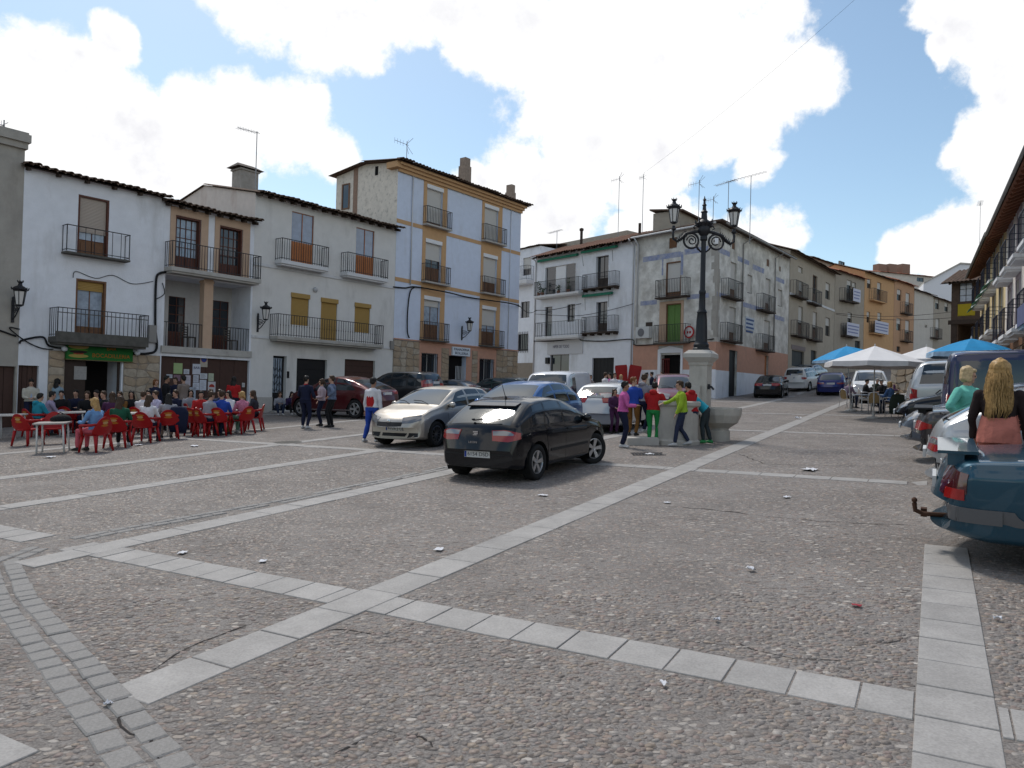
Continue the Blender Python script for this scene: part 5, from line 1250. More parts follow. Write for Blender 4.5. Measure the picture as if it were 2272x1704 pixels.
 for (zx, zy) in ((1945, 620), ):
  x = k.U(6, zx, zy)[0]; b = MB(); b.tube([(x + .6, -.5, t - .1), (x, -.08, t - .6), (x, -.06, zs + .1)], .04, 8); b.build('drainpipe', M_pipe_g, k.root, smooth=True)
 x = k.U(10, 815, 300)[0]; b = MB(); b.tube([(x + .5, -.5, t - .1), (x, -.08, t - .5), (x, -.06, zs + .1)], .04, 8); b.build('drainpipe', M_pipe_g, k.root, smooth=True)
 b = MB(); b.box(2.0, 6.5, 3.6, 5.6, t + .2, t + 1.7); b.build('roof_room', M_tan, k.root); b = MB(); b.add([(1.8, 3.3, t + 1.71), (6.7, 3.3, t + 1.71), (6.7, 5.8, t + 2.0), (1.8, 5.8, t + 2.0), (1.8, 3.3, t + 1.6), (6.7, 3.3, t + 1.6), (6.7, 5.8, t + 1.9), (1.8, 5.8, t + 1.9)], [(0, 1, 2, 3), (4, 7, 6, 5), (0, 4, 5, 1), (1, 5, 6, 2), (2, 6, 7, 3), (3, 7, 4, 0)]); b.build('roof_room_roof', M_tile, k.root)
 merge_into(h, k)
 W_ = lambda F, u, y, z: (F.m @ Vector((u, y, z)))
 zt_ = h.zt; e0 = W_(F2, h.u0 - .1, -.45, zt_ + .02); e2 = W_(F3, u1 + .1, -.45, zt_ + .02); n2 = F2.n; n3 = F3.n
 den = n2.x*n3.y - n2.y*n3.x; c2 = F2.o.dot(n2) + .45; c3 = F3.o.dot(n3) + .45
 e1 = Vector(((c2*n3.y - c3*n2.y)/den, (n2.x*c3 - n3.x*c2)/den, zt_ + .02)); Q0 = W_(F2, h.u0 - .1, 5, zt_ + 1.0); Q2 = W_(F3, u1 + .1, 5, zt_ + 1.0); Q1 = W_(F3, 4.5, 5.5, zt_ + 1.1)
 iv = h.root.matrix_basis.inverted(); b = MB(); dn = Vector((0, 0, .10)); P6 = [iv @ v for v in (e0, e1, e2, Q0, Q1, Q2)]; P6 += [iv @ (v + dn) for v in (e0, e1, e2, Q0, Q1, Q2)]
 b.add(P6, [(6, 7, 10, 9), (7, 8, 11, 10), (0, 3, 4, 1), (1, 4, 5, 2), (0, 1, 7, 6), (1, 2, 8, 7), (0, 6, 9, 3), (2, 5, 11, 8)]); b.build('roof', M_tile, h.root)
 return h
H6 = house_corner()
def round_sign():
 u, z = F2.uv(*Z(6, 1508, 1315), y=-.25); root = empty('round_sign', F2.m @ Matrix.Translation((u, -.25, z)), 'round red-rimmed sign on the corner house behind the lamp', 'sign')
 rot = Matrix.Rotation(R(90), 4, 'X')
 b = MB(); b.lathe([(.40, 0), (.40, .03)], 28, rot); b.build('rim', mat('traffic_red', (.38, .03, .03), .4), root)
 b = MB(); b.lathe([(.30, .031), (.30, .036)], 28, rot); b.build('disc', mat('traffic_white', (.55, .5, .5), .4), root)
 b = MB(); b.box(-.17, -.03, -.042, -.0365, -.09, .06); b.box(.03, .17, -.042, -.0365, -.09, .06); b.build('car_symbols', mat('symbol_red', (.30, .03, .03), .5), root); b = MB(); b.bar((0, .02, 0), (0, .27, .0), .04); b.build('bracket', M_iron, root)
round_sign()
def house_back_white():
 f = Facade(1190, 63.0, -250, flip=True); u1 = f.uv(1196, 650)[0]; u0 = f.uv(1128, 650)[0]
 h = House('house', 'plain white house squeezed between the bakery house and the awning house', f, u0, u1, f.uv(1165, 552)[1], 6, M_white, zb=F2.ground(-17))
 window(h, h.R(6, 148, 705, 216, 850), .2, shut=.6, shutm=M_shut_wh, fm=M_wood_dk)
 z0 = h.U(6, 175, 900)[1]; balcony(h, h.U(6, 95, 900)[0], h.U(6, 235, 900)[0], z0, 1.2, .8, .3, M_slabw, M_iron2, .16)
 window(h, h.R(6, 130, 1066, 202, 1198), .2, fm=M_wood_dk, cols=2)
 q = h.R(6, 106, 1332, 190, 1470); window(h, q, .2, fm=M_wood_dk, cols=2); b = MB()
 for i in range(7): x = q[0] + (q[2]-q[0])*i/6; b.box(x - .015, x + .015, -.08, -.05, q[1] - .15, q[3] + .2)
 b.box(q[0] - .1, q[2] + .1, -.08, -.05, q[1] + .1, q[1] + .14); b.build('window_grille', M_iron, h.root)
 trim(h, 'plinth', M_mortar, (0, h.w, -.04, -.001, -.5, h.U(6, 170, 1568)[1]))
 h.walls(gable=False); h.roof(.5, .2, tiles=False); 
 b = MB(); t = h.zt - h.dz; b.box(h.w*.6, h.w + 7, 3, 5.5, t - 1, t + .75); b.build('roof_room', M_tan, h.root)
house_back_white()
# row up the street
def row_house(label, F, x0, x1, ytop, wall, wins, xm=None, depth=6, roofm=None, ridge=1.0, zb=None, side=None, over=.4):
 u0 = F.uv(x0, 680)[0] + .004; u1 = F.uv(x1, 680)[0]
 h = House('house', label, F, u0, u1, F.uv((x0+x1)/2, ytop)[1], depth, wall, side, zb=zb)
 for w in wins:
  kind, r = w[0], Z(8, *w[1]); q = h.loc(F.rect(*r))
  if kind == 'w': window(h, q, .2, shut=w[2] if len(w) > 2 else .4, shutm=M_shut_wh, fm=M_wood_dk)
  elif kind == 'd':
   bx0, bx1, fl = w[2]; px, py = Z(8, (bx0+bx1)/2, fl); z0 = F.uv(px, py, y=-.5)[1] - h.dz
   ua = F.uv(*Z(8, bx0, fl), y=-.5)[0] - h.du; ub = F.uv(*Z(8, bx1, fl), y=-.5)[0] - h.du
   sl = balcony(h, ua, ub, z0, 1.15, .5, .1, M_wood_dk if len(w) < 5 else w[4], M_iron2, .15)
   window(h, (q[0], z0, q[2], q[3]), .2, shut=w[3] if len(w) > 3 else .5, shutm=M_shut_wh, fm=M_wood_br, panel=.4, panelm=M_wood_br, name='door')
   if len(w) > 5 and w[5]:
    b = MB(); b.box(ua + .1, ub + .1, -.56, -.54, z0 + .05, z0 + 1.25); bn = b.build('banner', mat('banner_cloth', (.56, .57, .66), .8, var=.05), sl)
    b = MB(); 
    for i in range(3): b.box(ua + .25, ub - .1*i, -.566, -.561, z0 + .9 - i*.3, z0 + 1.02 - i*.3)
    b.build('banner_print', mat('banner_ink', (.22, .24, .40), .8), bn)
  elif kind == 's': garage(h, (q[0], max(0, q[1]), q[2], q[3]), M_darkdoor, boards=3, name='shop_front')
 h.walls(ridge=ridge); h.roof(ridge, over, m=roofm or M_tile, tiles=False)
 return h
z8 = lambda x, y: Z(8, x, y)
RB = row_house('beige house with iron balconies uphill of the corner house', F3, 1751, 1851, z8(0, 480)[1], M_beige, [
 ('w', (365, 525, 402, 572), 1.0), ('d', (370, 640, 405, 770), (350, 452, 768)), ('d', (483, 595, 520, 815), (485, 562, 825), .0), ('w', (588, 655, 625, 790)), ('d', (365, 848, 402, 1090), (355, 457, 1090)), ('d', (483, 893, 518, 1120), (480, 567, 1122)), ('w', (588, 940, 625, 1090)),
 ('s', (312, 1212, 412, 1340)), ('s', (468, 1208, 514, 1345))], over=.6)
trim(RB, 'string_course', M_slabw, (.01, RB.w - .01, -.05, -.001, RB.U(8, 500, 820)[1] - .1, RB.U(8, 500, 820)[1] + .08))
s_ = RB.R(8, 308, 1170, 420, 1205); 
b = MB(); b.box(s_[0], s_[2], -.05, -.001, s_[1], s_[3]); b.build('shop_lettering', mat('faint_sign', (.24, .20, .20), .8), RB.root)
pE = F3.o + F3.d * F3.uv(1851, 680)[0]
F4 = Facade(1851, pE.y, 2850); F4.o = Vector((pE.x, pE.y, 0)); F4.setdir(F4.d)
row_house('tan house with two banners hung on its balconies', F4, 1851.5, 1917, z8(0, 585)[1], M_tan, [('d', (762, 632, 802, 800), (745, 805, 800), .2, M_wood_dk, False), ('d', (806, 650, 836, 800), (806, 866, 812), .2, M_wood_dk, True), ('d', (768, 898, 803, 1085), (755, 855, 1092), .2, M_wood_dk, True), ('s', (828, 1130, 872, 1200))], roofm=M_tilered)
row_house('apricot house with small ledged balconies and a white lower corner', F4, 1917.5, 1983, z8(0, 600)[1], M_apricot, [('w', (928, 622, 962, 700)), ('d', (1010, 652, 1044, 800), (985, 1095, 805), .3, M_apricot), ('w', (925, 890, 952, 980)), ('d', (1012, 898, 1044, 1070), (985, 1095, 1072), .3, M_apricot, True)])
row_house('terracotta house with white window surrounds up the street', F4, 1983.5, 2028, z8(0, 655)[1], M_terra, [('w', (1172, 708, 1208, 800)), ('d', (1243, 738, 1278, 900), (1238, 1306, 905)), ('w', (1168, 945, 1206, 1045)), ('d', (1240, 962, 1276, 1130), (1236, 1306, 1132)), ('s', (1170, 1175, 1200, 1220))], roofm=M_tilered)
row_house('blank cream wall house beside the terracotta one', F4, 2028.5, 2071, z8(0, 735)[1], M_pale, [('w', (1400, 1000, 1420, 1020))], roofm=M_tile)
row_house('narrow grey house at the top of the street', F4, 2071.5, 2120, z8(0, 800)[1], M_tan, [('w', (1486, 780, 1518, 870)), ('w', (1562, 815, 1592, 890)), ('d', (1488, 948, 1520, 1100), (1482, 1545, 1105))], roofm=M_tile)
def far_block(label, x0, x1, yt, yb, Y, wall, roofm, name='house', wins=(), gable=0.0, VP=2850):
 f = Facade((x0+x1)/2, Y, VP); u0 = f.uv(x0, yt)[0]; u1 = f.uv(x1, yt)[0]
 h = House(name, label, f, u0, u1, f.uv((x0+x1)/2, yt)[1], 8, wall, zb=gh(f.o.x, f.o.y) + 1)
 for r in wins: window(h, h.loc(f.rect(*Z(8, *r))), .15, fm=M_wood_dk)
 h.walls(ridge=gable or .8); h.roof(gable or .8, .4, m=roofm, tiles=False); return h
FB = far_block('far house with a red tiled roof above the street', 1950, 2092, z8(0, 590)[1], 0, 118, M_pale, M_tilered, wins=[(1335, 612, 1392, 645)], VP=6000)
for zx in (1032, 1120, 1225):
 u_, z_ = FB.F.uv(*Z(8, zx, 510), y=3.0); b = MB(); b.box(u_ - FB.du - .8, u_ - FB.du + .8, 2.4, 3.6, FB.zt - FB.dz, z_ - FB.dz + .1); b.build('chimney', mat('brick_chimney', (.24, .15, .11)), FB.root)
far_block('grey penthouse rising behind the tan house', 1797, 1892, z8(0, 500)[1], 0, 92, M_tan, M_tile, wins=[(705, 480, 745, 520)])
def white_gable():
 f = Facade(2110, 100, -3000, flip=True); P = [f.uv(*Z(8, *q)) for q in ((1385, 960), (1390, 660), (1690, 500), (1850, 512), (2000, 640), (2000, 960))]
 u0 = min(p[0] for p in P); root = empty('house', f.m @ Matrix.Translation((u0, 0, 0)), 'large clean white gabled house behind the wooden gallery', 'building')
 b = MB(); Q = [(p[0] - u0, p[1] - (6 if i in (0, 5) else 0)) for i, p in enumerate(P)]
 n = len(Q); b.add([(q[0], 0, q[1]) for q in Q] + [(q[0], 12, q[1]) for q in Q], [tuple(range(n)), tuple(range(2*n-1, n-1, -1))] + [(i, n+i, n+(i+1) % n, (i+1) % n) for i in range(n)]); b.build('wall', M_plainwhite, root)
 b = MB(); 
 for i in (1, 2): 
  a, c = Q[i], Q[i+1]; b.add([(a[0], -.2, a[1] + .02), (c[0], -.2, c[1] + .02), (c[0], 12.1, c[1] + .02), (a[0], 12.1, a[1] + .02), (a[0], -.2, a[1] + .18), (c[0], -.2, c[1] + .18), (c[0], 12.1, c[1] + .18), (a[0], 12.1, a[1] + .18)], [(3, 2, 1, 0), (4, 5, 6, 7), (0, 1, 5, 4), (1, 2, 6, 5), (2, 3, 7, 6), (3, 0, 4, 7)])
 b.build('roof_edge', M_pale, root)
white_gable()
# arcaded houses on the right
F5 = Facade(2272, 21.4, 2020, flip=True, py=700); F5.o = F5.o - F5.n * .75; F5.setdir(F5.d)
def arcade_house(label, u0, u1, zt, wall, trimm, ncol, awn=None, banner=False):
 h = House('house', label, F5, u0, u1, zt, 9, wall)
 t = h.zt - h.dz; arc = 3.3; fh = (t - arc) / 2
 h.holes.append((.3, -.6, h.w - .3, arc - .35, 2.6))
 b = MB(); b.box(.3, h.w - .3, 2.58, 2.62, -.6, arc - .35); b.build('arcade_back_wall', mat('shade_painted_arcade_wall', (.10, .08, .065), .9, var=.2), h.root)  # the arcade's shade is put into this dark wall colour
 n = ncol
 for i in range(n + 1):
  x = .35 + (h.w - .7) * i / n; b = MB(); b.box(x - .18, x + .18, .0, .36, -.6, arc - .36); b.box(x - .26, x + .26, -.03, .42, arc - .55, arc - .351); b.build('arcade_post', mat('arcade_post_wood', (.14, .10, .07), .8, var=.3, vscale=5), h.root)
 b = MB(); b.box(0, h.w, -.06, -.001, arc - .33, arc - .02); b.build('beam', M_wood_br, h.root)
 for fl in range(2):
  z0 = arc + .12 + fl * fh
  for i in range(n):
   x = .35 + (h.w - .7) * (i + .5) / n
   window(h, (x - .5, z0, x + .5, z0 + 2.15), .2, fm=M_wood_dk, gm=M_glass, cols=2, rows=2, panel=.3, panelm=M_wood_dk, name='door')
   trim(h, 'surround', trimm, (x - .68, x - .501, -.03, -.001, z0, z0 + 2.35), (x + .501, x + .68, -.03, -.001, z0, z0 + 2.35), (x - .5, x + .5, -.03, -.001, z0 + 2.151, z0 + 2.35))
   balcony(h, x - .85, x + .85, z0, 1.0, .55, .13, M_slabw, mat('blue_black_rail', (.02, .022, .04), .5), .26)
   if awn:
    b = MB(); zz = z0 + 2.5; b.add([(x - .9, -.04, zz), (x + .9, -.04, zz), (x + .9, -.75, zz - .55), (x - .9, -.75, zz - .55), (x - .9, -.04, zz - .03), (x + .9, -.04, zz - .03), (x + .9, -.75, zz - .58), (x - .9, -.75, zz - .58)], [(0, 1, 2, 3), (7, 6, 5, 4), (0, 4, 5, 1), (1, 5, 6, 2), (2, 6, 7, 3), (3, 7, 4, 0)]); b.build('awning', awn, h.root)
 h.walls(ridge=1.8); ro = h.roof(1.8, .75, m=M_tile, tiles=False, rafters=.6, raft_m=mat('reddish_soffit_wood', (.22, .09, .05), .7, var=.2, vscale=6))
 b = MB(); sl = 1.8/4.5; b.add([(0, -.7, t + .0 - .7*sl), (h.w, -.7, t + .0 - .7*sl), (h.w, .0, t + .015), (0, .0, t + .015)], [(0, 1, 2, 3)]); b.build('soffit', mat('reddish_soffit_wood', (.22, .09, .05)), ro)
 b = MB(); b.tube([(0, -.78, t - .7*sl + .06), (h.w, -.78, t - .7*sl + .06)], .06, 8); b.build('gutter', M_pipe_g, ro, smooth=True)
 if banner:
  b = MB(); b.box(h.w*.62, h.w*.74, -.66, -.63, arc - .1, arc + .5); b.build('blue_banner', mat('blue_banner_cloth', (.10, .11, .20), .7, var=.2, vscale=3), h.root)
 return h
uN = F5.uv(2232, 600)[0]; uY = F5.uv(2176, 640)[0]
zE = 9.42 + .25
arcade_house('tall arcaded house with purple-grey trim at the right edge', uN + .004, 4.0, zE, mat('greyish_lilac_plaster', (.60, .55, .50), .9, var=.1, vscale=2), mat('lilac_trim', (.34, .28, .30), .8), 6, banner=True)
AY = arcade_house('yellow arcaded house with green awnings on the right', uY, uN, zE + .1, M_yellow, M_slabc, 4, awn=M_green)
u_, z_ = F5.uv(*Z(9, 343, 430), y=2.0); antenna(AY, u_ - AY.du, AY.zt - AY.dz, z_ - AY.dz, 2.0, 2, s=.9)
def gallery_house():
 f = Facade(2108, 52.0, -250, flip=True); u0 = f.uv(*Z(9, 130, 1100))[0]; u1 = u0 + 5.5
 h = House('house', 'dark timber gallery house on posts, with a yellow window blind', f, u0, u1, f.uv(*Z(9, 200, 1000))[1], 5, mat('dark_timber_wall', (.09, .06, .045), .85, var=.3, vscale=4))
 t = h.zt - h.dz; zf = h.U(9, 200, 1300)[1]
 window(h, (.5, zf + 1.3, 1.3, zf + 2.6), .1, fm=M_wood_dk, gm=M_curtain, cols=2, rows=3)
 window(h, (.4, zf + .35, 1.5, zf + 1.15), .1, shut=1.0, shutm=mat('yellow_blind', (.42, .32, .02), .6))
 window(h, (2.2, zf + 1.3, 3.2, zf + 2.6), .1, fm=M_wood_dk, cols=2, rows=3); window(h, (2.1, zf + .35, 3.3, zf + 1.15), .1, shut=1.0, shutm=mat('yellow_blind', (.42, .32, .02), .6))
 h.holes.append((.45, -.6, h.w - .2, zf - .25, 2.5))
 b = MB(); b.box(.45, h.w - .2, 2.48, 2.52, -.6, zf - .25); b.build('arcade_back_wall', M_yellow, h.root)
 for x in (.22, 2.0, 3.8): b = MB(); b.box(x - .16, x + .16, -.05, .28, -.6, zf - .26); b.build('post', M_wood_dk, h.root)
 trim(h, 'floor_beam', M_wood_dk, (-.15, h.w, -.12, -.001, zf - .24, zf + .05))
 h.walls(ridge=1.0); h.roof(1.0, .8, tiles=False, rafters=.5, ends=.5)
gallery_house()
def rubble_wall():
 p0 = AT(1978, 850, 39); p1 = AT(2085, 850, 36); d = Vector((p1.x - p0.x, p1.y - p0.y, 0)); L_ = d.length; yaw = math.atan2(d.y, d.x)
 m = Matrix.Translation((p0.x, p0.y, gh(p0.x, p0.y))) @ Matrix.Rotation(yaw, 4, 'Z')
 root = empty('stone_wall', m, 'rough rubble stone wall behind the parasols', 'wall'); 
 class W: pass
 w = W(); w.root = root
 b = MB(); b.box(0, L_, .001, .5, -.3, 2.35); b.build('core', M_mortar, root); rubble(w, (0, -.1, L_, 2.3), .42, dep=.09)
rubble_wall()
def wire(pts, r, label):
 b = MB(); P = [Vector(p) for p in pts]; out = []
 a, c = P
 for i in range(13): t = i/12; q = a.lerp(c, t); q.z -= .35*math.sin(math.pi*t); out.append(q)
 b.tube(out, r, 5); o = b.build('overhead_wire', M_cable, None); tag(o, label, 'wire', 'overhead wires')
pA = F3.o + F3.d*F3.uv(1851, 680)[0]; 
wire([(pA.x, pA.y - .3, AT(*Z(8, 665, 905), pA.y).z), tuple(AT(*Z(8, 1640, 890), 62))], .02, 'upper thin black wire across the far end of the street')
wire([(pA.x, pA.y - .35, AT(*Z(8, 665, 915), pA.y).z), tuple(AT(*Z(8, 1650, 938), 60))], .02, 'lower thin black wire across the far end of the street')
t4 = F1.o + F1.d*F1.uv(1150, 660)[0]; t5 = F2.o + F2.d*F2.uv(1190, 700)[0]
wire([(t4.x, t4.y - .1, AT(1150, 676, t4.y).z), (t5.x, t5.y - .3, AT(1192, 690, t5.y).z)], .025, 'thick cable looping from the bakery house to the awning house')
wire([tuple(AT(1425, 387, 50)), tuple(AT(2075, -160, 30))], .005, 'fine wire rising across the sky from the corner house roof')
# == cars
def paint(name, c, metal=0.0, rough=.32, coat=1.0):
 return mat('paint_' + name, c, rough + .1, metal=metal, coat=coat * .8, var=.03, vscale=1.5, spec=.25)
M_cglass = mat('car_glass', (.012, .019, .026), .06, spec=.7, coat=.3)
M_tyre = mat('tyre_rubber', (.016, .016, .017), .85)
M_rim = mat('alloy_rim', (.42, .42, .43), .35, metal=.8)
M_rimdk = mat('wheel_well', (.006, .006, .006), .95)
M_plast = mat('black_car_plastic', (.02, .02, .022), .6)
M_gplast = mat('grey_car_plastic', (.10, .10, .105), .6)
M_red = mat('red_lamp', (.26, .008, .008), .15, coat=.4)
M_clear = mat('clear_lamp', (.20, .20, .21), .15, metal=.5, coat=.5)
M_chrome = mat('chrome', (.62, .62, .64), .12, metal=1.0)
M_plate = mat('plate_white', (.58, .58, .58), .4)
M_platebl = mat('plate_blue', (.02, .05, .28), .4)
M_ink = mat('plate_ink', (.015, .015, .02), .5)
PROFILE = {   # fraction of the length from the tail: height of the silhouette / belt line, as fractions of the height
 'hatch': dict(top=[(0,.40),(.012,.52),(.03,.655),(.045,.70),(.10,.80),(.17,.915),(.215,.965),(.30,.992),(.40,1.0),(.48,.985),(.55,.945),(.62,.865),(.73,.715),(.765,.685),(.85,.635),(.93,.565),(.975,.48),(1,.36)],
               belt=[(0,.385),(.03,.60),(.05,.64),(.2,.655),(.45,.64),(.72,.625),(.78,.60),(.87,.555),(.94,.50),(.98,.43),(1,.34)],
               win=[(.155,.255,.205,.29),(.27,.435,.305,.44),(.455,.665,.46,.535)], ws=((.735,.73),(.545,.935)), rw=((.05,.715),(.178,.925))),
 'sedan': dict(top=[(0,.42),(.012,.56),(.03,.665),(.05,.695),(.13,.715),(.19,.73),(.25,.83),(.315,.94),(.37,.98),(.45,1.0),(.53,.985),(.58,.95),(.65,.86),(.735,.73),(.77,.69),(.86,.64),(.94,.57),(.98,.49),(1,.38)],
               belt=[(0,.40),(.03,.60),(.06,.645),(.2,.66),(.45,.65),(.73,.635),(.79,.61),(.88,.56),(.95,.51),(.98,.44),(1,.36)],
               win=[(.27,.43,.335,.435),(.45,.665,.455,.565)], ws=((.74,.735),(.58,.935)), rw=((.195,.745),(.315,.93))),
 'suv':   dict(top=[(0,.42),(.012,.52),(.03,.62),(.045,.66),(.10,.73),(.17,.82),(.26,.91),(.35,.97),(.44,1.0),(.52,.985),(.58,.95),(.66,.85),(.745,.735),(.79,.70),(.88,.65),(.95,.58),(.98,.50),(1,.36)],
               belt=[(0,.40),(.03,.58),(.06,.63),(.2,.65),(.45,.64),(.73,.625),(.80,.61),(.89,.56),(.95,.51),(.98,.44),(1,.34)],
               win=[(.20,.41,.285,.42),(.43,.67,.44,.57)], ws=((.75,.735),(.585,.935)), rw=((.06,.69),(.27,.905))),
 'wagon': dict(top=[(0,.42),(.010,.54),(.02,.66),(.03,.74),(.055,.86),(.08,.95),(.12,.985),(.25,1.0),(.45,1.0),(.53,.98),(.58,.94),(.65,.84),(.73,.72),(.77,.685),(.87,.64),(.95,.57),(.98,.50),(1,.38)],
               belt=[(0,.40),(.02,.57),(.04,.62),(.2,.63),(.45,.625),(.73,.615),(.80,.60),(.89,.55),(.95,.51),(.98,.44),(1,.36)],
               win=[(.08,.235,.105,.24),(.255,.43,.26,.435),(.45,.665,.455,.56)], ws=((.735,.73),(.575,.93)), rw=((.028,.70),(.075,.93))),
 'mpv':   dict(top=[(0,.40),(.010,.52),(.02,.64),(.03,.73),(.055,.87),(.08,.95),(.12,.985),(.25,1.0),(.45,1.0),(.55,.98),(.62,.93),(.70,.82),(.79,.68),(.82,.645),(.90,.58),(.96,.50),(.985,.44),(1,.34)],
               belt=[(0,.38),(.02,.53),(.04,.575),(.2,.58),(.45,.575),(.77,.565),(.84,.54),(.91,.50),(.96,.45),(.985,.39),(1,.31)],
               win=[(.07,.22,.095,.225),(.24,.43,.245,.435),(.45,.70,.455,.60)], ws=((.795,.685),(.62,.92)), rw=((.028,.66),(.072,.92))),
 'van':   dict(top=[(0,.36),(.008,.50),(.012,.66),(.02,.80),(.03,.92),(.045,.97),(.10,.992),(.3,1.0),(.6,1.0),(.70,.985),(.75,.95),(.82,.80),(.88,.64),(.91,.59),(.95,.54),(.975,.47),(.99,.40),(1,.30)],
               belt=[(0,.34),(.01,.45),(.03,.50),(.2,.50),(.6,.50),(.85,.49),(.92,.47),(.955,.44),(.98,.38),(1,.27)],
               win=[(.05,.33,.06,.335),(.36,.585,.365,.59),(.61,.80,.615,.73)], ws=((.88,.645),(.755,.94)), rw=((.012,.56),(.028,.90))),
}
def lerp_tab(tab, x):
 return float(np.interp(x, [t[0] for t in tab], [t[1] for t in tab]))
def smooth_tab(tab, n=400):
 xs = np.linspace(0, 1, n); ys = np.interp(xs, [t[0] for t in tab], [t[1] for t in tab])
 k = np.hanning(15); k /= k.sum(); pad = np.concatenate([np.full(7, ys[0]), ys, np.full(7, ys[-1])])
 s = np.convolve(pad, k, 'valid'); w = np.clip(np.minimum(xs, 1 - xs) / .02, 0, 1)
 return xs, ys * (1 - w) + s * w
WHEELS = {}
def wheel_meshes(r, w, style, rimm):
 key = (round(r, 3), round(w, 3), style, rimm.name)
 if key in WHEELS: return WHEELS[key]
 rot = Matrix.Rotation(R(-90), 4, 'X')       # lathe axis +Y outward
 t = MB(); rr = r * .66
 t.lathe([(rr, -w*.42), (r*.90, -w*.5), (r*.985, -w*.40), (r, -w*.2), (r, w*.2), (r*.985, w*.40), (r*.90, w*.5), (rr*1.05, w*.44), (rr, w*.36)], 36, rot, cap=False)
 tm = t.mesh('wheel', M_tyre, True)
 m = MB(); m.lathe([(rr*.99, -w*.4), (rr*.99, w*.40), (rr*.93, w*.42), (rr*.90, w*.36), (rr*.88, w*.05)], 36, rot, cap=False)
 m.lathe([(.001, w*.30), (rr*.18, w*.34), (rr*.22, w*.28)], 14, rot, cap=False)
 n = {'five': 5, 'multi': 11, 'seven': 7, 'hub': 9}[style]
 for i in range(n):
  a = 2*math.pi*i/n; q = Matrix.Rotation(a, 4, 'Y')
  if style == 'five': w0, w1 = .26, .40
  elif style == 'multi': w0, w1 = .10, .07
  elif style == 'seven': w0, w1 = .16, .20
  else: w0, w1 = .22, .26
  P = [(-w0*rr*.5, .17*rr), (w0*rr*.5, .17*rr), (w1*rr*.5, .92*rr), (-w1*rr*.5, .92*rr)]
  vs = [q @ Vector((x, y0, z)) for y0s in ((w*.32, w*.40),) for (x, z), y0 in zip(P, (w*.32, w*.32, w*.40, w*.40))] + [q @ Vector((x, w*.15, z)) for x, z in P]
  m.add(vs, [(0, 1, 2, 3), (0, 4, 5, 1), (1, 5, 6, 2), (2, 6, 7, 3), (3, 7, 4, 0)])
 rm = m.mesh('rim', rimm, True)
 try: rm.set_sharp_from_angle(angle=R(35))
 except Exception: pass
 b = MB(); b.lathe([(.001, w*.02), (rr*.9, w*.02)], 24, rot, cap=False); b.lathe([(.001, w*.08), (rr*.55, w*.08), (rr*.55, w*.03)], 20, rot, cap=False); bm_ = b.mesh('brake_disc', M_rimdk)
 WHEELS[key] = (tm, rm, bm_); return WHEELS[key]
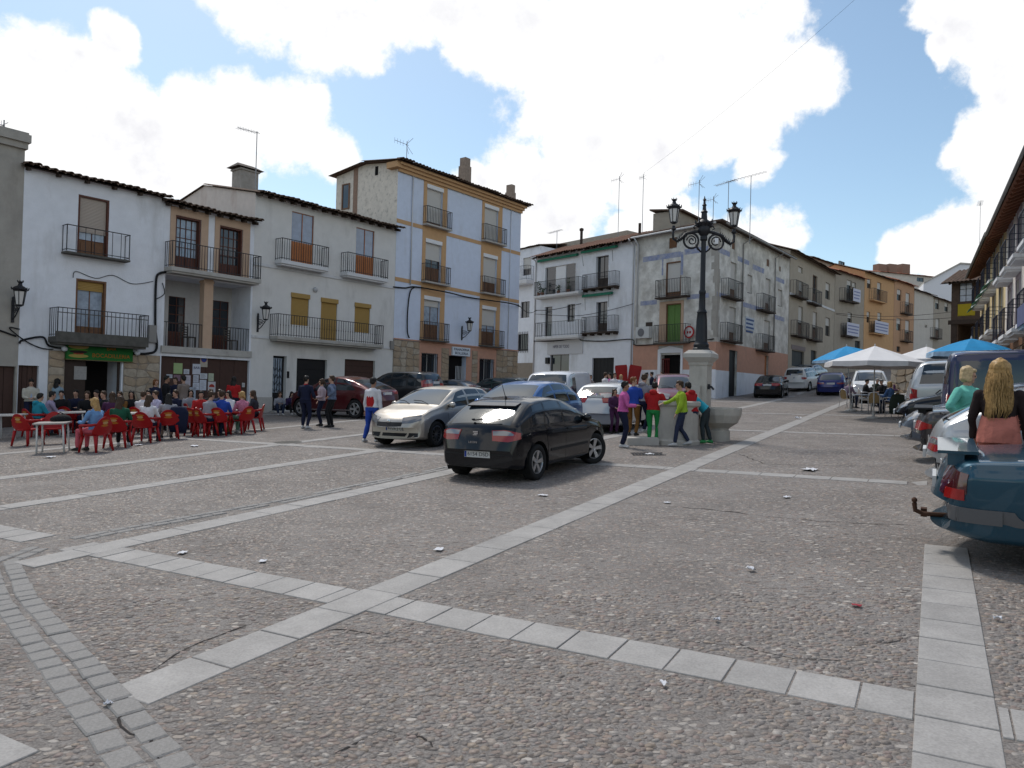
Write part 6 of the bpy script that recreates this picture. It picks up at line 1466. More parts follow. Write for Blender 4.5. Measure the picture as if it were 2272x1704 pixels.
class Car:
 def __init__(s, kind, label, x, y, yaw, L=4.2, W=1.75, H=1.45, pm=None, fo=.88, ro=.80, wr=.31, wst='five', rimm=None, zlo=.20, steer=0.0, name='parked_car', win_extra=True, nose=.16, tail=.10, glass=None, low=None, group='cars parked in the square', widths=None, tumble=.30, doors=True, arch=True, dz=0.0):
  s.kind = kind; s.P = PROFILE[kind]; s.L, s.W, s.H = L, W, H; s.pm = pm; s.hw = W / 2; s.zlo = zlo; s.wr = wr; s.tumble = tumble
  s.root = empty(name, slope_matrix(x, y, yaw) @ Matrix.Translation((0, 0, dz)), label, 'car', group)
  s.nose, s.tail = nose, tail; s.fx = L/2 - fo; s.rx = -L/2 + ro
  s.tx, s.tz = smooth_tab(s.P['top']); s.bx, s.bz = smooth_tab(s.P['belt'])
  s.wt = widths or [(0,.80),(.02,.87),(.06,.93),(.15,.975),(.3,1),(.72,1),(.86,.975),(.94,.93),(.98,.87),(1,.80)]
  s.glass = glass or M_cglass
  s.body(arch); s.wheels(wst, rimm or M_rim, steer)
  if win_extra: s.glazing()
  if doors: s.doors()
 def top(s, f): return float(np.interp(f, s.tx, s.tz)) * s.H
 def belt(s, f): return float(np.interp(f, s.bx, s.bz)) * s.H
 def X(s, f): return -s.L/2 + f * s.L
 def section(s, f):
  zt = s.top(f); zb = min(s.belt(f), zt - .03); w = lerp_tab(s.wt, f) * s.hw; zl = s.zlo + .10*max(0, 1 - f/.10)*.7 + .06*max(0, 1 - (1-f)/.10)
  zl = min(zl, zb - .12); c = min(1, (zt - zb) / .35); wr = .955*w - s.tumble*(zt - zb); mid = zl + .52*(zb - zl)
  P = [(0, zl), (.55*w, zl), (.86*w, zl + .005), (.965*w, zl + .05), (.985*w, zl + .16*(zb-zl) + .05), (1.0*w, mid), (.995*w, zb - .30*(zb-mid)), (.975*w, zb - .035), (.955*w, zb + .004),
             (.955*w*.5 + wr*.5 + .012*c, zb + (zt-zb)*.5), (wr + .006, zt - .105*c - .012), (wr*.93, zt - .042*c - .010), (wr*.70, zt - .013*c - .005), (wr*.35, zt - .003), (0, zt)]
  return P
 def dense(s, f, n=4):
  P = s.section(f); out = []
  for i in range(len(P) - 1):
   p0 = np.array(P[max(i-1, 0)] if i > 0 else (-P[1][0], P[1][1])); p1 = np.array(P[i]); p2 = np.array(P[i+1]); p3 = np.array(P[i+2] if i + 2 < len(P) else (-P[-2][0], P[-2][1]))
   lin = i in (1, 7, 8) 
   for k in range(n):
    t = k/n
    if lin: q = p1*(1-t) + p2*t
    else: q = .5*((2*p1) + (p2-p0)*t*.9 + (2*p0-5*p1+4*p2-p3)*t*t*.9 + (3*p1-p0-3*p2+p3)*t**3*.9) + .0
    if not lin: q = .85*q + .15*(p1*(1-t)+p2*t)
    out.append(q)
  out.append(np.array(P[-1])); return np.array(out)
 def body(s, arch):
  fs = np.unique(np.concatenate([np.linspace(0, .06, 9), np.linspace(.06, .94, 66), np.linspace(.94, 1, 9)]))
  V = []; n = None
  for f in fs:
   d = s.dense(f); n = len(d); x = s.X(f)
   w = max(d[:, 0].max(), .01)
   ef = max(0, 1 - (1-f)*s.L/.75)**1.5; er = max(0, 1 - f*s.L/.6)**1.5
   xx = x - s.nose*1.5*ef*(d[:, 0]/w)**2.4 + s.tail*1.5*er*(d[:, 0]/w)**2.4
   V.append(np.stack([xx, d[:, 0], d[:, 1]], 1))
  V = np.array(V); k = len(fs)
  right = V.copy(); right[:, :, 1] *= -1
  allv = []; faces = []
  idx = {}
  def vid(i, j, side):
   if j in (0, n-1): side = 0
   key = (i, j, side)
   if key not in idx: idx[key] = len(allv); allv.append((V if side == 0 else right)[i, j].copy()); meta.append((i, j))
   return idx[key]
  meta = []
  F = []
  for i in range(k-1):
   for j in range(n-1):
    F.append((vid(i, j, 0), vid(i+1, j, 0), vid(i+1, j+1, 0), vid(i, j+1, 0)))
    F.append((vid(i, j, 1), vid(i, j+1, 1), vid(i+1, j+1, 1), vid(i+1, j, 1)))
  A = np.array(allv); inside = np.zeros(len(A), int)
  if arch:
   Ra = s.wr + .055; s.Ra = Ra
   for wi, xc in enumerate((s.fx, s.rx)):
    zc = s.wr
    d = np.hypot(A[:, 0]-xc, A[:, 2]-zc)
    jj = np.array([m[1] for m in meta])
    ins = (d < Ra) & (np.abs(A[:, 1]) > s.hw*.5) & (jj >= 8)
    lowp = ins & (A[:, 2] < zc)
    hi = ins & ~lowp
    ang = np.arctan2(A[hi, 2]-zc, A[hi, 0]-xc); A[hi, 0] = xc + Ra*np.cos(ang); A[hi, 2] = zc + Ra*np.sin(ang)
    sg = np.sign(A[lowp, 0]-xc); sg[sg == 0] = 1
    A[lowp, 0] = xc + sg*np.sqrt(np.maximum(0, Ra**2 - (A[lowp, 2]-zc)**2))
    inside[ins] = wi + 1
  G_ = []
  for f in F:
   ii = [inside[v] for v in f]
   if min(ii) > 0: continue
   if sum(1 for v in ii if v) >= 2 and all(meta[v][1] <= 8 for v in f if not inside[v]) : continue
   G_.append(f)
  for i, flip in ((0, True), (k-1, False)):
   ring = [vid(i, j, 0) for j in range(n)] + [vid(i, j, 1) for j in range(n-2, 0, -1)]
   G_.append(tuple(ring if not flip else ring[::-1]))
  mb = MB(); mb.v = [tuple(v) for v in A]; mb.f = G_; mb.mi = [0]*len(G_)
  me = mb.mesh('body', s.pm, True)
  try: me.set_sharp_from_angle(angle=R(40))
  except Exception: pass
  s.bodyo = link('body', me, s.root)
  polys = [tuple(f) for f in F] + [G_[-1], G_[-2]]
  s.bvh = BVHTree.FromPolygons([Vector(v) for v in np.array(allv)], polys)
  if arch:
   for xc in (s.fx, s.rx):
    for sg in (-1, 1):
     b = MB(); ys = (sg*s.hw*.50, sg*s.hw*.985); vs = []
     N_ = 20
     for y in ys:
      for i in range(N_+1):
       a = -.5 + (math.pi + 1.0)*i/N_; vs.append((xc + s.Ra*.995*math.cos(a), y, max(.10, s.wr + s.Ra*.995*math.sin(a))))
     fs_ = [(i, i+1, N_+2+i, N_+1+i) for i in range(N_)] + [tuple(range(N_+1))]
     b.add(vs, fs_); b.build('wheel_well', M_rimdk, s.root)
 def snap(s, p, d):
  h, nr, _, _ = s.bvh.ray_cast(Vector(p) - Vector(d)*1.2, Vector(d), 3.0)
  if h is None: h, nr, _, _ = s.bvh.find_nearest(Vector(p))
  if nr.dot(Vector(d)) > 0: nr = -nr
  return h, nr
 def patch(s, name, m, bottom, top, d, nx=14, nz=5, off=.004, parent=None, thick=.012):
  """a panel that follows the bodywork between two edges (3-D polylines), pressed on along d"""
  def res(P, n):
   P = [Vector(p) for p in P]; L_ = [0]
   for a, b in zip(P[:-1], P[1:]): L_.append(L_[-1] + (b-a).length)
   out = []
   for i in range(n):
    t = L_[-1]*i/(n-1); k = 0
    while k < len(P)-2 and L_[k+1] < t: k += 1
    u = (t-L_[k])/max(1e-9, L_[k+1]-L_[k]); out.append(P[k].lerp(P[k+1], min(1, max(0, u))))
   return out
  bo, to = res(bottom, nx), res(top, nx); V = []; N_ = []
  for j in range(nz):
   for i in range(nx):
    p = bo[i].lerp(to[i], j/(nz-1)); h, nr = s.snap(p, d); V.append(h + nr*off); N_.append(nr)
  F = [(j*nx+i, j*nx+i+1, (j+1)*nx+i+1, (j+1)*nx+i) for j in range(nz-1) for i in range(nx-1)]
  rim = [i for i in range(nx)] + [j*nx+nx-1 for j in range(1, nz)] + [(nz-1)*nx+i for i in range(nx-2, -1, -1)] + [j*nx for j in range(nz-2, 0, -1)]
  b0 = len(V); V += [V[i] - N_[i]*thick for i in rim]; q = len(rim)
  F += [(rim[i], b0+i, b0+(i+1) % q, rim[(i+1) % q]) for i in range(q)]
  c = (V[F[0][1]]-V[F[0][0]]).cross(V[F[0][2]]-V[F[0][0]])
  if c.dot(N_[0]) < 0: F = [f[::-1] for f in F]
  mb = MB(); mb.add(V, F); me = mb.mesh(name, m, True)
  try: me.set_sharp_from_angle(angle=R(35))
  except Exception: pass
  return link(name, me, parent or s.root)
 def side(s, name, m, bot, top, sg, **k):    # (f, z) polylines on one flank
  d = (0, -sg, 0); B = [(s.X(f), sg*s.hw, z) for f, z in bot]; T = [(s.X(f), sg*s.hw, z) for f, z in top]
  return s.patch(name, m, B, T, d, **k)
 def glazing(s):
  (fb, hb), (ft, ht) = s.P['ws']
  def screen(name, fb, hb, ft, ht, wb, wt, front):
   p0 = Vector((s.X(fb), 0, s.top(fb))); p1 = Vector((s.X(ft), 0, s.top(ft))); t = (p1-p0).normalized(); n = Vector((-t.z, 0, t.x)) if not front else Vector((t.z, 0, -t.x))
   if n.z < 0: n = -n
   def edge(p, w): return [p + Vector((0, y, 0)) for y in (-w, -w*.5, 0, w*.5, w)]
   return s.patch(name, s.glass, edge(p0, wb), edge(p1, wt), -n, nx=15, nz=8, off=.004)
  wr = .955*s.hw - s.tumble*(s.H - s.belt(.5))
  s.ws = screen('windscreen', fb, hb, ft, ht, wr*.955 + .10, wr*.86, True)
  (fb, hb), (ft, ht) = s.P['rw']
  s.rw = screen('rear_window', fb, hb, ft, ht, wr*.90 if s.kind != 'van' else wr*.9, wr*.84, False)
  for sg in (-1, 1):
   for (b0, b1, t0, t1) in s.P['win']:
    n = 8; bot = [(b0 + (b1-b0)*i/n, s.belt(b0 + (b1-b0)*i/n) + .035) for i in range(n+1)]
    tp = [(t0 + (t1-t0)*i/n, min(s.top(t0 + (t1-t0)*i/n) - .085, s.H - .085)) for i in range(n+1)]
    tp = [(f, max(z, s.belt(f) + .05)) for f, z in tp]
    s.side('side_window', s.glass, bot, tp, sg, nx=14, nz=5, off=.003)
 def doors(s):
  W = [w for w in s.P['win'] if (w[1]-w[0]) > .12]
  for sg in (-1, 1):
   for (b0, b1, t0, t1) in W[-2:]:
    f0, f1 = b0 - .008, b1 + .010
    if f1 > .6: f1 = min(f1, (s.fx - s.Ra - .05 + s.L/2)/s.L + .02)
    lowz = s.zlo + .10
    rf = (s.rx + s.Ra + .02 + s.L/2)/s.L
    bot = [(max(f0, rf), lowz), ((f0+f1)/2, lowz), (f1, lowz)]; tp = [(f0, s.belt(f0) + .018), ((f0+f1)/2, s.belt((f0+f1)/2) + .018), (f1, s.belt(f1) + .018)]
    e_ = .0018; s.side('door_gap', M_rimdk, [(q[0] + (e_ if q[0] > (f0+f1)/2 else -e_), q[1] - .006) for q in bot], [(q[0] + (e_ if q[0] > (f0+f1)/2 else -e_), q[1] - .002) for q in tp], sg, nx=12, nz=6, off=.0015, thick=.004)
    d = s.side('door', s.pm, bot, tp, sg, nx=12, nz=8, off=.0035, thick=.01)
    hx = f0 + (f1-f0)*.13; z = s.belt(hx) - .085
    s.side('handle', s.pm, [(hx - .014, z - .014), (hx + .022, z - .014)], [(hx - .014, z + .014), (hx + .022, z + .014)], sg, nx=5, nz=3, off=.022, thick=.02, parent=d)
 def wheels(s, st, rimm, steer):
  w = .205; tm, rm, bd = wheel_meshes(s.wr, w, st, rimm)
  for xc, fr in ((s.fx, 1), (s.rx, 0)):
   for sg in (-1, 1):
    o = link('wheel', tm, s.root); m = Matrix.Translation((xc, sg*(s.hw*.985 - w*.52), s.wr)) @ Matrix.Rotation(steer if fr else 0, 4, 'Z')
    if sg < 0: m = m @ Matrix.Rotation(math.pi, 4, 'Z')
    o.matrix_local = m @ Matrix.Rotation(random.uniform(0, 1.2), 4, 'Y')
    link('rim', rm, o); link('brake_disc', bd, o)
 def mirror(s, m=None, f=None, z=None):
  f = f or s.P['win'][-1][1] - .02; z = z or s.belt(f) + .09
  for sg in (-1, 1):
   h, nr = s.snap((s.X(f), sg*s.hw, z), (0, -sg, 0)); c = h + Vector((.02, sg*.10, .0))
   b = MB(); b.lathe([(.02, -.07), (.065, -.045), (.085, 0), (.07, .05), (.02, .07)], 10, Matrix.Translation(c) @ Matrix.Diagonal((1.0, 1.25, .95, 1)) @ Matrix.Rotation(R(90), 4, 'Y')); b.bar(h, c, .05, .03); b.build('mirror', m or s.pm, s.root, smooth=True)
 def end_patch(s, name, m, pts_bot, pts_top, front, **k):   # (y, z) polylines on nose or tail
  d = Vector((-1, 0, 0)) if front else Vector((1, 0, 0)); x = s.L/2 if front else -s.L/2
  return s.patch(name, m, [(x, y, z) for y, z in pts_bot], [(x, y, z) for y, z in pts_top], d, **k)
 def corner_lamp(s, name, m, front, sg, bot, top, ang=35, **k):   # polylines of (y, z), pressed on diagonally so that the lamp wraps round
  a = R(ang); d = Vector(((-1 if front else 1)*math.cos(a), -sg*math.sin(a), 0)); x = s.L/2 - .15 if front else -s.L/2 + .15
  x = (s.L/2 if front else -s.L/2)
  def q(y, z): 
   inw = max(0, y - s.hw*.55); return (x + (-1 if front else 1)*inw*.55, sg*y, z)
  return s.patch(name, m, [q(*p) for p in bot], [q(*p) for p in top], d, **k)
 def plate(s, z, txt=None, front=False, w=.52, h=.11, y=0.0, off=.012):
  hpt, nr = s.snap((s.L/2 if front else -s.L/2, y, z), (-1, 0, 0) if front else (1, 0, 0))
  x = hpt.x + (off if front else -off); sg = 1 if front else -1
  p = empty('number_plate'); p.parent = s.root; p.matrix_local = Matrix.Translation((x, y, z)) @ Matrix.Rotation(R(90 if front else -90), 4, 'Z')
  b = MB(); b.box(-w/2, w/2, -.006, .03, -h/2, h/2); b.build('panel', M_plate, p)
  b = MB(); b.box(-w/2 + .004, -w/2 + .045, -.0075, -.0061, -h/2 + .004, h/2 - .004); b.build('country_band', M_platebl, p)
  if txt: text(p, txt, h*.86, (.022, -.008, 0), M_ink, name='characters', width=w*.82, ex=.001)
 def rear(s, lamps='block', z0=.60, z1=.80, plate_z=.72, txt=None, bump=None, lw=(.42, .99), badge=True, lm=None, wiper=False, clear=True, pl_y=0.0):
  hw = s.hw; zz0, zz1 = z0*s.H, z1*s.H
  for sg in (-1, 1):
   p = s.corner_lamp('tail_lamp', lm or M_red, False, sg, [(hw*lw[0], zz0 + .012), (hw*.75, zz0 - .005), (hw*lw[1], zz0 + .045)], [(hw*lw[0], zz1 - .012), (hw*.72, zz1), (hw*lw[1], zz1 - .05)], nx=10, nz=4, off=.010)
   if clear:
    s.corner_lamp('reversing_lens', M_clear, False, sg, [(hw*(lw[0] + .02), zz0 + (zz1-zz0)*.52), (hw*(lw[1] - .09), zz0 + (zz1-zz0)*.52)], [(hw*(lw[0] + .02), zz1 - .022), (hw*.72, zz1 - .012), (hw*(lw[1] - .16), zz1 - .04)], nx=6, nz=3, off=.013, parent=p)
  s.plate(plate_z*s.H, txt, False, y=pl_y)
  if bump: 
   zb = bump*s.H; s.end_patch('bumper_strip', M_plast, [(-hw*.86, zb - .05), (0, zb - .05), (hw*.86, zb - .05)], [(-hw*.86, zb + .03), (0, zb + .03), (hw*.86, zb + .03)], False, nx=18, nz=3, off=.016)
  if badge:
   h, nr = s.snap((-s.L/2, 0, zz1 - .06), (1, 0, 0)); b = MB(); b.box(-.012, .004, -.045, .045, -.045, .045, Matrix.Translation(h)); b.build('badge', M_chrome, s.root)
  if wiper:
   (fb, hb), (ft, ht) = s.P['rw']; p = Vector((s.X(fb), .0, s.top(fb))); 
   b = MB(); a = p + Vector((-.0, .12, .045)); c = p + Vector((.03, -.42, .075)); b.tube([a, a.lerp(c, .5) + Vector((-.02, 0, .02)), c], .012, 6); b.lathe([(.03, 0), (.03, .03)], 8, Matrix.Translation(a)); b.build('rear_wiper', M_plast, s.root)
 def front(s, z0=.44, z1=.56, gz=(.40, .47), plate_z=.36, low=(.16, .28), badge=True, fog=True, lw=(.50, .98), glow=None, grille=True, txt=None):
  hw = s.hw
  for sg in (-1, 1):
   s.corner_lamp('headlight', M_clear, True, sg, [(hw*lw[0], z0*s.H - .01), (hw*.75, z0*s.H), (hw*lw[1], z0*s.H + .07)], [(hw*(lw[0] + .02), z1*s.H - .03), (hw*.75, z1*s.H), (hw*lw[1], z1*s.H + .035)], nx=10, nz=4, off=.008, ang=30)
   if fog: s.end_patch('fog_lamp', M_plast, [(sg*hw*.52, low[0]*s.H + .05), (sg*hw*.80, low[0]*s.H + .07)], [(sg*hw*.50, low[0]*s.H + .16), (sg*hw*.80, low[0]*s.H + .16)], True, nx=6, nz=3, off=.006)
  if grille: s.end_patch('grille', M_plast, [(-hw*.42, gz[0]*s.H), (0, gz[0]*s.H - .015), (hw*.42, gz[0]*s.H)], [(-hw*.44, gz[1]*s.H), (0, gz[1]*s.H), (hw*.44, gz[1]*s.H)], True, nx=12, nz=3, off=.006)
  s.end_patch('lower_intake', M_plast, [(-hw*.40, low[0]*s.H), (0, low[0]*s.H), (hw*.40, low[0]*s.H)], [(-hw*.42, low[1]*s.H), (0, low[1]*s.H), (hw*.42, low[1]*s.H)], True, nx=10, nz=3, off=.006)
  s.plate(plate_z*s.H, txt, True)
  if badge:
   h, nr = s.snap((s.L/2, 0, gz[1]*s.H + .012), (-1, 0, 0)); b = MB(); b.lathe([(.055, 0), (.055, .012), (.03, .018)], 14, Matrix.Translation(h) @ Matrix.Rotation(R(90), 4, 'Y')); b.build('badge', M_chrome, s.root)
  (fb, hb), (ft, ht) = s.P['ws']; p = Vector((s.X(fb), 0, s.top(fb))); b = MB()
  for y0, y1 in ((.45, -.1), (-.15, -.6)): b.tube([p + Vector((.02, y0, .0)), p + Vector((-.07, (y0+y1)/2, .075)), p + Vector((-.10, y1, .085))], .010, 5)
  b.build('wiper', M_plast, s.root)
def abp(a, b): p = ab(a, b); return p.x, p.y
# black hatchback in the middle
M_black = paint('black', (.003, .0035, .006), .0, .10, .55)
c = Car('hatch', 'black hatchback seen from behind, front wheels turned, standing mid-square', .42, 14.70, R(60), 4.18, 1.74, 1.44, M_black, fo=.86, ro=.80, wr=.318, wst='five', steer=R(-24))
c.rear(z0=.50, z1=.635, plate_z=.335, txt='6154 DSD', lw=(.46, .97), wiper=True, badge=False)
hp, nr = c.snap((-2.09, 0, .85), (1, 0, 0))
b = MB()
for dz_, x0, x1 in ((.028, -.05, .05), (-.002, -.05, .03), (-.03, -.03, .05)): b.box(-.006, .006, x0, x1, dz_ - .012, dz_ + .012, Matrix.Translation(hp + Vector((-.006, 0, 0))))
b.build('badge', M_chrome, c.root)
p_ = empty('model_name'); p_.parent = c.root; p_.matrix_local = Matrix.Translation(c.snap((-2.09, .0, .70), (1, 0, 0))[0] + Vector((-.008, .02, 0))) @ Matrix.Rotation(R(-90), 4, 'Z'); text(p_, 'LEON', .05, (0, 0, 0), M_chrome, name='letters', width=.17)
c.end_patch('bumper_strip', M_plast, [(-.78, .475), (0, .475), (.78, .475)], [(-.78, .50), (0, .50), (.78, .50)], False, nx=18, nz=2, off=.010)
c.mirror()
for sg in (-1, 1): c.side('rub_strip', M_plast, [(.30, .47), (.68, .47)], [(.30, .52), (.68, .52)], sg, nx=14, nz=2, off=.014)
b = MB(); q = Vector((c.X(.27), 0, c.top(.27))); b.tube([q, q + Vector((-.22, 0, .42))], [.008, .003], 6); b.lathe([(.025, 0), (.015, .04)], 8, Matrix.Translation(q)); b.build('aerial', M_plast, c.root)
b = MB(); q = Vector((c.X(.17), 0, c.top(.17))); b.box(-.10, .10, -.50, .50, -.005, .018, Matrix.Translation(q) @ Matrix.Rotation(R(-14), 4, 'Y')); b.build('spoiler', M_black, c.root)
for sg in (-1, 1):
 h_, n_ = c.snap((c.X(.80), sg*c.hw, .72), (0, -sg, 0)); b = MB(); b.lathe([(.03, -.008), (.03, .008)], 8, Matrix.Translation(h_) @ Matrix.Rotation(R(90), 4, 'X')); b.build('side_repeater', M_clear, c.root)
# silver hatchback, nose towards us
M_silver = paint('warm_silver', (.40, .37, .33), .75, .30)
x_, y_ = abp(16.75, -11.75)
c = Car('hatch', 'warm silver hatchback with its nose towards us beside the man in red and white', x_, y_, YAW_A + math.pi, 4.34, 1.79, 1.50, M_silver, fo=.93, ro=.80, wr=.325, wst='multi', nose=.22, rimm=mat('dark_alloy', (.16, .16, .165), .35, metal=.8))
c.front(z0=.425, z1=.53, gz=(.375, .44), plate_z=.325, low=(.15, .25), txt='4926 JTJ'); c.mirror()
c.rear(); 
# blue saloon between them
M_blue = paint('bright_blue', (.012, .085, .26), .5, .3)
x_, y_ = abp(17.0, -9.25)
c = Car('hatch', 'bright blue fastback half hidden behind the black hatchback', x_, y_, YAW_A + math.pi, 4.5, 1.80, 1.64, M_blue, fo=.95, ro=.92, wr=.32, wst='seven', nose=.2)
c.front(); c.mirror(); c.rear()
# white van behind
M_wvan = paint('van_white', (.55, .57, .62), 0, .35)
x_, y_ = abp(24.6, -11.6)
c = Car('van', 'white panel van with rounded roof behind the blue fastback', 1.75, 27.6, YAW_A + math.pi + R(8), 4.2, 1.80, 1.86, M_wvan, fo=.8, ro=.8, wr=.31, wst='hub', tumble=.12, win_extra=False)
c.P = dict(c.P); c.P['win'] = [c.P['win'][2]]; c.glazing(); c.front(); c.rear(lamps='tall', z0=.42, z1=.60, plate_z=.34); c.mirror(M_plast)
for sg in (-1, 1): c.side('side_panel', M_wvan, [(.08, .95), (.33, .95), (.58, .95)], [(.09, 1.60), (.33, 1.62), (.585, 1.60)], sg, nx=12, nz=6, off=-.001 + .008)
# silver hatch and maroon people carrier behind the children
M_silver2 = paint('cool_silver', (.42, .43, .44), .7, .3)
c = Car('hatch', 'pale silver hatchback behind the boy in the pink jumper', 3.35, 24.4, YAW_A + R(4), 4.1, 1.72, 1.50, M_silver2, wst='hub'); c.rear(); c.front(); c.mirror()
M_maroon = paint('maroon', (.12, .018, .035), .4, .3)
c = Car('mpv', 'maroon people carrier facing us behind the fountain pillar', 6.75, 31.0, YAW_A + math.pi + R(22), 4.4, 1.80, 1.70, M_maroon, wst='seven', tumble=.24); c.front(); c.rear(); c.mirror()
# cars along the left houses
M_wine = paint('wine_red', (.075, .007, .010), .4, .3)
c = Car('suv', 'wine red coupe SUV parked in front of the cream house', -7.0, 31.3, YAW_B + math.pi, 4.88, 1.96, 1.70, M_wine, fo=.93, ro=1.02, wr=.385, wst='five', zlo=.26); c.rear(z0=.555, z1=.64, plate_z=.575, lw=(.55, .99), clear=False); c.mirror(); c.front()
for sg in (-1, 1): c.side('sill', M_chrome, [(.24, .33), (.78, .33)], [(.24, .36), (.78, .36)], sg, nx=12, nz=2, off=.012)
M_dgrey = paint('dark_grey', (.022, .023, .026), .4, .35)
c = Car('wagon', 'dark grey estate behind the wine red SUV', -5.35, 35.2, YAW_B + math.pi, 4.7, 1.80, 1.86, M_dgrey, wr=.36, zlo=.28, wst='hub'); c.rear(); c.front(); c.mirror(M_plast)
c = Car('sedan', 'low dark saloon in front of the bakery window', -3.0, 37.4, YAW_B + math.pi + R(4), 4.3, 1.74, 1.45, paint('near_black', (.012, .013, .016), .3), wst='hub'); c.rear(); c.front(); c.mirror()
c = Car('wagon', 'dark green estate in front of the bakery door', -.85, 39.2, YAW_B + math.pi, 4.4, 1.74, 1.50, paint('bottle_green', (.010, .028, .030), .4), wst='hub'); c.rear(); c.front(); c.mirror()
c = Car('hatch', 'black hatchback parked at the corner of the bakery house', 1.6, 47.6, YAW_B + math.pi + R(12), 4.1, 1.74, 1.52, M_black, wst='hub'); c.rear(); c.front(); c.mirror()
# cars up the street
c = Car('sedan', 'black saloon parked at the foot of the street, tail towards us', 16.75, 48.2, YAW_A + R(3), 4.4, 1.72, 1.42, M_black, wst='hub', rimm=M_rim); c.rear(z0=.56, z1=.68, plate_z=.60, lw=(.42, .97), clear=False); c.front(); c.mirror()
M_wcar = paint('car_white', (.60, .60, .60), 0, .3)
c = Car('mpv', 'white rounded crossover behind the black saloon', 21.0, 54.0, YAW_A - R(8), 4.15, 1.80, 1.68, M_wcar, wst='five', wr=.33); c.rear(z0=.52, z1=.62, lw=(.62, .96), clear=False); c.front(); c.mirror(M_plast)
c = Car('hatch', 'dark blue hatchback seen from behind next to the white crossover', 21.3, 49.6, YAW_A + R(2), 4.2, 1.78, 1.46, paint('royal_blue', (.008, .014, .12), .4), wst='hub'); c.rear(z0=.52, z1=.60, plate_z=.55, lw=(.50, .97)); c.front(); c.mirror()
c = Car('mpv', 'white people carrier facing us behind the white parasol', 19.6, 41.0, YAW_A + math.pi + R(6), 4.7, 1.86, 1.76, M_wcar, wst='seven', wr=.33, tumble=.24); c.front(); c.rear(); c.mirror()
b = MB(); b.box(-.9, .9, -.62, -.58, 1.78, 1.82); b.box(-.9, .9, .58, .62, 1.78, 1.82); b.build('roof_rails', M_chrome, c.root)
c = Car('hatch', 'grey hatchback far up the street under the blue parasol', 24.6, 61.5, YAW_A - R(12), 4.1, 1.75, 1.5, M_silver2, wst='hub'); c.rear(); c.front()
# the row on the right, tails or noses to the square
M_teal = paint('deep_teal', (.006, .050, .085), .45, .28)
def right_car(kind, label, a, b_end, nose_in, L, W, H, pm, **k):
 bb = b_end + L/2; x, y = abp(a + W/2, bb); return Car(kind, label, x, y, YAW_B + (0 if nose_in else math.pi), L, W, H, pm, **k)
c = right_car('sedan', 'teal blue saloon with grey bumper and tow bar at the right edge', 8.35, -.02, True, 4.75, 1.72, 1.50, M_teal, wst='hub', wr=.33, zlo=.26, ro=1.34, tail=.12)
c.rear(z0=.455, z1=.645, plate_z=.50, lw=(.60, .985), clear=False, lm=mat('dark_red_lamp', (.06, .006, .008), .10, coat=1.0))
hw = c.hw
for sg in (-1, 1):
 c.corner_lamp('lamp_lens', M_red, False, sg, [(hw*.72, .66), (hw*.97, .665)], [(hw*.72, .76), (hw*.97, .77)], nx=6, nz=3, off=.014)
 c.side('bumper_trim', M_gplast, [(.0, .46), (.03, .46), (.10, .46), (.125, .46)], [(.0, .60), (.03, .60), (.10, .60), (.125, .60)], sg, nx=10, nz=4, off=.018)
 c.side('rub_strip', M_gplast, [(.30, .50), (.66, .50)], [(.30, .56), (.66, .56)], sg, nx=12, nz=2, off=.012)
c.end_patch('bumper_trim', M_gplast, [(-hw*.97, .46), (0, .46), (hw*.97, .46)], [(-hw*.97, .60), (0, .60), (hw*.97, .60)], False, nx=20, nz=4, off=.02)
fx_ = c.X(.215); h_, n_ = c.snap((fx_, -hw, .79), (0, 1, 0)); b = MB(); b.lathe([(.095, 0), (.095, .004), (.0885, .004), (.0885, .0)], 26, Matrix.Translation(h_ + Vector((0, -.001, 0))) @ Matrix.Rotation(R(90), 4, 'X'), cap=False); b.build('fuel_flap', M_plast, c.root)
b = MB(); z_ = c.top(.035); b.box(c.X(.012), c.X(.085), -.60, .60, z_ + .085, z_ + .115); b.box(c.X(.03), c.X(.06), -.58, -.52, z_ - .03, z_ + .086); b.box(c.X(.03), c.X(.06), .52, .58, z_ - .03, z_ + .086); b.build('spoiler', M_teal, c.root)
b = MB(); x0 = -c.L/2; b.tube([(x0 + .25, 0, .36), (x0 - .06, 0, .35), (x0 - .14, 0, .38), (x0 - .15, 0, .46)], .025, 8); b.lathe([(.01, -.03), (.028, -.012), (.028, .012), (.01, .03)], 10, Matrix.Translation((x0 - .15, 0, .49))); b.box(x0 - .09, x0 - .03, .03, .12, .31, .40); b.build('tow_bar', mat('rusty_iron', (.07, .035, .022), .8, var=.3), c.root)
c.mirror(); c.front()
c = right_car('hatch', 'silver hatchback second in the row at the right edge', 10.85, -.10, True, 4.15, 1.72, 1.46, M_silver2, wst='hub', zlo=.22); c.rear(z0=.44, z1=.56, plate_z=.40, wiper=True, bump=.33); c.front(); c.mirror()
c = right_car('sedan', 'dark brown-grey saloon with boot spoiler, third in the right row', 14.35, -.32, True, 4.35, 1.72, 1.42, paint('brown_grey', (.045, .038, .038), .5), wst='hub', zlo=.22); c.rear(z0=.455, z1=.57, plate_z=.50, pl_y=.0, bump=.34, clear=False); c.front(); c.mirror()
b = MB(); z_ = c.top(.035); b.box(c.X(.005), c.X(.07), -.58, .58, z_ + .05, z_ + .08); b.box(c.X(.02), c.X(.05), -.5, -.44, z_ - .02, z_ + .051); b.box(c.X(.02), c.X(.05), .44, .5, z_ - .02, z_ + .051); b.build('spoiler', M_plast, c.root)
c = right_car('hatch', 'blue-grey car with its headlights towards the square, right row', 17.0, -.62, False, 4.0, 1.70, 1.42, paint('blue_grey', (.10, .12, .155), .6), wst='hub'); c.front(); c.rear(); c.mirror()
M_vblue = paint('van_blue', (.012, .016, .065), .3, .35)
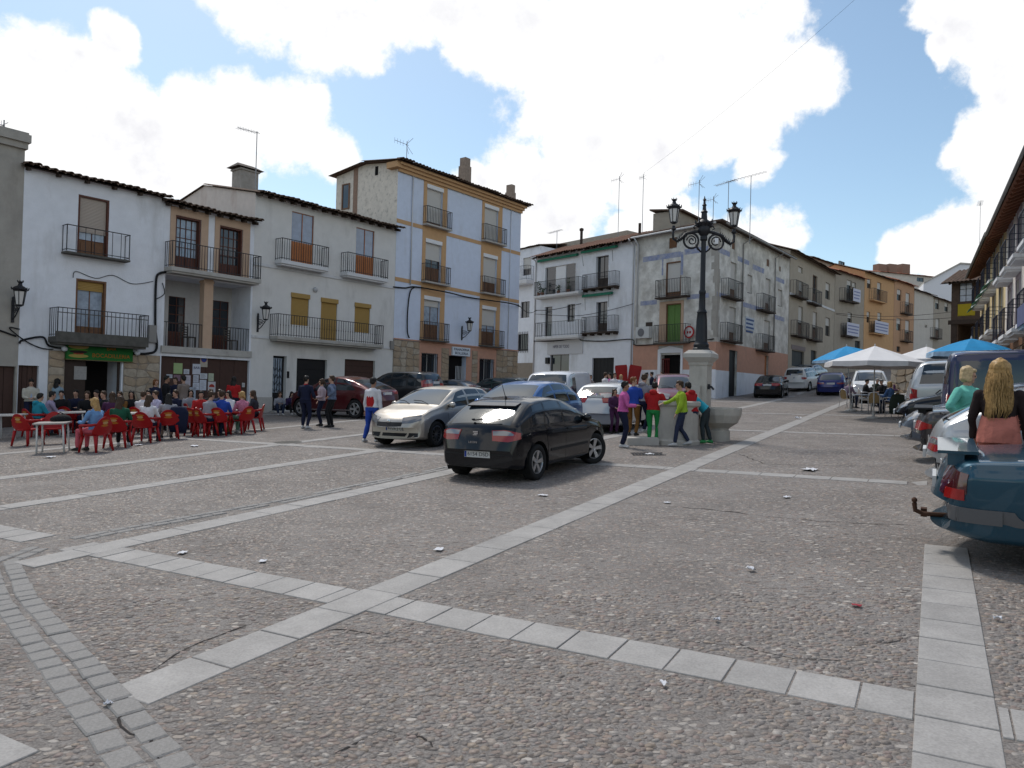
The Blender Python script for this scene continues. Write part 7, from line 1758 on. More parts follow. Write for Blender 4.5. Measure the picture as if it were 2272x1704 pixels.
c = right_car('van', 'tall dark blue van behind the two blonde women', 19.6, .12, True, 5.0, 1.92, 2.10, M_vblue, wst='hub', wr=.33, tumble=.10, fo=.9, ro=1.0); c.rear(z0=.36, z1=.52, plate_z=.34, lw=(.80, .98), clear=False); c.front(); c.mirror(M_plast)
c = right_car('hatch', 'small black car with pale headlights towards the square, right row', 22.3, -.95, False, 3.8, 1.66, 1.40, M_black, wst='hub'); c.front(); c.rear(); c.mirror()
c = right_car('wagon', 'silver off-road estate with tall red tail lamps, right row', 24.6, -.75, True, 4.7, 1.86, 1.90, M_silver2, wst='five', wr=.38, zlo=.32); c.rear(z0=.40, z1=.58, plate_z=.42, lw=(.74, .99)); c.front(); c.mirror()
# == people
def cloth(name, c, rough=.85, var=.12, scale=9): return mat('cloth_' + name, c, rough, var=var, vscale=scale, bump=.5, bscale=16)
SK1 = mat('skin_light', (.42, .25, .18), .55, var=.06); SK2 = mat('skin_tan', (.30, .165, .11), .55, var=.06)
HAIR = {'black': mat('hair_black', (.012, .010, .009), .45, var=.4, vscale=40), 'brown': mat('hair_brown', (.045, .025, .014), .45, var=.4, vscale=40), 'auburn': mat('hair_auburn', (.16, .062, .022), .45, var=.4, vscale=40),
  'blond': mat('hair_blond', (.36, .22, .085), .45, var=.45, vscale=35), 'ash': mat('hair_ash_blond', (.46, .34, .19), .5, var=.35, vscale=35), 'grey': mat('hair_grey', (.30, .29, .28), .5, var=.3, vscale=40)}
M_eye = mat('eye_dark', (.02, .015, .012), .2); M_lip = mat('lip', (.30, .10, .085), .5)
def _ell(mb, c, r, rot=None, n=12, k=8):
 prof = [(max(1e-4, math.sin(math.pi*i/k)), -math.cos(math.pi*i/k)) for i in range(k+1)]
 m = Matrix.Translation(c) @ (rot.to_4x4() if rot is not None else Matrix()) @ Matrix.Diagonal((r[0], r[1], r[2], 1)); mb.lathe(prof, n, m, cap=False)
def _loft(mb, rings, n=14):    # rings: centre, side vector*half width, front vector*half depth
 vs = []; fs = []
 for c, s, f in rings:
  for j in range(n):
   a = 2*math.pi*j/n; ca, sa = math.cos(a), math.sin(a); vs.append(Vector(c) + Vector(s)*ca + Vector(f)*sa)
 k = len(rings)
 for i in range(k-1):
  for j in range(n): fs.append((i*n+j, i*n+(j+1) % n, (i+1)*n+(j+1) % n, (i+1)*n+j))
 fs.append(tuple(range(n))[::-1]); fs.append(tuple((k-1)*n+j for j in range(n))); mb.add(vs, fs)
def ik(a, t, l1, l2, pole):
 a = Vector(a); t = Vector(t); d = t - a; L_ = d.length
 if L_ > (l1+l2)*.995: t = a + d*((l1+l2)*.995/L_); d = t - a; L_ = d.length
 x = (l1*l1 - l2*l2 + L_*L_) / (2*L_); h = math.sqrt(max(1e-6, l1*l1 - x*x)); u = d.normalized(); p = Vector(pole); p = (p - u*p.dot(u)).normalized()
 return a + u*x + p*h, t
def voxel(mb, mats, vox, name, smooth=2, fold=None):
 me = mb.mesh(name + '_src', mats); o = bpy.data.objects.new('tmp', me)
 r = o.modifiers.new('r', 'REMESH'); r.mode = 'VOXEL'; r.voxel_size = vox; r.use_smooth_shade = True
 if smooth: s = o.modifiers.new('s', 'SMOOTH'); s.factor = .5; s.iterations = smooth
 out = evaluate(o); out.name = name
 bv = BVHTree.FromPolygons([v.co.copy() for v in me.vertices], [tuple(p.vertices) for p in me.polygons]); src = [p.material_index for p in me.polygons]
 out.materials.clear()
 for m in mats: out.materials.append(m)
 mi = []
 for p in out.polygons:
  q = bv.find_nearest(p.center); mi.append(src[q[2]] if q[2] is not None else 0)
 out.polygons.foreach_set('material_index', mi); out.polygons.foreach_set('use_smooth', [True]*len(out.polygons))
 if fold:                                    # folds of cloth, locks of hair
  n = len(out.vertices); amp = np.zeros(n); co = np.empty(n*3); no = np.empty(n*3)
  out.vertices.foreach_get('co', co); out.vertices.foreach_get('normal', no); co = co.reshape(-1, 3); no = no.reshape(-1, 3)
  lv = np.empty(len(out.loops), int); out.loops.foreach_get('vertex_index', lv); lt = np.empty(len(out.polygons), int); out.polygons.foreach_get('loop_total', lt)
  amp[lv[np.repeat(np.isin(mi, fold[0]), lt)]] = fold[1]
  q = co * np.array([1, 1, fold[3]]) * fold[2]; ph = rng.uniform(0, 6.3, 8)
  w = np.sin(q[:, 0]*1.3 + 1.9*np.sin(q[:, 2] + ph[0]) + ph[1]) * np.sin(q[:, 1]*1.2 + 1.6*np.sin(q[:, 2]*1.3 + ph[2]) + ph[3]) + .6*np.sin(q[:, 2]*2.1 + 2.2*np.sin(q[:, 0]*.9 + q[:, 1] + ph[4]) + ph[5])*np.sin((q[:, 0] - q[:, 1])*1.1 + ph[6])
  out.vertices.foreach_set('co', (co + no * (amp * w * .55)[:, None]).reshape(-1))
 bpy.data.objects.remove(o); bpy.data.meshes.remove(me); out.update(); return out
def person(label, x, y, yaw, h=1.70, top=None, bottom=None, shoe=None, hair=('short', 'brown'), skin=None, sit=None, lean=0.0, side=0.0, hands=None, feet=None, head=(0, 0), sleeve='long', vox=.017, extra=None, dz=0.0, group=None, female=False, bulk=1.12, belly=0.0, front=None, pelvis=None, coat=0.0, cap=None, hood=False, poleL=None, name='person', skirt=None):
 k = h / 1.75; skin = skin or SK1; top = top or cloth('grey', (.2, .2, .2)); bottom = bottom or cloth('denim', (.03, .04, .075)); shoe = shoe or mat('shoe_dark', (.02, .02, .02), .6)
 mats = [skin, top, bottom, shoe, M_eye, M_lip, front or top]
 mb = MB()
 pz = (sit + .10)/k if sit else .945
 pel = Vector(pelvis) if pelvis else Vector((0, 0, pz))
 up = Vector((math.sin(lean), math.sin(side), math.cos(lean)*math.cos(side))).normalized(); fw = Vector((math.cos(lean), 0, -math.sin(lean))); sd = Vector((0, 1, 0)) - up*up.y; sd.normalize(); fw = sd.cross(up).normalized()
 sw = .93 if female else 1.0
 P = lambda z, f=0, s=0: pel + up*z + fw*f + sd*s
 B = bulk
 mb.cur = 2; _loft(mb, [(P(-.10), sd*.135*B, fw*.10*B), (P(-.03), sd*.168*B*(1.05 if female else 1), fw*.122*B), (P(.06), sd*.160*B, fw*.115*B), (P(.12), sd*.148*B, fw*.105*B)])
 mb.cur = 1; c_ = coat
 _loft(mb, [(P(.01 - c_), sd*(.172 + .02)*B, fw*(.128 + .012)*B), (P(.06), sd*.170*B, fw*.124*B), (P(.14, belly*.5), sd*.160*B*sw, fw*(.116 + belly)*B), (P(.26, .004), sd*.168*B*sw, fw*(.122 + (.02 if female else 0))*B), (P(.36, .006), sd*.182*B*sw, fw*(.125 + (.022 if female else 0))*B), (P(.44), sd*.180*B*sw, fw*.112*B), (P(.495), sd*.135*sw, fw*.088), (P(.525), sd*.075, fw*.066)])
 if front:   # shirt front shown between the open edges of a jacket
  mb.cur = 6; _loft(mb, [(P(.05, .075), sd*.055, fw*.065), (P(.3, .085 + (.02 if female else 0)), sd*.06, fw*.055), (P(.45, .06), sd*.05, fw*.05)])
 if hood: mb.cur = 1; _ell(mb, P(.50, -.10), (.085, .12, .075))
 nk = P(.525); mb.cur = 0; _loft(mb, [(P(.49), sd*.062, fw*.062), (P(.55, .005), sd*.054, fw*.056), (P(.62, .018), sd*.054, fw*.058)], 10)
 hc = P(.685, .022); hy, hp = head; hm = (Matrix.Rotation(hy, 3, 'Z') @ Matrix.Rotation(hp, 3, 'Y'))
 hr = Matrix((fw*1, sd*1, up*1)).transposed(); hr = hr @ hm
 H = lambda a, b, c: hc + hr @ Vector((a, b, c))
 _ell(mb, H(-.006, 0, .022), (.095, .076, .098), hr, 14, 10); _ell(mb, H(.018, 0, -.045), (.072, .058, .072), hr, 12, 8); _ell(mb, H(.093, 0, -.012), (.020, .013, .026), hr, 8, 6); _ell(mb, H(.070, 0, -.095), (.024, .028, .020), hr, 8, 6)
 _ell(mb, H(.078, 0, .018), (.016, .055, .012), hr, 8, 6)
 for s_ in (-1, 1): _ell(mb, H(-.004, s_*.078, -.008), (.020, .012, .032), hr, 8, 6)
 mb.cur = 4
 for s_ in (-1, 1): _ell(mb, H(.0865, s_*.031, .0), (.008, .013, .007), hr, 8, 6)
 mb.cur = 5; _ell(mb, H(.0875, 0, -.062), (.008, .024, .007), hr, 8, 6)
 hands = hands or ((.06, .26, .80 - .945 + pz), (.06, -.26, .80 - .945 + pz))
 for s_, t in zip((1, -1), hands):
  sh = P(.425, 0, s_*.185*sw*B); t = Vector(t)
  pole = poleL or (-.45, s_*.55, -.7)
  if poleL: pole = (poleL[0], s_*poleL[1], poleL[2])
  el, wr = ik(sh, t, .285, .255, pole)
  mb.cur = 1; f_ = 1.12 if c_ or hood else 1.0
  _ell(mb, sh, (.066*f_, .066*f_, .066*f_)); mb.tube([sh, sh.lerp(el, .5), el], [.066*f_, .059*f_, .051*f_], 10); _ell(mb, el, (.046*f_,)*3, n=10, k=6)
  if sleeve == 'long': mb.tube([el, el.lerp(wr, .5), el.lerp(wr, .95)], [.051*f_, .047*f_, .042*f_], 10); mb.cur = 0; mb.tube([el.lerp(wr, .9), wr], [.026, .024], 8)
  else: 
   mb.cur = 0
   if sleeve == 'bare': mb.tube([sh, el], [.048, .040], 10)
   mb.tube([el.lerp(sh, .25), el, el.lerp(wr, .35), wr], [.041, .039, .040, .025], 10)
  d = (wr - el).normalized(); n_ = d.cross(Vector((0, 0, 1))); n_ = n_.normalized() if n_.length > .1 else Vector((0, 1, 0)); b_ = n_.cross(d)
  mb.cur = 0; rot = Matrix((d, n_, b_)).transposed(); _ell(mb, wr + d*.045, (.055, .040, .020), rot, 10, 6)
  for q in range(4):
   o_ = (q - 1.5)*.021; l_ = (.062, .074, .070, .052)[q]; a0 = wr + d*.080 + n_*o_; a1 = a0 + d*l_*.55 + n_*o_*.35 - b_*.006; a2 = a1 + d*l_*.4 - b_*.022; mb.tube([a0, a1, a2], [.0095, .009, .0075], 6)
  a0 = wr + d*.025 + n_*(-s_)*.030; mb.tube([a0, a0 + d*.035 - n_*s_*.022, a0 + d*.066 - n_*s_*.022 - b_*.01], [.012, .011, .009], 6)
 fz = .075
 if feet is None: feet = ((.02, .11, fz), (-.02, -.11, fz)) if not sit else ((.43, .13, fz), (.40, -.13, fz))
 for s_, t in zip((1, -1), feet):
  hp_ = pel + sd*s_*.092*B - up*.03; t = Vector((t[0], t[1], t[2])); kn, an = ik(hp_, t, .435, .435, (1, s_*.12, .25))
  mb.cur = 2; 
  if skirt: mb.cur = 2
  _ell(mb, hp_, (.092*B, .090*B, .092*B)); mb.tube([hp_, hp_.lerp(kn, .5), kn], [.092*B, .078*B, .060*B], 12); _ell(mb, kn, (.060*B,)*3, n=10, k=6); mb.tube([kn, kn.lerp(an, .35), an + (kn-an)*.08], [.058*B, .057*B, .046*B], 12)
  mb.cur = 3; d = Vector((1, s_*.18, 0)).normalized(); 
  if len(feet[0]) > 3: pass
  tip = max(0, (t.z - fz))
  sdv = Vector((-d.y, d.x, 0)); base = an - Vector((0, 0, fz))
  _loft(mb, [(base - d*.070 + Vector((0, 0, .035 + tip*.3)), sdv*.032, Vector((0, 0, .035))), (base - d*.03 + Vector((0, 0, .050)), sdv*.042, Vector((0, 0, .050))), (base + d*.06 + Vector((0, 0, .045 - tip*.2)), sdv*.046, Vector((0, 0, .045))), (base + d*.13 + Vector((0, 0, .034 - tip*.5)), sdv*.048, Vector((0, 0, .032))), (base + d*.185 + Vector((0, 0, .026 - tip*.6)), sdv*.032, Vector((0, 0, .024)))], 10)
 if extra: extra(mb, P, H, sd, fw, up)
 mb.v = [(v[0]*k, v[1]*k, v[2]*k) for v in mb.v]
 M = Matrix.Translation((x, y, gh(x, y) + dz)) @ Matrix.Rotation(yaw, 4, 'Z')
 root = link(name, voxel(mb, mats, vox, 'person', 2, ((1, 2, 6), .016, 11.0, .55)), None, M); tag(root, label, 'person', group)
 st, hcx = hair; hm_ = HAIR[hcx]; hb = MB(); vq = 1.22 if st == 'verylong' else 1.0; K = lambda v: (hc + (Vector(v) - hc)*vq)*k
 if st != 'bald':
  def E(a, b, c, r): _ell(hb, K(H(a, b, c)), [q*k*vq for q in r], hr, 14, 10)
  if st == 'short':
   E(-.018, 0, .060, (.098, .086, .078)); E(-.050, 0, .010, (.060, .078, .078)); E(.035, 0, .100, (.045, .062, .030)); [E(.0, s_*.070, .02, (.035, .018, .045)) for s_ in (-1, 1)]
  else:
   E(-.026, 0, .050, (.100, .088, .092)); E(-.045, 0, .0, (.078, .088, .092))
   for s_ in (-1, 1): E(.008, s_*.070, -.01, (.045, .026, .085)); E(.052, s_*.045, .075, (.035, .035, .030))
   if st == 'bob': E(-.04, 0, -.055, (.072, .092, .062)); [E(.012, s_*.078, -.05, (.045, .022, .055)) for s_ in (-1, 1)]
   if st in ('long', 'verylong'):
    L_ = .30 if st == 'long' else .42; rings = []
    for i in range(7):
     t = i/6; zc = -.03 - L_*t; rings.append((K(H(-.055 - .035*math.sin(t*2.4), .01*math.sin(5*t), zc)), (hr @ Vector((0, 1, 0)))*(.088 + .030*math.sin(t*2.6) - .03*t)*k, (hr @ Vector((1, 0, 0)))*(.060 - .018*t)*k))
    _loft(hb, rings)
   if st == 'tail': E(-.10, 0, .02, (.03, .03, .03)); hb.tube([K(H(-.11, 0, .02)), K(H(-.145, 0, -.06)), K(H(-.13, 0, -.17))], [.032*k, .030*k, .012*k], 10)
  hm2 = voxel(hb, [hm_], vox*.8, 'hair', 1, ((0,), .012, 38.0, .35)); ho = link('hair', hm2, root)
  if st == 'verylong': 
   sb = MB(); rr = random.Random(4)
   for i in range(170):
    a = rr.uniform(-1, 1); f_ = rr.random(); pts = []
    for j in range(9):
     t = j/8; zc = .085 - (.50 + .05*rr.random())*t*(.8 + .2*f_); wv = .010*math.sin(9*t + f_*6)
     wd = (.080 + .035*math.sin(t*2.6))*math.sin(a*1.35); dp = -.03 - (.075 + .02*math.sin(2.4*t))*math.cos(a*1.35)
     if t < .2: wd *= .55 + 2.2*t; dp *= .35 + 3.2*t
     pts.append(K(H(dp + wv - .012 - .03*t, wd + wv*1.2, zc)))
    sb.tube(pts, [.0035*k]*8 + [.001*k], 4, cap=False)
   sb.build('hair_strands', hm_, ho, smooth=True)
 if cap:
  cb = MB(); _ell(cb, K(H(-.012, 0, .060)), [q*k for q in (.104, .088, .070)], hr, 14, 8); _ell(cb, K(H(.085, 0, .052)), [q*k for q in (.055, .065, .010)], hr, 12, 6); link('cap', voxel(cb, [cap], .012, 'cap', 1), root)
 return root
def gp(px, py): p = G(px, py); return p.x, p.y
TOWARD = R(-90)
jeans = cloth('jeans', (.022, .030, .062)); blk = cloth('black', (.010, .010, .012)); navy = cloth('navy', (.010, .013, .035)); whitec = cloth('white', (.58, .57, .60)); greyc = cloth('grey_marl', (.24, .24, .27)); redc = cloth('red', (.34, .014, .016)); tealc = cloth('teal', (.02, .22, .30)); bluec = cloth('royal', (.018, .055, .30)); pinkc = cloth('pink', (.48, .10, .30)); limec = cloth('lime', (.27, .40, .03)); greenc = cloth('grass_green', (.02, .22, .06)); tan = cloth('tan', (.20, .16, .14)); purp = cloth('plum', (.06, .02, .06)); brownc = cloth('ochre_brown', (.16, .075, .02)); lilac = cloth('lilac', (.30, .25, .36)); mint = cloth('mint_knit', (.13, .44, .36), scale=14); coral = cloth('coral', (.50, .17, .13))
shw = mat('shoe_white', (.45, .45, .45), .5); shd = mat('shoe_dark', (.02, .02, .02), .6); shg = mat('shoe_green', (.03, .22, .07), .6)
# at the fountain
GF = 'children round the fountain'
x, y = gp(1380, 993); person('boy in a pink jumper and navy trousers standing at the left of the fountain', x, y, R(-5), 1.63, pinkc, navy, shw, ('short', 'black'), hands=((.34, .10, 1.12), (.33, -.14, 1.12)), vox=.012, lean=.04, group=GF, skin=SK2)
x, y = gp(1403, 987); person('boy in a blue T-shirt and ochre trousers on the stone step', x + .05, y + .35, R(60), 1.52, bluec, brownc, shd, ('short', 'auburn'), head=(R(-75), 0), hands=((.30, .15, 1.0), (.30, -.12, 1.0)), sleeve='short', vox=.012, dz=.20, group=GF)
x, y = gp(1424, 986); person('boy in a grey hooded sweatshirt leaning on the basin on tiptoe', x + .03, y + .30, R(55), 1.60, greyc, navy, shw, ('short', 'brown'), lean=.16, hands=((.42, .12, 1.10), (.28, -.36, 1.16)), feet=((-.12, .10, .12), (-.08, -.10, .16)), vox=.012, dz=.21, hood=True, group=GF)
x, y = gp(1452, 988); person('boy in a red hooded top and green trousers leaning over the basin', x, y + .25, R(65), 1.60, redc, greenc, shg, ('short', 'black'), lean=.14, hands=((.38, .10, 1.05), (.36, -.22, 1.10)), vox=.012, hood=True, group=GF, feet=((-.10, .08, .075), (-.02, -.10, .075)))
x, y = gp(1512, 990); person('boy in a lime green jacket turning towards the basin', x, y, R(178), 1.63, limec, jeans, shw, ('short', 'brown'), lean=.10, hands=((.20, .20, .86), (.50, -.10, 1.13)), feet=((.20, .10, .075), (-.22, -.08, .12)), vox=.012, coat=.04, group=GF)
x, y = gp(1536, 988); person('boy in a red padded jacket behind the lime jacket', x, y + .15, R(120), 1.60, redc, jeans, shw, ('short', 'black'), lean=.22, hands=((.35, .2, .95), (.35, -.1, .95)), vox=.012, coat=.05, hood=True, group=GF)
x, y = gp(1566, 984); person('boy in a turquoise top bending over towards the pillar', x, y + .1, R(165), 1.58, cloth('turquoise', (.02, .27, .36)), cloth('slate', (.03, .04, .045)), shg, ('short', 'black'), lean=.85, hands=((.62, .15, .78), (.62, -.12, .80)), vox=.012, group=GF, feet=((.04, .12, .075), (-.16, -.10, .075)))
x, y = gp(1361, 962); person('girl in a plum top half hidden behind the pink jumper', x, y, R(-70), 1.33, purp, purp, shd, ('long', 'brown'), hands=((.26, .05, 1.02), (.26, -.08, 1.02)), vox=.014, group=GF, female=True)
# standing between the cafe and the cars
x, y = gp(676, 951); person('man in navy tracksuit and red collar standing with hands in front', x, y, R(70), 1.76, navy, navy, shw, ('short', 'black'), hands=((.24, .2, 1.02), (.24, -.2, 1.02)), vox=.014, group='standing trio', extra=lambda mb, P, H, sd, fw, up: (setattr(mb, 'cur', 6), _loft(mb, [(P(.50), sd*.085, fw*.078), (P(.545), sd*.072, fw*.070)], 12)), front=redc)
x, y = gp(712, 945); person('woman in black with sunglasses and pale cardigan in the trio', x, y, R(200), 1.64, cloth('pale_rose', (.42, .33, .36)), navy, shd, ('tail', 'brown'), hands=((.22, .12, 1.05), (.10, -.24, .92)), vox=.014, female=True, front=blk, group='standing trio', extra=lambda mb, P, H, sd, fw, up: (setattr(mb, 'cur', 4), _ell(mb, H(.088, .03, .002), (.012, .022, .016)), _ell(mb, H(.088, -.03, .002), (.012, .022, .016))))
plaid = cloth('blue_plaid', (.10, .13, .20), var=.5, scale=14)
x, y = gp(734, 948); person('man in a blue plaid shirt and black trousers, hand on hip', x, y, R(178), 1.76, plaid, blk, shd, ('short', 'brown'), hands=((.02, .30, 1.05), (.16, -.18, 1.02)), vox=.014, group='standing trio')
def track(mb, P, H, sd, fw, up):
 mb.cur = 6
 _loft(mb, [(P(.02, -.095), sd*.125, fw*.055), (P(.22, -.085), sd*.13, fw*.052), (P(.36, -.078), sd*.12, fw*.048)], 12)
x, y = gp(824, 981); person('man from behind in white and red jacket and blue tracksuit bottoms', x, y, R(62), 1.74, cloth('white_nylon', (.56, .55, .58)), bluec, shw, ('short', 'black'), hands=((.06, .28, .80), (.04, -.28, .80)), feet=((-.16, .13, .075), (.10, -.10, .075)), vox=.012, extra=track, front=redc, skin=SK2)
# sitting on the step of the cream house
x, y = gp(618, 921); person('girl in grey sitting on the doorstep, left of two', x, y, R(-60), 1.6, greyc, jeans, shw, ('long', 'brown'), sit=.20, lean=.25, hands=((.36, .08, .55), (.36, -.08, .55)), feet=((.36, .1, .075), (.38, -.1, .075)), vox=.018, female=True, group='girls on the doorstep')
x, y = gp(642, 920); person('girl in dark purple sitting on the doorstep, right of two', x, y, R(-50), 1.6, cloth('dark_purple', (.03, .018, .06)), blk, shw, ('long', 'black'), sit=.20, lean=.30, hands=((.38, .08, .5), (.38, -.08, .5)), feet=((.55, .1, .075), (.50, -.1, .075)), vox=.018, female=True, group='girls on the doorstep')
# far group outside the red door
GG = 'people outside the red-framed doorway'
for i, (px, py, yw, hh, tp, hr_, lb) in enumerate((
 (1308, 893, -60, 1.62, tan, ('long', 'black'), 'woman in a taupe top at the left of the distant group'),
 (1341, 894, 20, 1.74, whitec, ('short', 'brown'), 'man in a white shirt in the distant group beside the red boards'),
 (1352, 892, 190, 1.70, pinkc, ('short', 'black'), 'man in pink behind the white shirt in the distant group'),
 (1362, 893, -80, 1.70, whitec, ('short', 'brown'), 'woman in white with a dark wrap in the distant group'),
 (1376, 893, -100, 1.62, cloth('pale_blue', (.36, .42, .52)), ('long', 'blond'), 'woman in pale blue in the distant group'),
 (1433, 884, 10, 1.70, cloth('oat', (.42, .38, .32)), ('short', 'black'), 'man in an oat-coloured top left of the pediment door'),
 (1445, 883, 170, 1.72, navy, ('short', 'black'), 'man in navy with dark beard near the pediment door'),
 (1468, 883, 200, 1.74, blk, ('short', 'brown'), 'man in black in front of the pediment door'))):
 x, y = gp(px, py + 12); person(lb, x, y, R(yw), hh, tp, jeans, shd, hr_, vox=.024, hands=((.22, .16, 1.0), (.2, -.16, 1.0)), group=GG, female=hr_[0] == 'long')
# two women on the right
def cardi(mb, P, H, sd, fw, up): pass
x, y = abp(13.1, .42)
person('blonde woman in a mint cardigan over a blue top beside the van', x, y, R(-62), 1.72, mint, jeans, shd, ('bob', 'ash'), head=(R(38), R(10)), female=True, bulk=1.3, belly=.02, front=bluec, hands=((.16, .24, 1.0), (.06, -.24, .98)), poleL=(-.25, 1, -.2), vox=.010, coat=.10)
x, y = abp(10.42, .66)
person('woman seen from behind with very long blond hair and a coral skirt', x, y, R(52), 1.78, cloth('dark_brown_knit', (.022, .014, .014)), coral, shd, ('verylong', 'blond'), female=True, bulk=1.12, extra=lambda mb, P, H, sd, fw, up: (setattr(mb, 'cur', 2), _loft(mb, [(P(-.12), sd*.215, fw*.17), (P(.04), sd*.21, fw*.162), (P(.13), sd*.192, fw*.146), (P(.20), sd*.172, fw*.128), (P(.27), sd*.15, fw*.10)], 14)), hands=((.10, .26, .86), (.10, -.27, .84)), vox=.010)
# == fountain and lamp
M_fstone = mat('fountain_stone', (.42, .395, .355), .85, var=.15, vscale=3, bump=.35, bscale=22, stain=(.17, .15, .12), samt=.4, sscale=1.6, streak=True)
M_fpale = mat('pale_cap_stone', (.44, .42, .39), .85, var=.1, vscale=4, bump=.25)
def fountain():
 p = G(1551, 973); base = Matrix.Translation(p) @ Matrix.Rotation(YAW_A, 4, 'Z')
 root = empty('fountain', base, 'stone fountain with square pillar, round basin and fluted bowl', 'fountain')
 b = MB(); b.box(-.32, .32, -.32, .32, -.3, .55); b.box(-.285, .285, -.285, .285, .55, .62); b.box(-.245, .245, -.245, .245, .62, 2.02); b.box(-.27, .27, -.27, .27, 2.02, 2.10); b.build('pillar', M_fstone, root)
 b = MB(); vs = []
 for r_, z_ in ((.28, 2.101), (.36, 2.20), (.385, 2.22), (.385, 2.33), (.27, 2.43)):
  vs += [(-r_, -r_, z_), (r_, -r_, z_), (r_, r_, z_), (-r_, r_, z_)]
 fs = [(3, 2, 1, 0)] + [(i*4+j, i*4+(j+1) % 4, i*4+4+(j+1) % 4, i*4+4+j) for i in range(4) for j in range(4)] + [(16, 17, 18, 19)]
 b.add(vs, fs); b.build('cap', M_fpale, root)
 inv = base.inverted()
 q = inv @ G(1500, 984); q.z = -.05
 b = MB(); b.lathe([(.60, -.2), (.60, .06), (.555, .10), (.55, .92), (.60, .97), (.60, 1.05), (.56, 1.08), (.44, 1.08), (.42, .80), (.02, .80)], 26, Matrix.Translation(q), cap=False); b.build('basin', M_fstone, root, smooth=True, angle=40)
 b = MB(); b.lathe([(.43, 0), (.001, .0)], 20, Matrix.Translation(q + Vector((0, 0, .93))), cap=False); b.build('water', mat('still_water', (.02, .025, .025), .03, spec=.8), root)
 q2 = inv @ G(1597, 978); q2.z = -.02
 b = MB(); n = 30; prof = [(.26, -.2), (.26, .28), (.22, .32), (.24, .36), (.44, .50), (.53, .70), (.545, .86), (.545, .90), (.48, .90), (.44, .72), (.02, .66)]; vs = []; fs = []
 for i, (r_, z_) in enumerate(prof):
  for j in range(n):
   a = 2*math.pi*j/n; fl = 1 + (.025 if 4 <= i <= 6 and j % 2 else 0); vs.append(q2 + Vector((math.cos(a)*r_*fl, math.sin(a)*r_*fl, z_)))
 for i in range(len(prof)-1):
  for j in range(n): fs.append((i*n+j, i*n+(j+1) % n, (i+1)*n+(j+1) % n, (i+1)*n+j))
 b.add(vs, fs); b.build('bowl', M_fstone, root)
 b = MB(); d = Vector((q.x, q.y, 0)).normalized(); yaw = math.atan2(d.y, d.x)
 b.prism([(.24, .60), (.56, .60), (.54, .78), (.42, .95), (.36, 1.15), (.34, 1.45), (.24, 1.46)], -.12, .12, Matrix.Rotation(yaw, 4, 'Z') @ Matrix.Rotation(R(90), 4, 'X')); b.build('buttress', M_fstone, root)
 d2 = Vector((q2.x, q2.y, 0)).normalized(); b = MB(); b.tube([d2*.30 + Vector((0, 0, 1.42)), d2*.42 + Vector((0, 0, 1.43)), d2*.50 + Vector((0, 0, 1.36))], .03, 8); b.box(-.03, .03, -.03, .03, 1.36, 1.50, Matrix.Translation(d2*.33)); b.build('spout', M_iron, root)
 lm = Matrix.Translation(p + Vector((0, 0, 2.43))); L_ = empty('street_lamp', lm, 'tall black iron lamp with two lanterns standing on the fountain pillar', 'street lamp')
 b = MB(); b.lathe([(.23, 0), (.23, .05), (.205, .07), (.21, .16), (.18, .20), (.165, .26), (.145, .85), (.125, 1.02), (.14, 1.05), (.125, 1.09), (.095, 1.14), (.08, 1.55), (.095, 1.58), (.095, 1.64), (.074, 1.68), (.066, 2.85), (.066, 3.02), (.10, 3.06), (.10, 3.14), (.085, 3.17)], 20, cap=True); b.build('pole', mat('lamp_iron', (.014, .016, .020), .45, metal=.4), L_, smooth=True, angle=35)
 b = MB(); b.lathe([(.085, 3.16), (.15, 3.24), (.17, 3.34), (.15, 3.42), (.19, 3.52), (.17, 3.56), (.09, 3.62), (.075, 3.80), (.10, 3.83), (.055, 3.88), (.045, 3.99), (.065, 4.02), (.035, 4.06), (.03, 4.14), (.05, 4.17), (.02, 4.21), (.005, 4.28)], 14)
 for j in range(8):
  a = 2*math.pi*j/8; b.tube([(math.cos(a)*.15, math.sin(a)*.15, 3.44), (math.cos(a)*.24, math.sin(a)*.24, 3.53), (math.cos(a)*.25, math.sin(a)*.25, 3.60)], [.03, .022, .012], 5)
 b.build('finial', M_iron, L_, smooth=True, angle=35)
 ax = Vector((1, .12, 0)).normalized()
 for sg in (-1, 1):
  X = ax*sg; b = MB(); V = lambda t, z: X*t + Vector((0, 0, z))
  c0 = (.36, 3.02); cpts = [V(c0[0] + math.cos(t)*.21, c0[1] + math.sin(t)*.21) for t in [i*2*math.pi/20 for i in range(21)]]; b.tube(cpts, .032, 6, cap=False)
  sp = [V(c0[0] - .02 + math.cos(t)*(.15 - .012*t), c0[1] + math.sin(t)*(.15 - .012*t)) for t in [i*.5 for i in range(20)]]; b.tube(sp, .020, 5)
  b.tube([V(.06, 3.30), V(.28, 3.27), V(.52, 3.20), V(.66, 3.04), V(.76, 2.98), V(.87, 3.05), V(.88, 3.20), V(.86, 3.30)], [.045, .045, .042, .04, .038, .036, .034, .03], 7)
  b.tube([V(.07, 2.72), V(.16, 2.80), V(.22, 2.92)], [.02, .03, .03], 6)
  for t in range(7): q_ = V(.50 + t*.045, 3.20 - t*.035); b.tube([q_, q_ + Vector((0, .07, .06)), q_ + Vector((0, .02, .12))], [.02, .016, .006], 5); b.tube([q_, q_ + Vector((0, -.07, .0)), q_ + Vector((0, -.03, -.10))], [.02, .016, .006], 5)
  b.tube([V(.12, 3.40), V(.26, 3.46), V(.30, 3.38), V(.24, 3.34)], [.03, .028, .02, .012], 6)
  b.lathe([(.05, -.02), (.075, .02), (.04, .06), (.05, .10)], 8, Matrix.Translation(V(.865, 3.30))); b.build('scroll_arm', M_iron, L_, smooth=True)
  lantern_head(L_, Matrix.Translation(V(.865, 3.50)), .80)
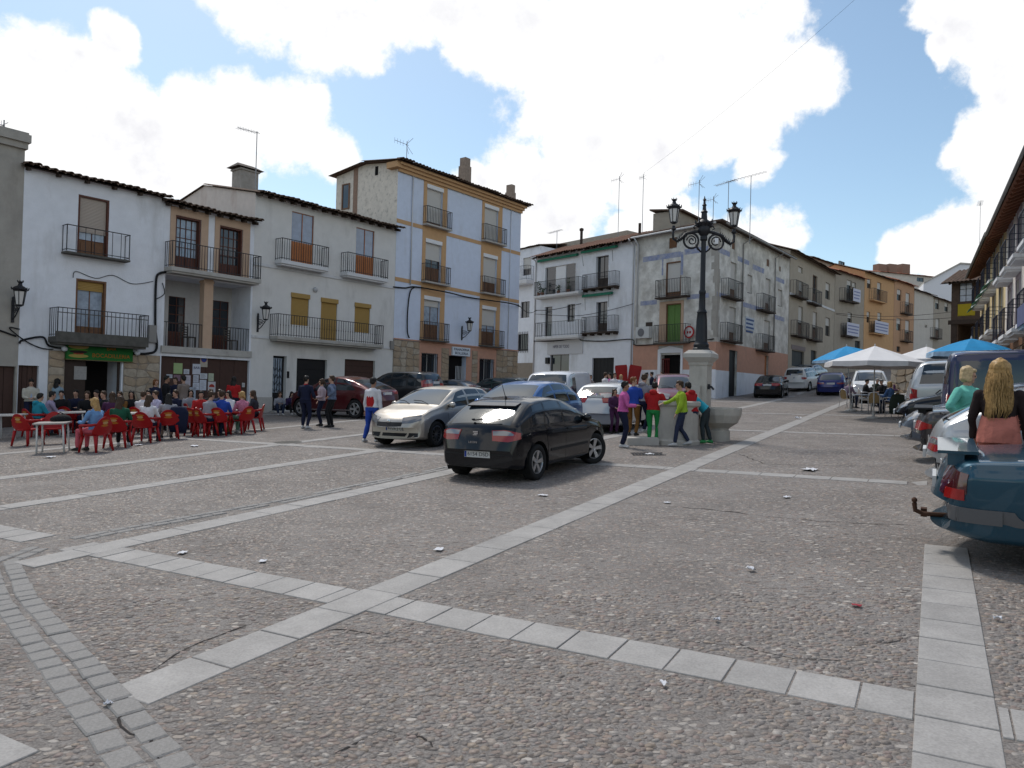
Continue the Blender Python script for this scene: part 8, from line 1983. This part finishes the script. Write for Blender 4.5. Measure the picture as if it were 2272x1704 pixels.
 b = MB(); qq = ax*.36; b.box(-.05, .05, -.004, .004, -.08, .08, Matrix.Translation(qq + Vector((0, -.04, 3.04)))); b.build('white_tag', M_plainwhite, L_)
 s = G(1424, 986); st = empty('stone_step', slope_matrix(s.x, s.y, YAW_A + R(-62)), 'low pale stone block the boys stand on beside the basin', 'step'); b = MB()
 b.box(-.40, .40, -.26, .26, -.05, .16); b.box(-.385, .385, -.245, .245, .16, .185); b.build('block', M_fpale, st)
fountain()
b = MB(); s = G(1437, 1008); m = slope_matrix(s.x, s.y, YAW_A + R(-62))
dr = empty('drain_cover', m, 'dark iron drain cover in the paving near the basin', 'drain cover'); 
for i in range(9): b.box(-.35 + i*.078, -.35 + i*.078 + .045, -.2, .2, .002, .014)
b.box(-.36, .37, -.23, -.201, .002, .016); b.box(-.36, .37, .201, .23, .002, .016); b.build('grid', M_iron, dr)
s = G(640, 982); m = slope_matrix(s.x, s.y, YAW_A); o = empty('manhole_cover', m, 'round dark manhole cover in the paving near the silver car', 'manhole cover'); b = MB(); b.lathe([(.42, .0), (.42, .006), (.36, .006), (.36, .010), (.02, .012)], 24, cap=True); b.build('lid', M_mould, o)
# == cafe furniture
M_rplast = mat('red_chair_plastic', (.30, .010, .012), .38, var=.08, vscale=4)
M_logo = mat('orange_chair_print', (.38, .13, .02), .5); M_logoy = mat('pale_chair_print', (.45, .28, .12), .5)
M_ttop = mat('cream_table_top', (.50, .48, .46), .4); M_tleg = mat('white_table_leg', (.55, .55, .54), .45)
def make_chair():
 root = empty('red_chair'); 
 b = MB(); _loft(b, [((0, 0, .40), (0, .235, 0), (.225, 0, 0)), ((0, 0, .425), (0, .26, 0), (.245, 0, 0)), ((0, 0, .44), (0, .25, 0), (.24, 0, 0)), ((0, 0, .432), (0, .20, 0), (.19, 0, 0))], 20); b.build('seat', M_rplast, root, smooth=True, angle=40)
 for sx in (-1, 1):
  for sy in (-1, 1):
   b = MB(); x0, y0 = sx*.17, sy*.20; x1, y1 = sx*.255, sy*.265
   _loft(b, [((x1, y1, 0), (0, .026, 0), (.026, 0, 0)), ((x0*.8 + x1*.2, y0*.8 + y1*.2, .41), (0, .045, 0), (.042, 0, 0))], 8)
   if sx > 0: _loft(b, [((x0, sy*.245, .40), (0, .035, 0), (.035, 0, 0)), ((x0 + .02, sy*.275, .64), (0, .03, 0), (.03, 0, 0))], 8)
   b.build('leg', M_rplast, root, smooth=True)
 for sy in (-1, 1):
  b = MB(); b.tube([(.21, sy*.275, .645), (.05, sy*.285, .66), (-.14, sy*.28, .665), (-.24, sy*.24, .68)], [.034, .036, .034, .03], 8); b.build('armrest', M_rplast, root, smooth=True)
 vs = []; fs = []; nx, nz = 15, 9
 for off in (0, .022):
  for j in range(nz):
   for i in range(nx):
    s_ = -1 + 2*i/(nx-1); t = j/(nz-1); wid = .245 + .045*math.sin(math.pi*min(1, t*1.05)); topz = .86 - .20*abs(s_)**2.4
    z_ = .42 + (topz - .42)*t; y_ = s_*wid; x_ = -.205 - .10*t + .075*s_*s_ - off; vs.append((x_, y_, z_))
 q = nx*nz
 for o_ in (0, q):
  for j in range(nz-1):
   for i in range(nx-1): 
    f = (o_+j*nx+i, o_+j*nx+i+1, o_+(j+1)*nx+i+1, o_+(j+1)*nx+i); fs.append(f if o_ == 0 else f[::-1])
 ring = [i for i in range(nx)] + [j*nx+nx-1 for j in range(1, nz)] + [(nz-1)*nx+i for i in range(nx-2, -1, -1)] + [j*nx for j in range(nz-2, 0, -1)]
 fs += [(ring[(i+1) % len(ring)], ring[i], q+ring[i], q+ring[(i+1) % len(ring)]) for i in range(len(ring))]
 b = MB(); b.add(vs, fs); bk = b.build('backrest', M_rplast, root, smooth=True, angle=50)
 for (zc, ry, rz, m_, o2, nm) in ((.70, .17, .085, M_logo, .026, 'printed_oval'), (.71, .085, .03, M_logoy, .029, 'printed_name')):
  b = MB(); vs = [(-.255 - (zc + math.sin(a)*rz - .64)*.23 + .075*(math.cos(a)*ry/.28)**2 - o2, math.cos(a)*ry, zc + math.sin(a)*rz) for a in [2*math.pi*i/20 for i in range(20)]]; vs.append((-.255 - (zc - .64)*.23 - o2, 0, zc)); b.add(vs, [((i+1) % 20, i, 20) for i in range(20)]); b.build(nm, m_, bk)
 return root
chair0 = make_chair(); chair_used = [False]
def red_chair(x, y, yaw, label):
 o = chair0 if not chair_used[0] else copy_tree(chair0); chair_used[0] = True
 o.matrix_world = slope_matrix(x, y, yaw); tag(o, label, 'chair', 'red plastic cafe chairs'); return o
def cafe_table(x, y, yaw, label, w=.75, d=.75, h=.73, topm=None, rnd=False):
 root = empty('cafe_table', slope_matrix(x, y, yaw), label, 'table', 'cafe tables'); b = MB()
 if rnd: b.lathe([(w/2, h - .03), (w/2 + .01, h - .015), (w/2, h)], 24)
 else: b.prism([(-w/2, -d/2 + .05), (-w/2 + .05, -d/2), (w/2 - .05, -d/2), (w/2, -d/2 + .05), (w/2, d/2 - .05), (w/2 - .05, d/2), (-w/2 + .05, d/2), (-w/2, d/2 - .05)], h - .035, h)
 b.build('tabletop', topm or M_ttop, root)
 for sx in (-1, 1):
  for sy in (-1, 1): b = MB(); b.tube([(sx*(w/2 - .07), sy*(d/2 - .07), 0), (sx*(w/2 - .09), sy*(d/2 - .09), h - .036)], .022, 8); b.build('leg', M_tleg, root, smooth=True)
 return root
def seated(px, py, yaw, plabel, clabel, top, bottom, hair, h=1.70, chair=True, **k):
 x, y = gp(px, py); yw = R(yaw)
 kw = dict(sit=.44, lean=.10, vox=.018, hands=((.40, .14, .74), (.40, -.12, .74)), group='people at the cafe tables'); kw.update(k)
 person(plabel, x, y, yw, h, top, bottom, kw.pop('shoe', shd), hair, dz=0, **kw)
 if chair: red_chair(x - math.cos(yw)*.02, y - math.sin(yw)*.02, yw, clabel)
GL = dict(female=True)
cafe_table(*gp(18, 975), R(10), 'empty cream table at the left edge', .8, .8)
cafe_table(*gp(118, 1003), R(20), 'cream table with a dark bag on it in the foreground of the cafe', .72, .72, topm=mat('worn_table_top', (.34, .31, .29), .5))
x, y = gp(128, 1000); bag = empty('bag', Matrix.Translation((x + .05, y, gh(x, y) + .735)) @ Matrix.Rotation(.4, 4, 'Z'), 'dark slouching bag lying on the foreground cream table', 'bag'); b = MB(); _loft(b, [((0, 0, 0), (0, .13, 0), (.22, 0, 0)), ((0, 0, .06), (0, .15, 0), (.24, 0, 0)), ((.02, 0, .13), (0, .10, 0), (.17, 0, 0)), ((.03, .01, .17), (0, .03, 0), (.08, 0, 0))], 14); b.build('pouch', blk, bag, smooth=True); b = MB(); b.tube([(-.1, 0, .13), (-.02, .03, .22), (.12, 0, .14)], .012, 6); b.build('strap', blk, bag)
red_chair(*gp(62, 988), R(75), 'red chair left of the bag table, back to us'); red_chair(*gp(120, 985), R(-60), 'empty red chair behind the bag table'); red_chair(*gp(152, 960), R(95), 'empty red chair further in behind the bag table')
seated(212, 1002, 165, 'woman with wavy blond hair, light blue shirt and coral trousers in the front', 'red chair under the woman in coral trousers', cloth('sky_blue', (.13, .26, .47)), cloth('coral_pink', (.50, .10, .13)), ('long', 'blond'), 1.68, vox=.014, **GL)
seated(262, 992, 100, 'woman with auburn hair and a bottle green top, back to us', 'red chair under the woman in bottle green', cloth('bottle', (.012, .08, .045)), blk, ('long', 'brown'), 1.68, shoe=shw, **GL)
seated(325, 981, 88, 'woman with long dark hair and a white top, back to us', 'red chair with orange print in the middle front, straight from behind', whitec, navy, ('long', 'brown'), 1.66, **GL)
seated(372, 974, 120, 'woman with black hair in grey, a navy coat over her chair', 'red chair with a navy coat hanging on it', greyc, tan, ('long', 'black'), 1.66, **GL)
seated(457, 968, 60, 'man in a grey T-shirt leaning towards the blue T-shirt', 'red chair under the man in grey', greyc, navy, ('short', 'brown'), 1.76, sleeve='short', lean=.2)
seated(488, 966, 95, 'man in a royal blue T-shirt, back to us', 'plain red chair under the man in royal blue', bluec, brownc, ('short', 'brown'), 1.76, sleeve='short')
seated(538, 962, 150, 'woman with fair tied hair in a pink checked shirt', 'red chair with orange print under the pink check shirt', cloth('pink_check', (.45, .16, .24), var=.4, scale=22), cloth('sage', (.15, .28, .20)), ('tail', 'blond'), 1.66, shoe=shw, **GL)
seated(564, 955, 190, 'woman with long dark hair and sunglasses at the right end of the cafe', 'red chair at the right end under the woman in sunglasses', cloth('charcoal', (.03, .03, .04)), navy, ('long', 'brown'), 1.66, shoe=shw, extra=lambda mb, P, H, sd, fw, up: (setattr(mb, 'cur', 4), _ell(mb, H(.088, .03, .002), (.012, .022, .016)), _ell(mb, H(.088, -.03, .002), (.012, .022, .016))), **GL)
x, y = gp(392, 972); co = empty('coat', Matrix.Translation((x, y, gh(x, y))) @ Matrix.Rotation(R(120), 4, 'Z'), 'navy coat draped over the back of a red chair', 'coat'); b = MB(); _loft(b, [((-.30, 0, .18), (0, .22, .02), (.05, 0, 0)), ((-.31, .02, .45), (0, .27, 0), (.07, 0, 0)), ((-.31, 0, .75), (0, .27, 0), (.08, 0, 0)), ((-.29, 0, .90), (0, .20, 0), (.06, 0, 0)), ((-.28, 0, .93), (0, .1, 0), (.03, 0, 0))], 14); b.build('cloth', navy, co, smooth=True)
seated(80, 968, 60, 'person in a turquoise hoodie with lime collar, back to us', 'red chair under the turquoise hoodie', tealc, jeans, ('short', 'black'), 1.68, extra=lambda mb, P, H, sd, fw, up: (setattr(mb, 'cur', 6), _loft(mb, [(P(.50), sd*.08, fw*.075), (P(.535), sd*.07, fw*.066)], 12)), front=limec, hood=True)
seated(106, 964, 40, 'man in a lilac shirt turned to the right', 'red chair under the man in lilac', lilac, jeans, ('short', 'black'), 1.76)
seated(134, 956, -60, 'man with black hair in a dark jacket facing us', 'red chair under the man in the dark jacket', blk, navy, ('short', 'black'), 1.72)
seated(168, 952, -80, 'man in dark blue facing us in the doorway shade', 'red chair under the man in dark blue', navy, navy, ('short', 'black'), 1.74)
seated(232, 960, -110, 'person in black with glasses facing us in front of the bar door', 'red chair under the person with glasses', blk, blk, ('short', 'brown'), 1.72)
seated(266, 956, -90, 'woman with brown hair facing us behind the bottle green top', 'red chair under the brown-haired woman', brownc, navy, ('long', 'brown'), 1.64, **GL)
seated(290, 955, -70, 'woman with black hair in a dark top near the stone pier', 'red chair under the black-haired woman near the pier', blk, blk, ('long', 'black'), 1.68, **GL)
seated(312, 962, 80, 'person in a white shirt left of the white top', 'red chair under the left white shirt', whitec, jeans, ('short', 'brown'), 1.70)
seated(348, 958, -130, 'person in a pale lilac shirt across the table from the white top', 'red chair under the pale lilac shirt', cloth('pale_lilac', (.45, .42, .56)), jeans, ('short', 'brown'), 1.70)
seated(444, 958, -70, 'person in a red and white football shirt facing us', 'red chair under the football shirt', redc, jeans, ('short', 'black'), 1.68, front=whitec)
seated(488, 951, -95, 'person in dark blue facing us behind the royal blue T-shirt', 'red chair behind the royal blue T-shirt', cloth('dark_blue', (.015, .03, .09)), navy, ('short', 'black'), 1.70)
seated(508, 955, -110, 'woman in white facing us near the red jumper', 'red chair under the woman in white near the red jumper', whitec, navy, ('long', 'black'), 1.64, **GL)
for px, py, yw, tp, hr_, lb in ((192, 958, -70, blk, ('long', 'brown'), 'in black between the doorway and the light blue shirt'), (215, 951, -100, navy, ('short', 'black'), 'in navy deep in the bar doorway shade'), (248, 966, 130, purp, ('long', 'brown'), 'in plum between the coral trousers and the bottle green top'),
 (330, 952, -90, blk, ('short', 'black'), 'in black at the back near the stone pier'), (392, 953, -120, navy, ('short', 'brown'), 'in navy behind the navy coat'), (420, 950, -60, greyc, ('long', 'black'), 'in grey behind the tray table'), (466, 949, -80, blk, ('long', 'brown'), 'in black between the football shirt and the dark blue top')):
 seated(px, py, yw, 'person ' + lb, 'red chair under the person ' + lb, tp, navy, hr_, 1.70, vox=.022)
cafe_table(*gp(292, 970), R(30), 'cream table between the bottle green and white tops'); cafe_table(*gp(350, 967), R(30), 'cream table in front of the black-haired woman in grey'); cafe_table(*gp(420, 958), R(30), 'red-skirted table with a tray near the football shirt', topm=mat('dark_tray', (.10, .09, .09), .3)); cafe_table(*gp(515, 960), R(20), 'white table with cups beside the pink check shirt', topm=mat('white_table_top', (.62, .62, .62), .4)); cafe_table(*gp(160, 966), R(30), 'cream table between the lilac shirt and the dark jacket')
red_chair(*gp(412, 966), R(200), 'empty red chair beside the tray table'); red_chair(*gp(438, 967), R(70), 'empty red chair between the tray table and the grey T-shirt')
def cup(px, py, label, m, dx=0, dy=0):
 x, y = gp(px, py); root = empty('cup', Matrix.Translation((x + dx, y + dy, gh(x, y) + .735)), label, 'cup', 'cups on the cafe tables'); b = MB(); b.lathe([(.028, 0), (.038, .09), (.034, .09), (.026, .01)], 12, cap=True); b.build('glass', m, root, smooth=True); b = MB(); b.lathe([(.055, -.008), (.06, -.002)], 14); b.build('saucer', M_plainwhite, root)
cup(515, 960, 'small glass on the white table, left of two', M_frost, -.12, .1); cup(515, 960, 'small red drink on the white table, right of two', redc, .15, .0); cup(350, 967, 'glass on the table in front of the black-haired woman', M_frost)
person('waiter in a pale blue apron and cream sleeves standing by the garage', *gp(66, 948), R(-50), 1.70, cloth('cream_shirt', (.45, .42, .36)), navy, shd, ('short', 'black'), front=cloth('pale_apron', (.33, .40, .56)), hands=((.26, .05, 1.08), (.26, -.08, 1.05)), vox=.016, head=(0, R(25)))
person('person in a grey-blue top seen from behind near the bar door', *gp(124, 943), R(85), 1.70, cloth('grey_blue', (.22, .30, .36)), jeans, shd, ('long', 'black'), vox=.016, female=True)
GS = 'people standing by the notices'
person('man in a black jumper with a white collar by the notices', *gp(366, 940), R(10), 1.78, blk, blk, shd, ('short', 'black'), vox=.016, hands=((.28, .1, 1.0), (.24, -.1, 1.0)), group=GS, front=whitec, skin=SK2)
person('man in a dark polo facing us by the notices', *gp(387, 935), R(-100), 1.70, navy, navy, shd, ('short', 'brown'), vox=.016, group=GS, sleeve='short')
person('man in a taupe jacket turned away by the notices', *gp(405, 938), R(160), 1.76, tan, navy, shd, ('short', 'black'), vox=.016, coat=.08, group=GS, hands=((.28, .12, 1.0), (.24, -.1, .95)))
person('woman with brown hair behind the seated group by the stone pier', *gp(342, 945), R(-30), 1.66, navy, navy, shd, ('tail', 'auburn'), vox=.018, female=True, group=GS)
person('woman in a red jumper with long black hair, back to us at the garage', *gp(516, 936), R(100), 1.72, redc, navy, shd, ('long', 'black'), vox=.016, female=True, bulk=1.1)
def loggia_chair(zx, label):
 u, z = F1.uv(*Z(2, zx, 600), y=.55); m = F1.m @ Matrix.Translation((u, .55, H2.R(2, 1382, 75, 2035, 640)[1] + H2.dz)) @ Matrix.Rotation(R(-70), 4, 'Z')
 root = empty('wooden_chair', m, label, 'chair', 'wooden chairs on the loggia'); w = mat('grey_old_wood', (.10, .085, .07), .8, var=.2)
 for sx in (-.2, .2):
  for sy in (-.2, .2): b = MB(); b.box(sx - .02, sx + .02, sy - .02, sy + .02, 0, .95 if sx < 0 else .44); b.build('leg', w, root)
 b = MB(); b.box(-.24, .24, -.24, .24, .44, .48); b.build('seat', w, root)
 for i in range(4): b = MB(); b.box(-.215, -.185, -.18, .18, .55 + i*.11, .60 + i*.11); b.build('slat', w, root)
loggia_chair(1535, 'slatted wooden chair on the loggia, left of the column'); loggia_chair(1885, 'slatted wooden chair on the loggia, right of the column')
# == terrace on the right
def parasol(px, py, label, r, hh, m, sides=8, val=.16, tilt=0.0, stripe=None, rot=0.0, dome=.0):
 x, y = gp(px, py); root = empty('parasol', Matrix.Translation((x, y, gh(x, y))) @ Matrix.Rotation(tilt, 4, 'Y'), label, 'parasol', 'parasols on the terrace')
 b = MB(); b.tube([(0, 0, 0), (0, 0, hh + .02)], .024, 8); b.build('pole', M_tleg, root, smooth=True)
 b = MB(); b.lathe([(.26, 0), (.26, .05), (.05, .10), (.04, .3)], 14); b.build('base', M_slabc, root)
 rise = r*.36; n = sides; vs = [(0, 0, hh)]; K = 4
 for ring in range(1, K+1):
  t = ring/K
  for j in range(n*2):
   a = rot + math.pi*j/n; rr = r*t*(1 if j % 2 == 0 else math.cos(math.pi/n)*.985); vs.append((math.cos(a)*rr, math.sin(a)*rr, hh - rise*(t*(1-dome) + dome*t*t) - (.015*math.sin(math.pi*t) if j % 2 else 0)))
 q = n*2; fs = [(0, 1 + j, 1 + (j+1) % q) for j in range(q)]
 for ring in range(K-1): fs += [(1+ring*q+j, 1+(ring+1)*q+j, 1+(ring+1)*q+(j+1) % q, 1+ring*q+(j+1) % q) for j in range(q)]
 b = MB(); b.add(vs, fs); b.build('canopy', m, root)
 b = MB(); o0 = 1 + (K-1)*q; v2 = [Vector(v) for v in vs[o0:o0+q]]; nv = []
 for v in v2: nv.append(v)
 for i, v in enumerate(v2): nv.append(v*1.0 + Vector((v.x*.012, v.y*.012, -val - (.03 if i % 2 else 0))))
 b.add(nv, [(j, q+j, q+(j+1) % q, (j+1) % q) for j in range(q)]); vl = b.build('valance', stripe or m, root)
 for j in range(n):
  a = rot + 2*math.pi*j/n; b = MB(); b.tube([(0, 0, hh - .02), (math.cos(a)*r*.99, math.sin(a)*r*.99, hh - rise - .012)], .009, 5); b.build('rib', M_tleg, root)
 b = MB(); b.lathe([(.03, 0), (.02, .05), (.005, .09)], 8, Matrix.Translation((0, 0, hh))); b.build('finial', M_tleg, root)
M_canvas = mat('white_canvas', (.66, .65, .66), .85, var=.05, vscale=3, sheen=.2); M_canvas2 = mat('white_canvas_edge', (.56, .54, .54), .85, var=.1, vscale=3)
M_bcanvas = mat('sky_blue_canvas', (.015, .24, .50), .75, var=.12, vscale=2.5); M_bstripe = mat('blue_white_valance', (.30, .42, .55), .75, var=.45, vscale=3)
parasol(1938, 929, 'large white parasol in the middle of the terrace', 1.75, 2.72, M_canvas, 8, .17, stripe=M_canvas2, rot=.2)
parasol(2053, 918, 'white parasol right of the large one, in front of the rubble wall', 1.6, 2.75, M_canvas, 8, .17, stripe=M_canvas2, rot=.3)
parasol(1888, 912, 'tilted sky blue parasol left of the white ones', 1.55, 2.85, M_bcanvas, 8, .10, R(-5), stripe=M_bstripe, dome=.3)
parasol(2152, 930, 'sky blue and white parasol above the dark blue van', 1.30, 2.62, M_bcanvas, 8, .14, stripe=M_bstripe, dome=.4, rot=.1)
M_wick = mat('tan_wicker', (.28, .19, .09), .8, var=.3, vscale=30, bump=.4, bscale=80); M_alu = mat('aluminium_leg', (.62, .62, .64), .3, metal=.6)
def wicker_chair(x, y, yaw, label):
 root = empty('wicker_chair', slope_matrix(x, y, yaw), label, 'chair', 'wicker terrace chairs')
 b = MB(); b.lathe([(.23, .42), (.245, .435), (.23, .45)], 18); b.build('seat', M_wick, root)
 for sy in (-1, 1):
  b = MB(); b.tube([(.24, sy*.24, 0), (.20, sy*.25, .45), (.18, sy*.27, .66), (.0, sy*.28, .68), (-.2, sy*.25, .66)], .013, 8); b.build('front_leg', M_alu, root, smooth=True)
  b = MB(); b.tube([(-.30, sy*.22, 0), (-.22, sy*.22, .44), (-.27, sy*.20, .80), (-.28, sy*.10, .87), (-.285, 0, .885)], .013, 8); b.build('rear_leg', M_alu, root, smooth=True)
 b = MB(); vs = []; nx, nz = 9, 7
 for j in range(nz):
  for i in range(nx): s_ = -1 + 2*i/(nx-1); t = j/(nz-1); vs.append((-.22 - .065*t + .05*s_*s_, s_*.215*(1 - .35*max(0, t-.7)/.3*abs(s_)), .46 + (.88 - .10*abs(s_)**3 - .46)*t))
 fs = [(j*nx+i, j*nx+i+1, (j+1)*nx+i+1, (j+1)*nx+i) for j in range(nz-1) for i in range(nx-1)]; n_ = len(vs); vs += [(v[0] - .018, v[1], v[2]) for v in vs]; fs += [tuple(n_ + q for q in f[::-1]) for f in fs]
 ring = [i for i in range(nx)] + [j*nx+nx-1 for j in range(1, nz)] + [(nz-1)*nx+i for i in range(nx-2, -1, -1)] + [j*nx for j in range(nz-2, 0, -1)]; fs += [(ring[(i+1) % len(ring)], ring[i], n_+ring[i], n_+ring[(i+1) % len(ring)]) for i in range(len(ring))]
 b.add(vs, fs); b.build('backrest', M_wick, root, smooth=True, angle=60)
def terrace(px, py, yaw, plabel, clabel, top, hair, **k):
 x, y = gp(px, py); kw = dict(sit=.44, lean=.12, vox=.020, hands=((.40, .14, .74), (.40, -.12, .74)), group='people on the terrace'); kw.update(k)
 person(plabel, x, y, R(yaw), kw.pop('h', 1.70), top, kw.pop('bottom', jeans), shd, hair, **kw); wicker_chair(x, y, R(yaw), clabel)
terrace(1880, 905, 20, 'man in a mauve shirt at the left end of the terrace', 'wicker chair under the man in mauve', cloth('mauve', (.20, .15, .21)), ('short', 'grey'))
terrace(1918, 900, -20, 'dark-haired man in a black jacket on the terrace', 'wicker chair under the man in the black jacket', blk, ('short', 'black'))
terrace(1943, 896, -80, 'grey-haired person facing us on the terrace', 'wicker chair under the grey-haired person', cloth('dark_green', (.03, .04, .03)), ('short', 'grey'))
terrace(1958, 903, 200, 'man in a dark flat cap on the terrace', 'wicker chair under the man in the cap', blk, ('short', 'grey'), cap=blk)
terrace(1977, 918, 120, 'woman with ginger blond hair in blue, back to us on the terrace', 'wicker chair under the woman in blue', cloth('mid_blue', (.06, .12, .26)), ('bob', 'blond'), female=True)
terrace(1992, 896, -100, 'man in a dark brown top near the rubble wall', 'wicker chair under the man in dark brown', purp, ('short', 'black'))
terrace(2010, 893, 180, 'woman in a crimson top at the right of the terrace', 'wicker chair under the woman in crimson', cloth('crimson', (.42, .02, .06)), ('bob', 'blond'), female=True)
x, y = gp(1940, 917); wicker_chair(x, y, R(60), 'empty wicker chair with pale legs turned from us')
x, y = gp(1984, 928); wicker_chair(x, y, R(85), 'wicker chair with a dark green coat over it, nearest to us')
co = empty('coat', slope_matrix(x, y, R(85)), 'dark green coat draped over the nearest wicker chair', 'coat'); b = MB(); _loft(b, [((-.32, 0, .16), (0, .30, .03), (.05, 0, 0)), ((-.33, .02, .45), (0, .31, 0), (.08, 0, 0)), ((-.33, 0, .78), (0, .27, 0), (.07, 0, 0)), ((-.30, 0, .90), (0, .20, 0), (.06, 0, 0)), ((-.29, 0, .92), (0, .1, 0), (.03, 0, 0))], 14); b.build('cloth', cloth('dark_green', (.03, .04, .03)), co, smooth=True)
cafe_table(*gp(1912, 912), R(20), 'round metal table by the man in mauve', .7, .7, .72, mat('metal_table', (.35, .35, .36), .35, metal=.5), True); cafe_table(*gp(1955, 912), R(20), 'round metal table in the middle of the terrace', .7, .7, .72, mat('metal_table', (.35, .35, .36)), True); cafe_table(*gp(2010, 910), R(20), 'pale table by the woman in crimson', .7, .7, .72)
for i, (px, tilt, lb) in enumerate(((1383, -.10, 'left of two tall red boards by the far house'), (1398, .16, 'right of two tall red boards by the far house'))):
 x, y = gp(px, 880); root = empty('red_board', Matrix.Translation((x, y, gh(x, y))) @ Matrix.Rotation(R(-10), 4, 'Z') @ Matrix.Rotation(tilt, 4, 'Y'), lb, 'board', 'red boards'); b = MB(); b.prism([(-.32, 0), (.32, 0), (.42, 2.0), (.38, 2.15), (-.38, 2.15), (-.42, 2.0)], -.03, .03, Matrix.Rotation(R(90), 4, 'X')); b.build('panel', M_rplast, root); b = MB(); b.box(-.30, -.26, -.08, -.031, .05, 1.9); b.box(.26, .30, -.08, -.031, .05, 1.9); b.build('stiffener', M_rplast, root)
# == litter
M_paper = mat('litter_paper', (.60, .60, .63), .7); M_wrap = mat('litter_red', (.30, .03, .04), .5)
def litter(px, py, s, label, m=None, seed=0, flat=False):
 rr = random.Random(seed); p = G(px, py); root = empty('litter', slope_matrix(p.x, p.y, rr.uniform(0, 6)), label, 'litter', 'paper litter on the paving'); b = MB(); n = 5; vs = []
 for j in range(n):
  for i in range(n): vs.append(((i/(n-1) - .5)*s*rr.uniform(.8, 1.1), (j/(n-1) - .5)*s*.75*rr.uniform(.8, 1.1), .016 + (rr.uniform(0, .10 if flat else .45))*s))
 k = n*n; vs += [(v[0], v[1], v[2] - .0025) for v in vs]
 F = [(j*n+i, j*n+i+1, (j+1)*n+i+1, (j+1)*n+i) for j in range(n-1) for i in range(n-1)]; b.add(vs, F + [tuple(k+q for q in f[::-1]) for f in F]); b.build('scrap', m or M_paper, root)
for i, (px, py, s, lb, fl) in enumerate(((1474, 1524, .055, 'crumpled white paper on the pebbles near the bottom right', False), (1797, 1044, .34, 'large crumpled plastic wrapper by the third cross strip', True), (1205, 1101, .14, 'white scrap in front of the black hatchback', True), (974, 1222, .13, 'white scrap beside the long diagonal strip', True), (405, 1229, .11, 'white scrap in the left panel of paving', True), (1745, 1105, .13, 'white scrap right of the long diagonal strip', True), (1666, 1268, .09, 'white scrap in the right panel of paving', False),
 (432, 991, .26, 'white sheet lying in front of the red chairs', True), (306, 989, .22, 'small white scrap in front of the bottle green woman', True), (110, 1016, .26, 'white scrap in front of the bag table', True), (1771, 931, .22, 'crumpled paper near the terrace', False), (1480, 1117, .10, 'tiny white scrap left of the diagonal crack', True), (240, 1567, .05, 'curled white scrap at the edge of the setts', False), (583, 1248, .09, 'thin white scrap near the middle left panel', True), (1590, 1380, .05, 'small pale scrap above the near cross strip', False), (2213, 1378, .06, 'white scrap under the teal saloon', False), (1443, 1009, .2, 'white scrap by the drain cover', True))): litter(px, py, s, lb, None, i, fl)
litter(1901, 1347, .08, 'small red wrapper in the right panel of paving', M_wrap, 40, True)
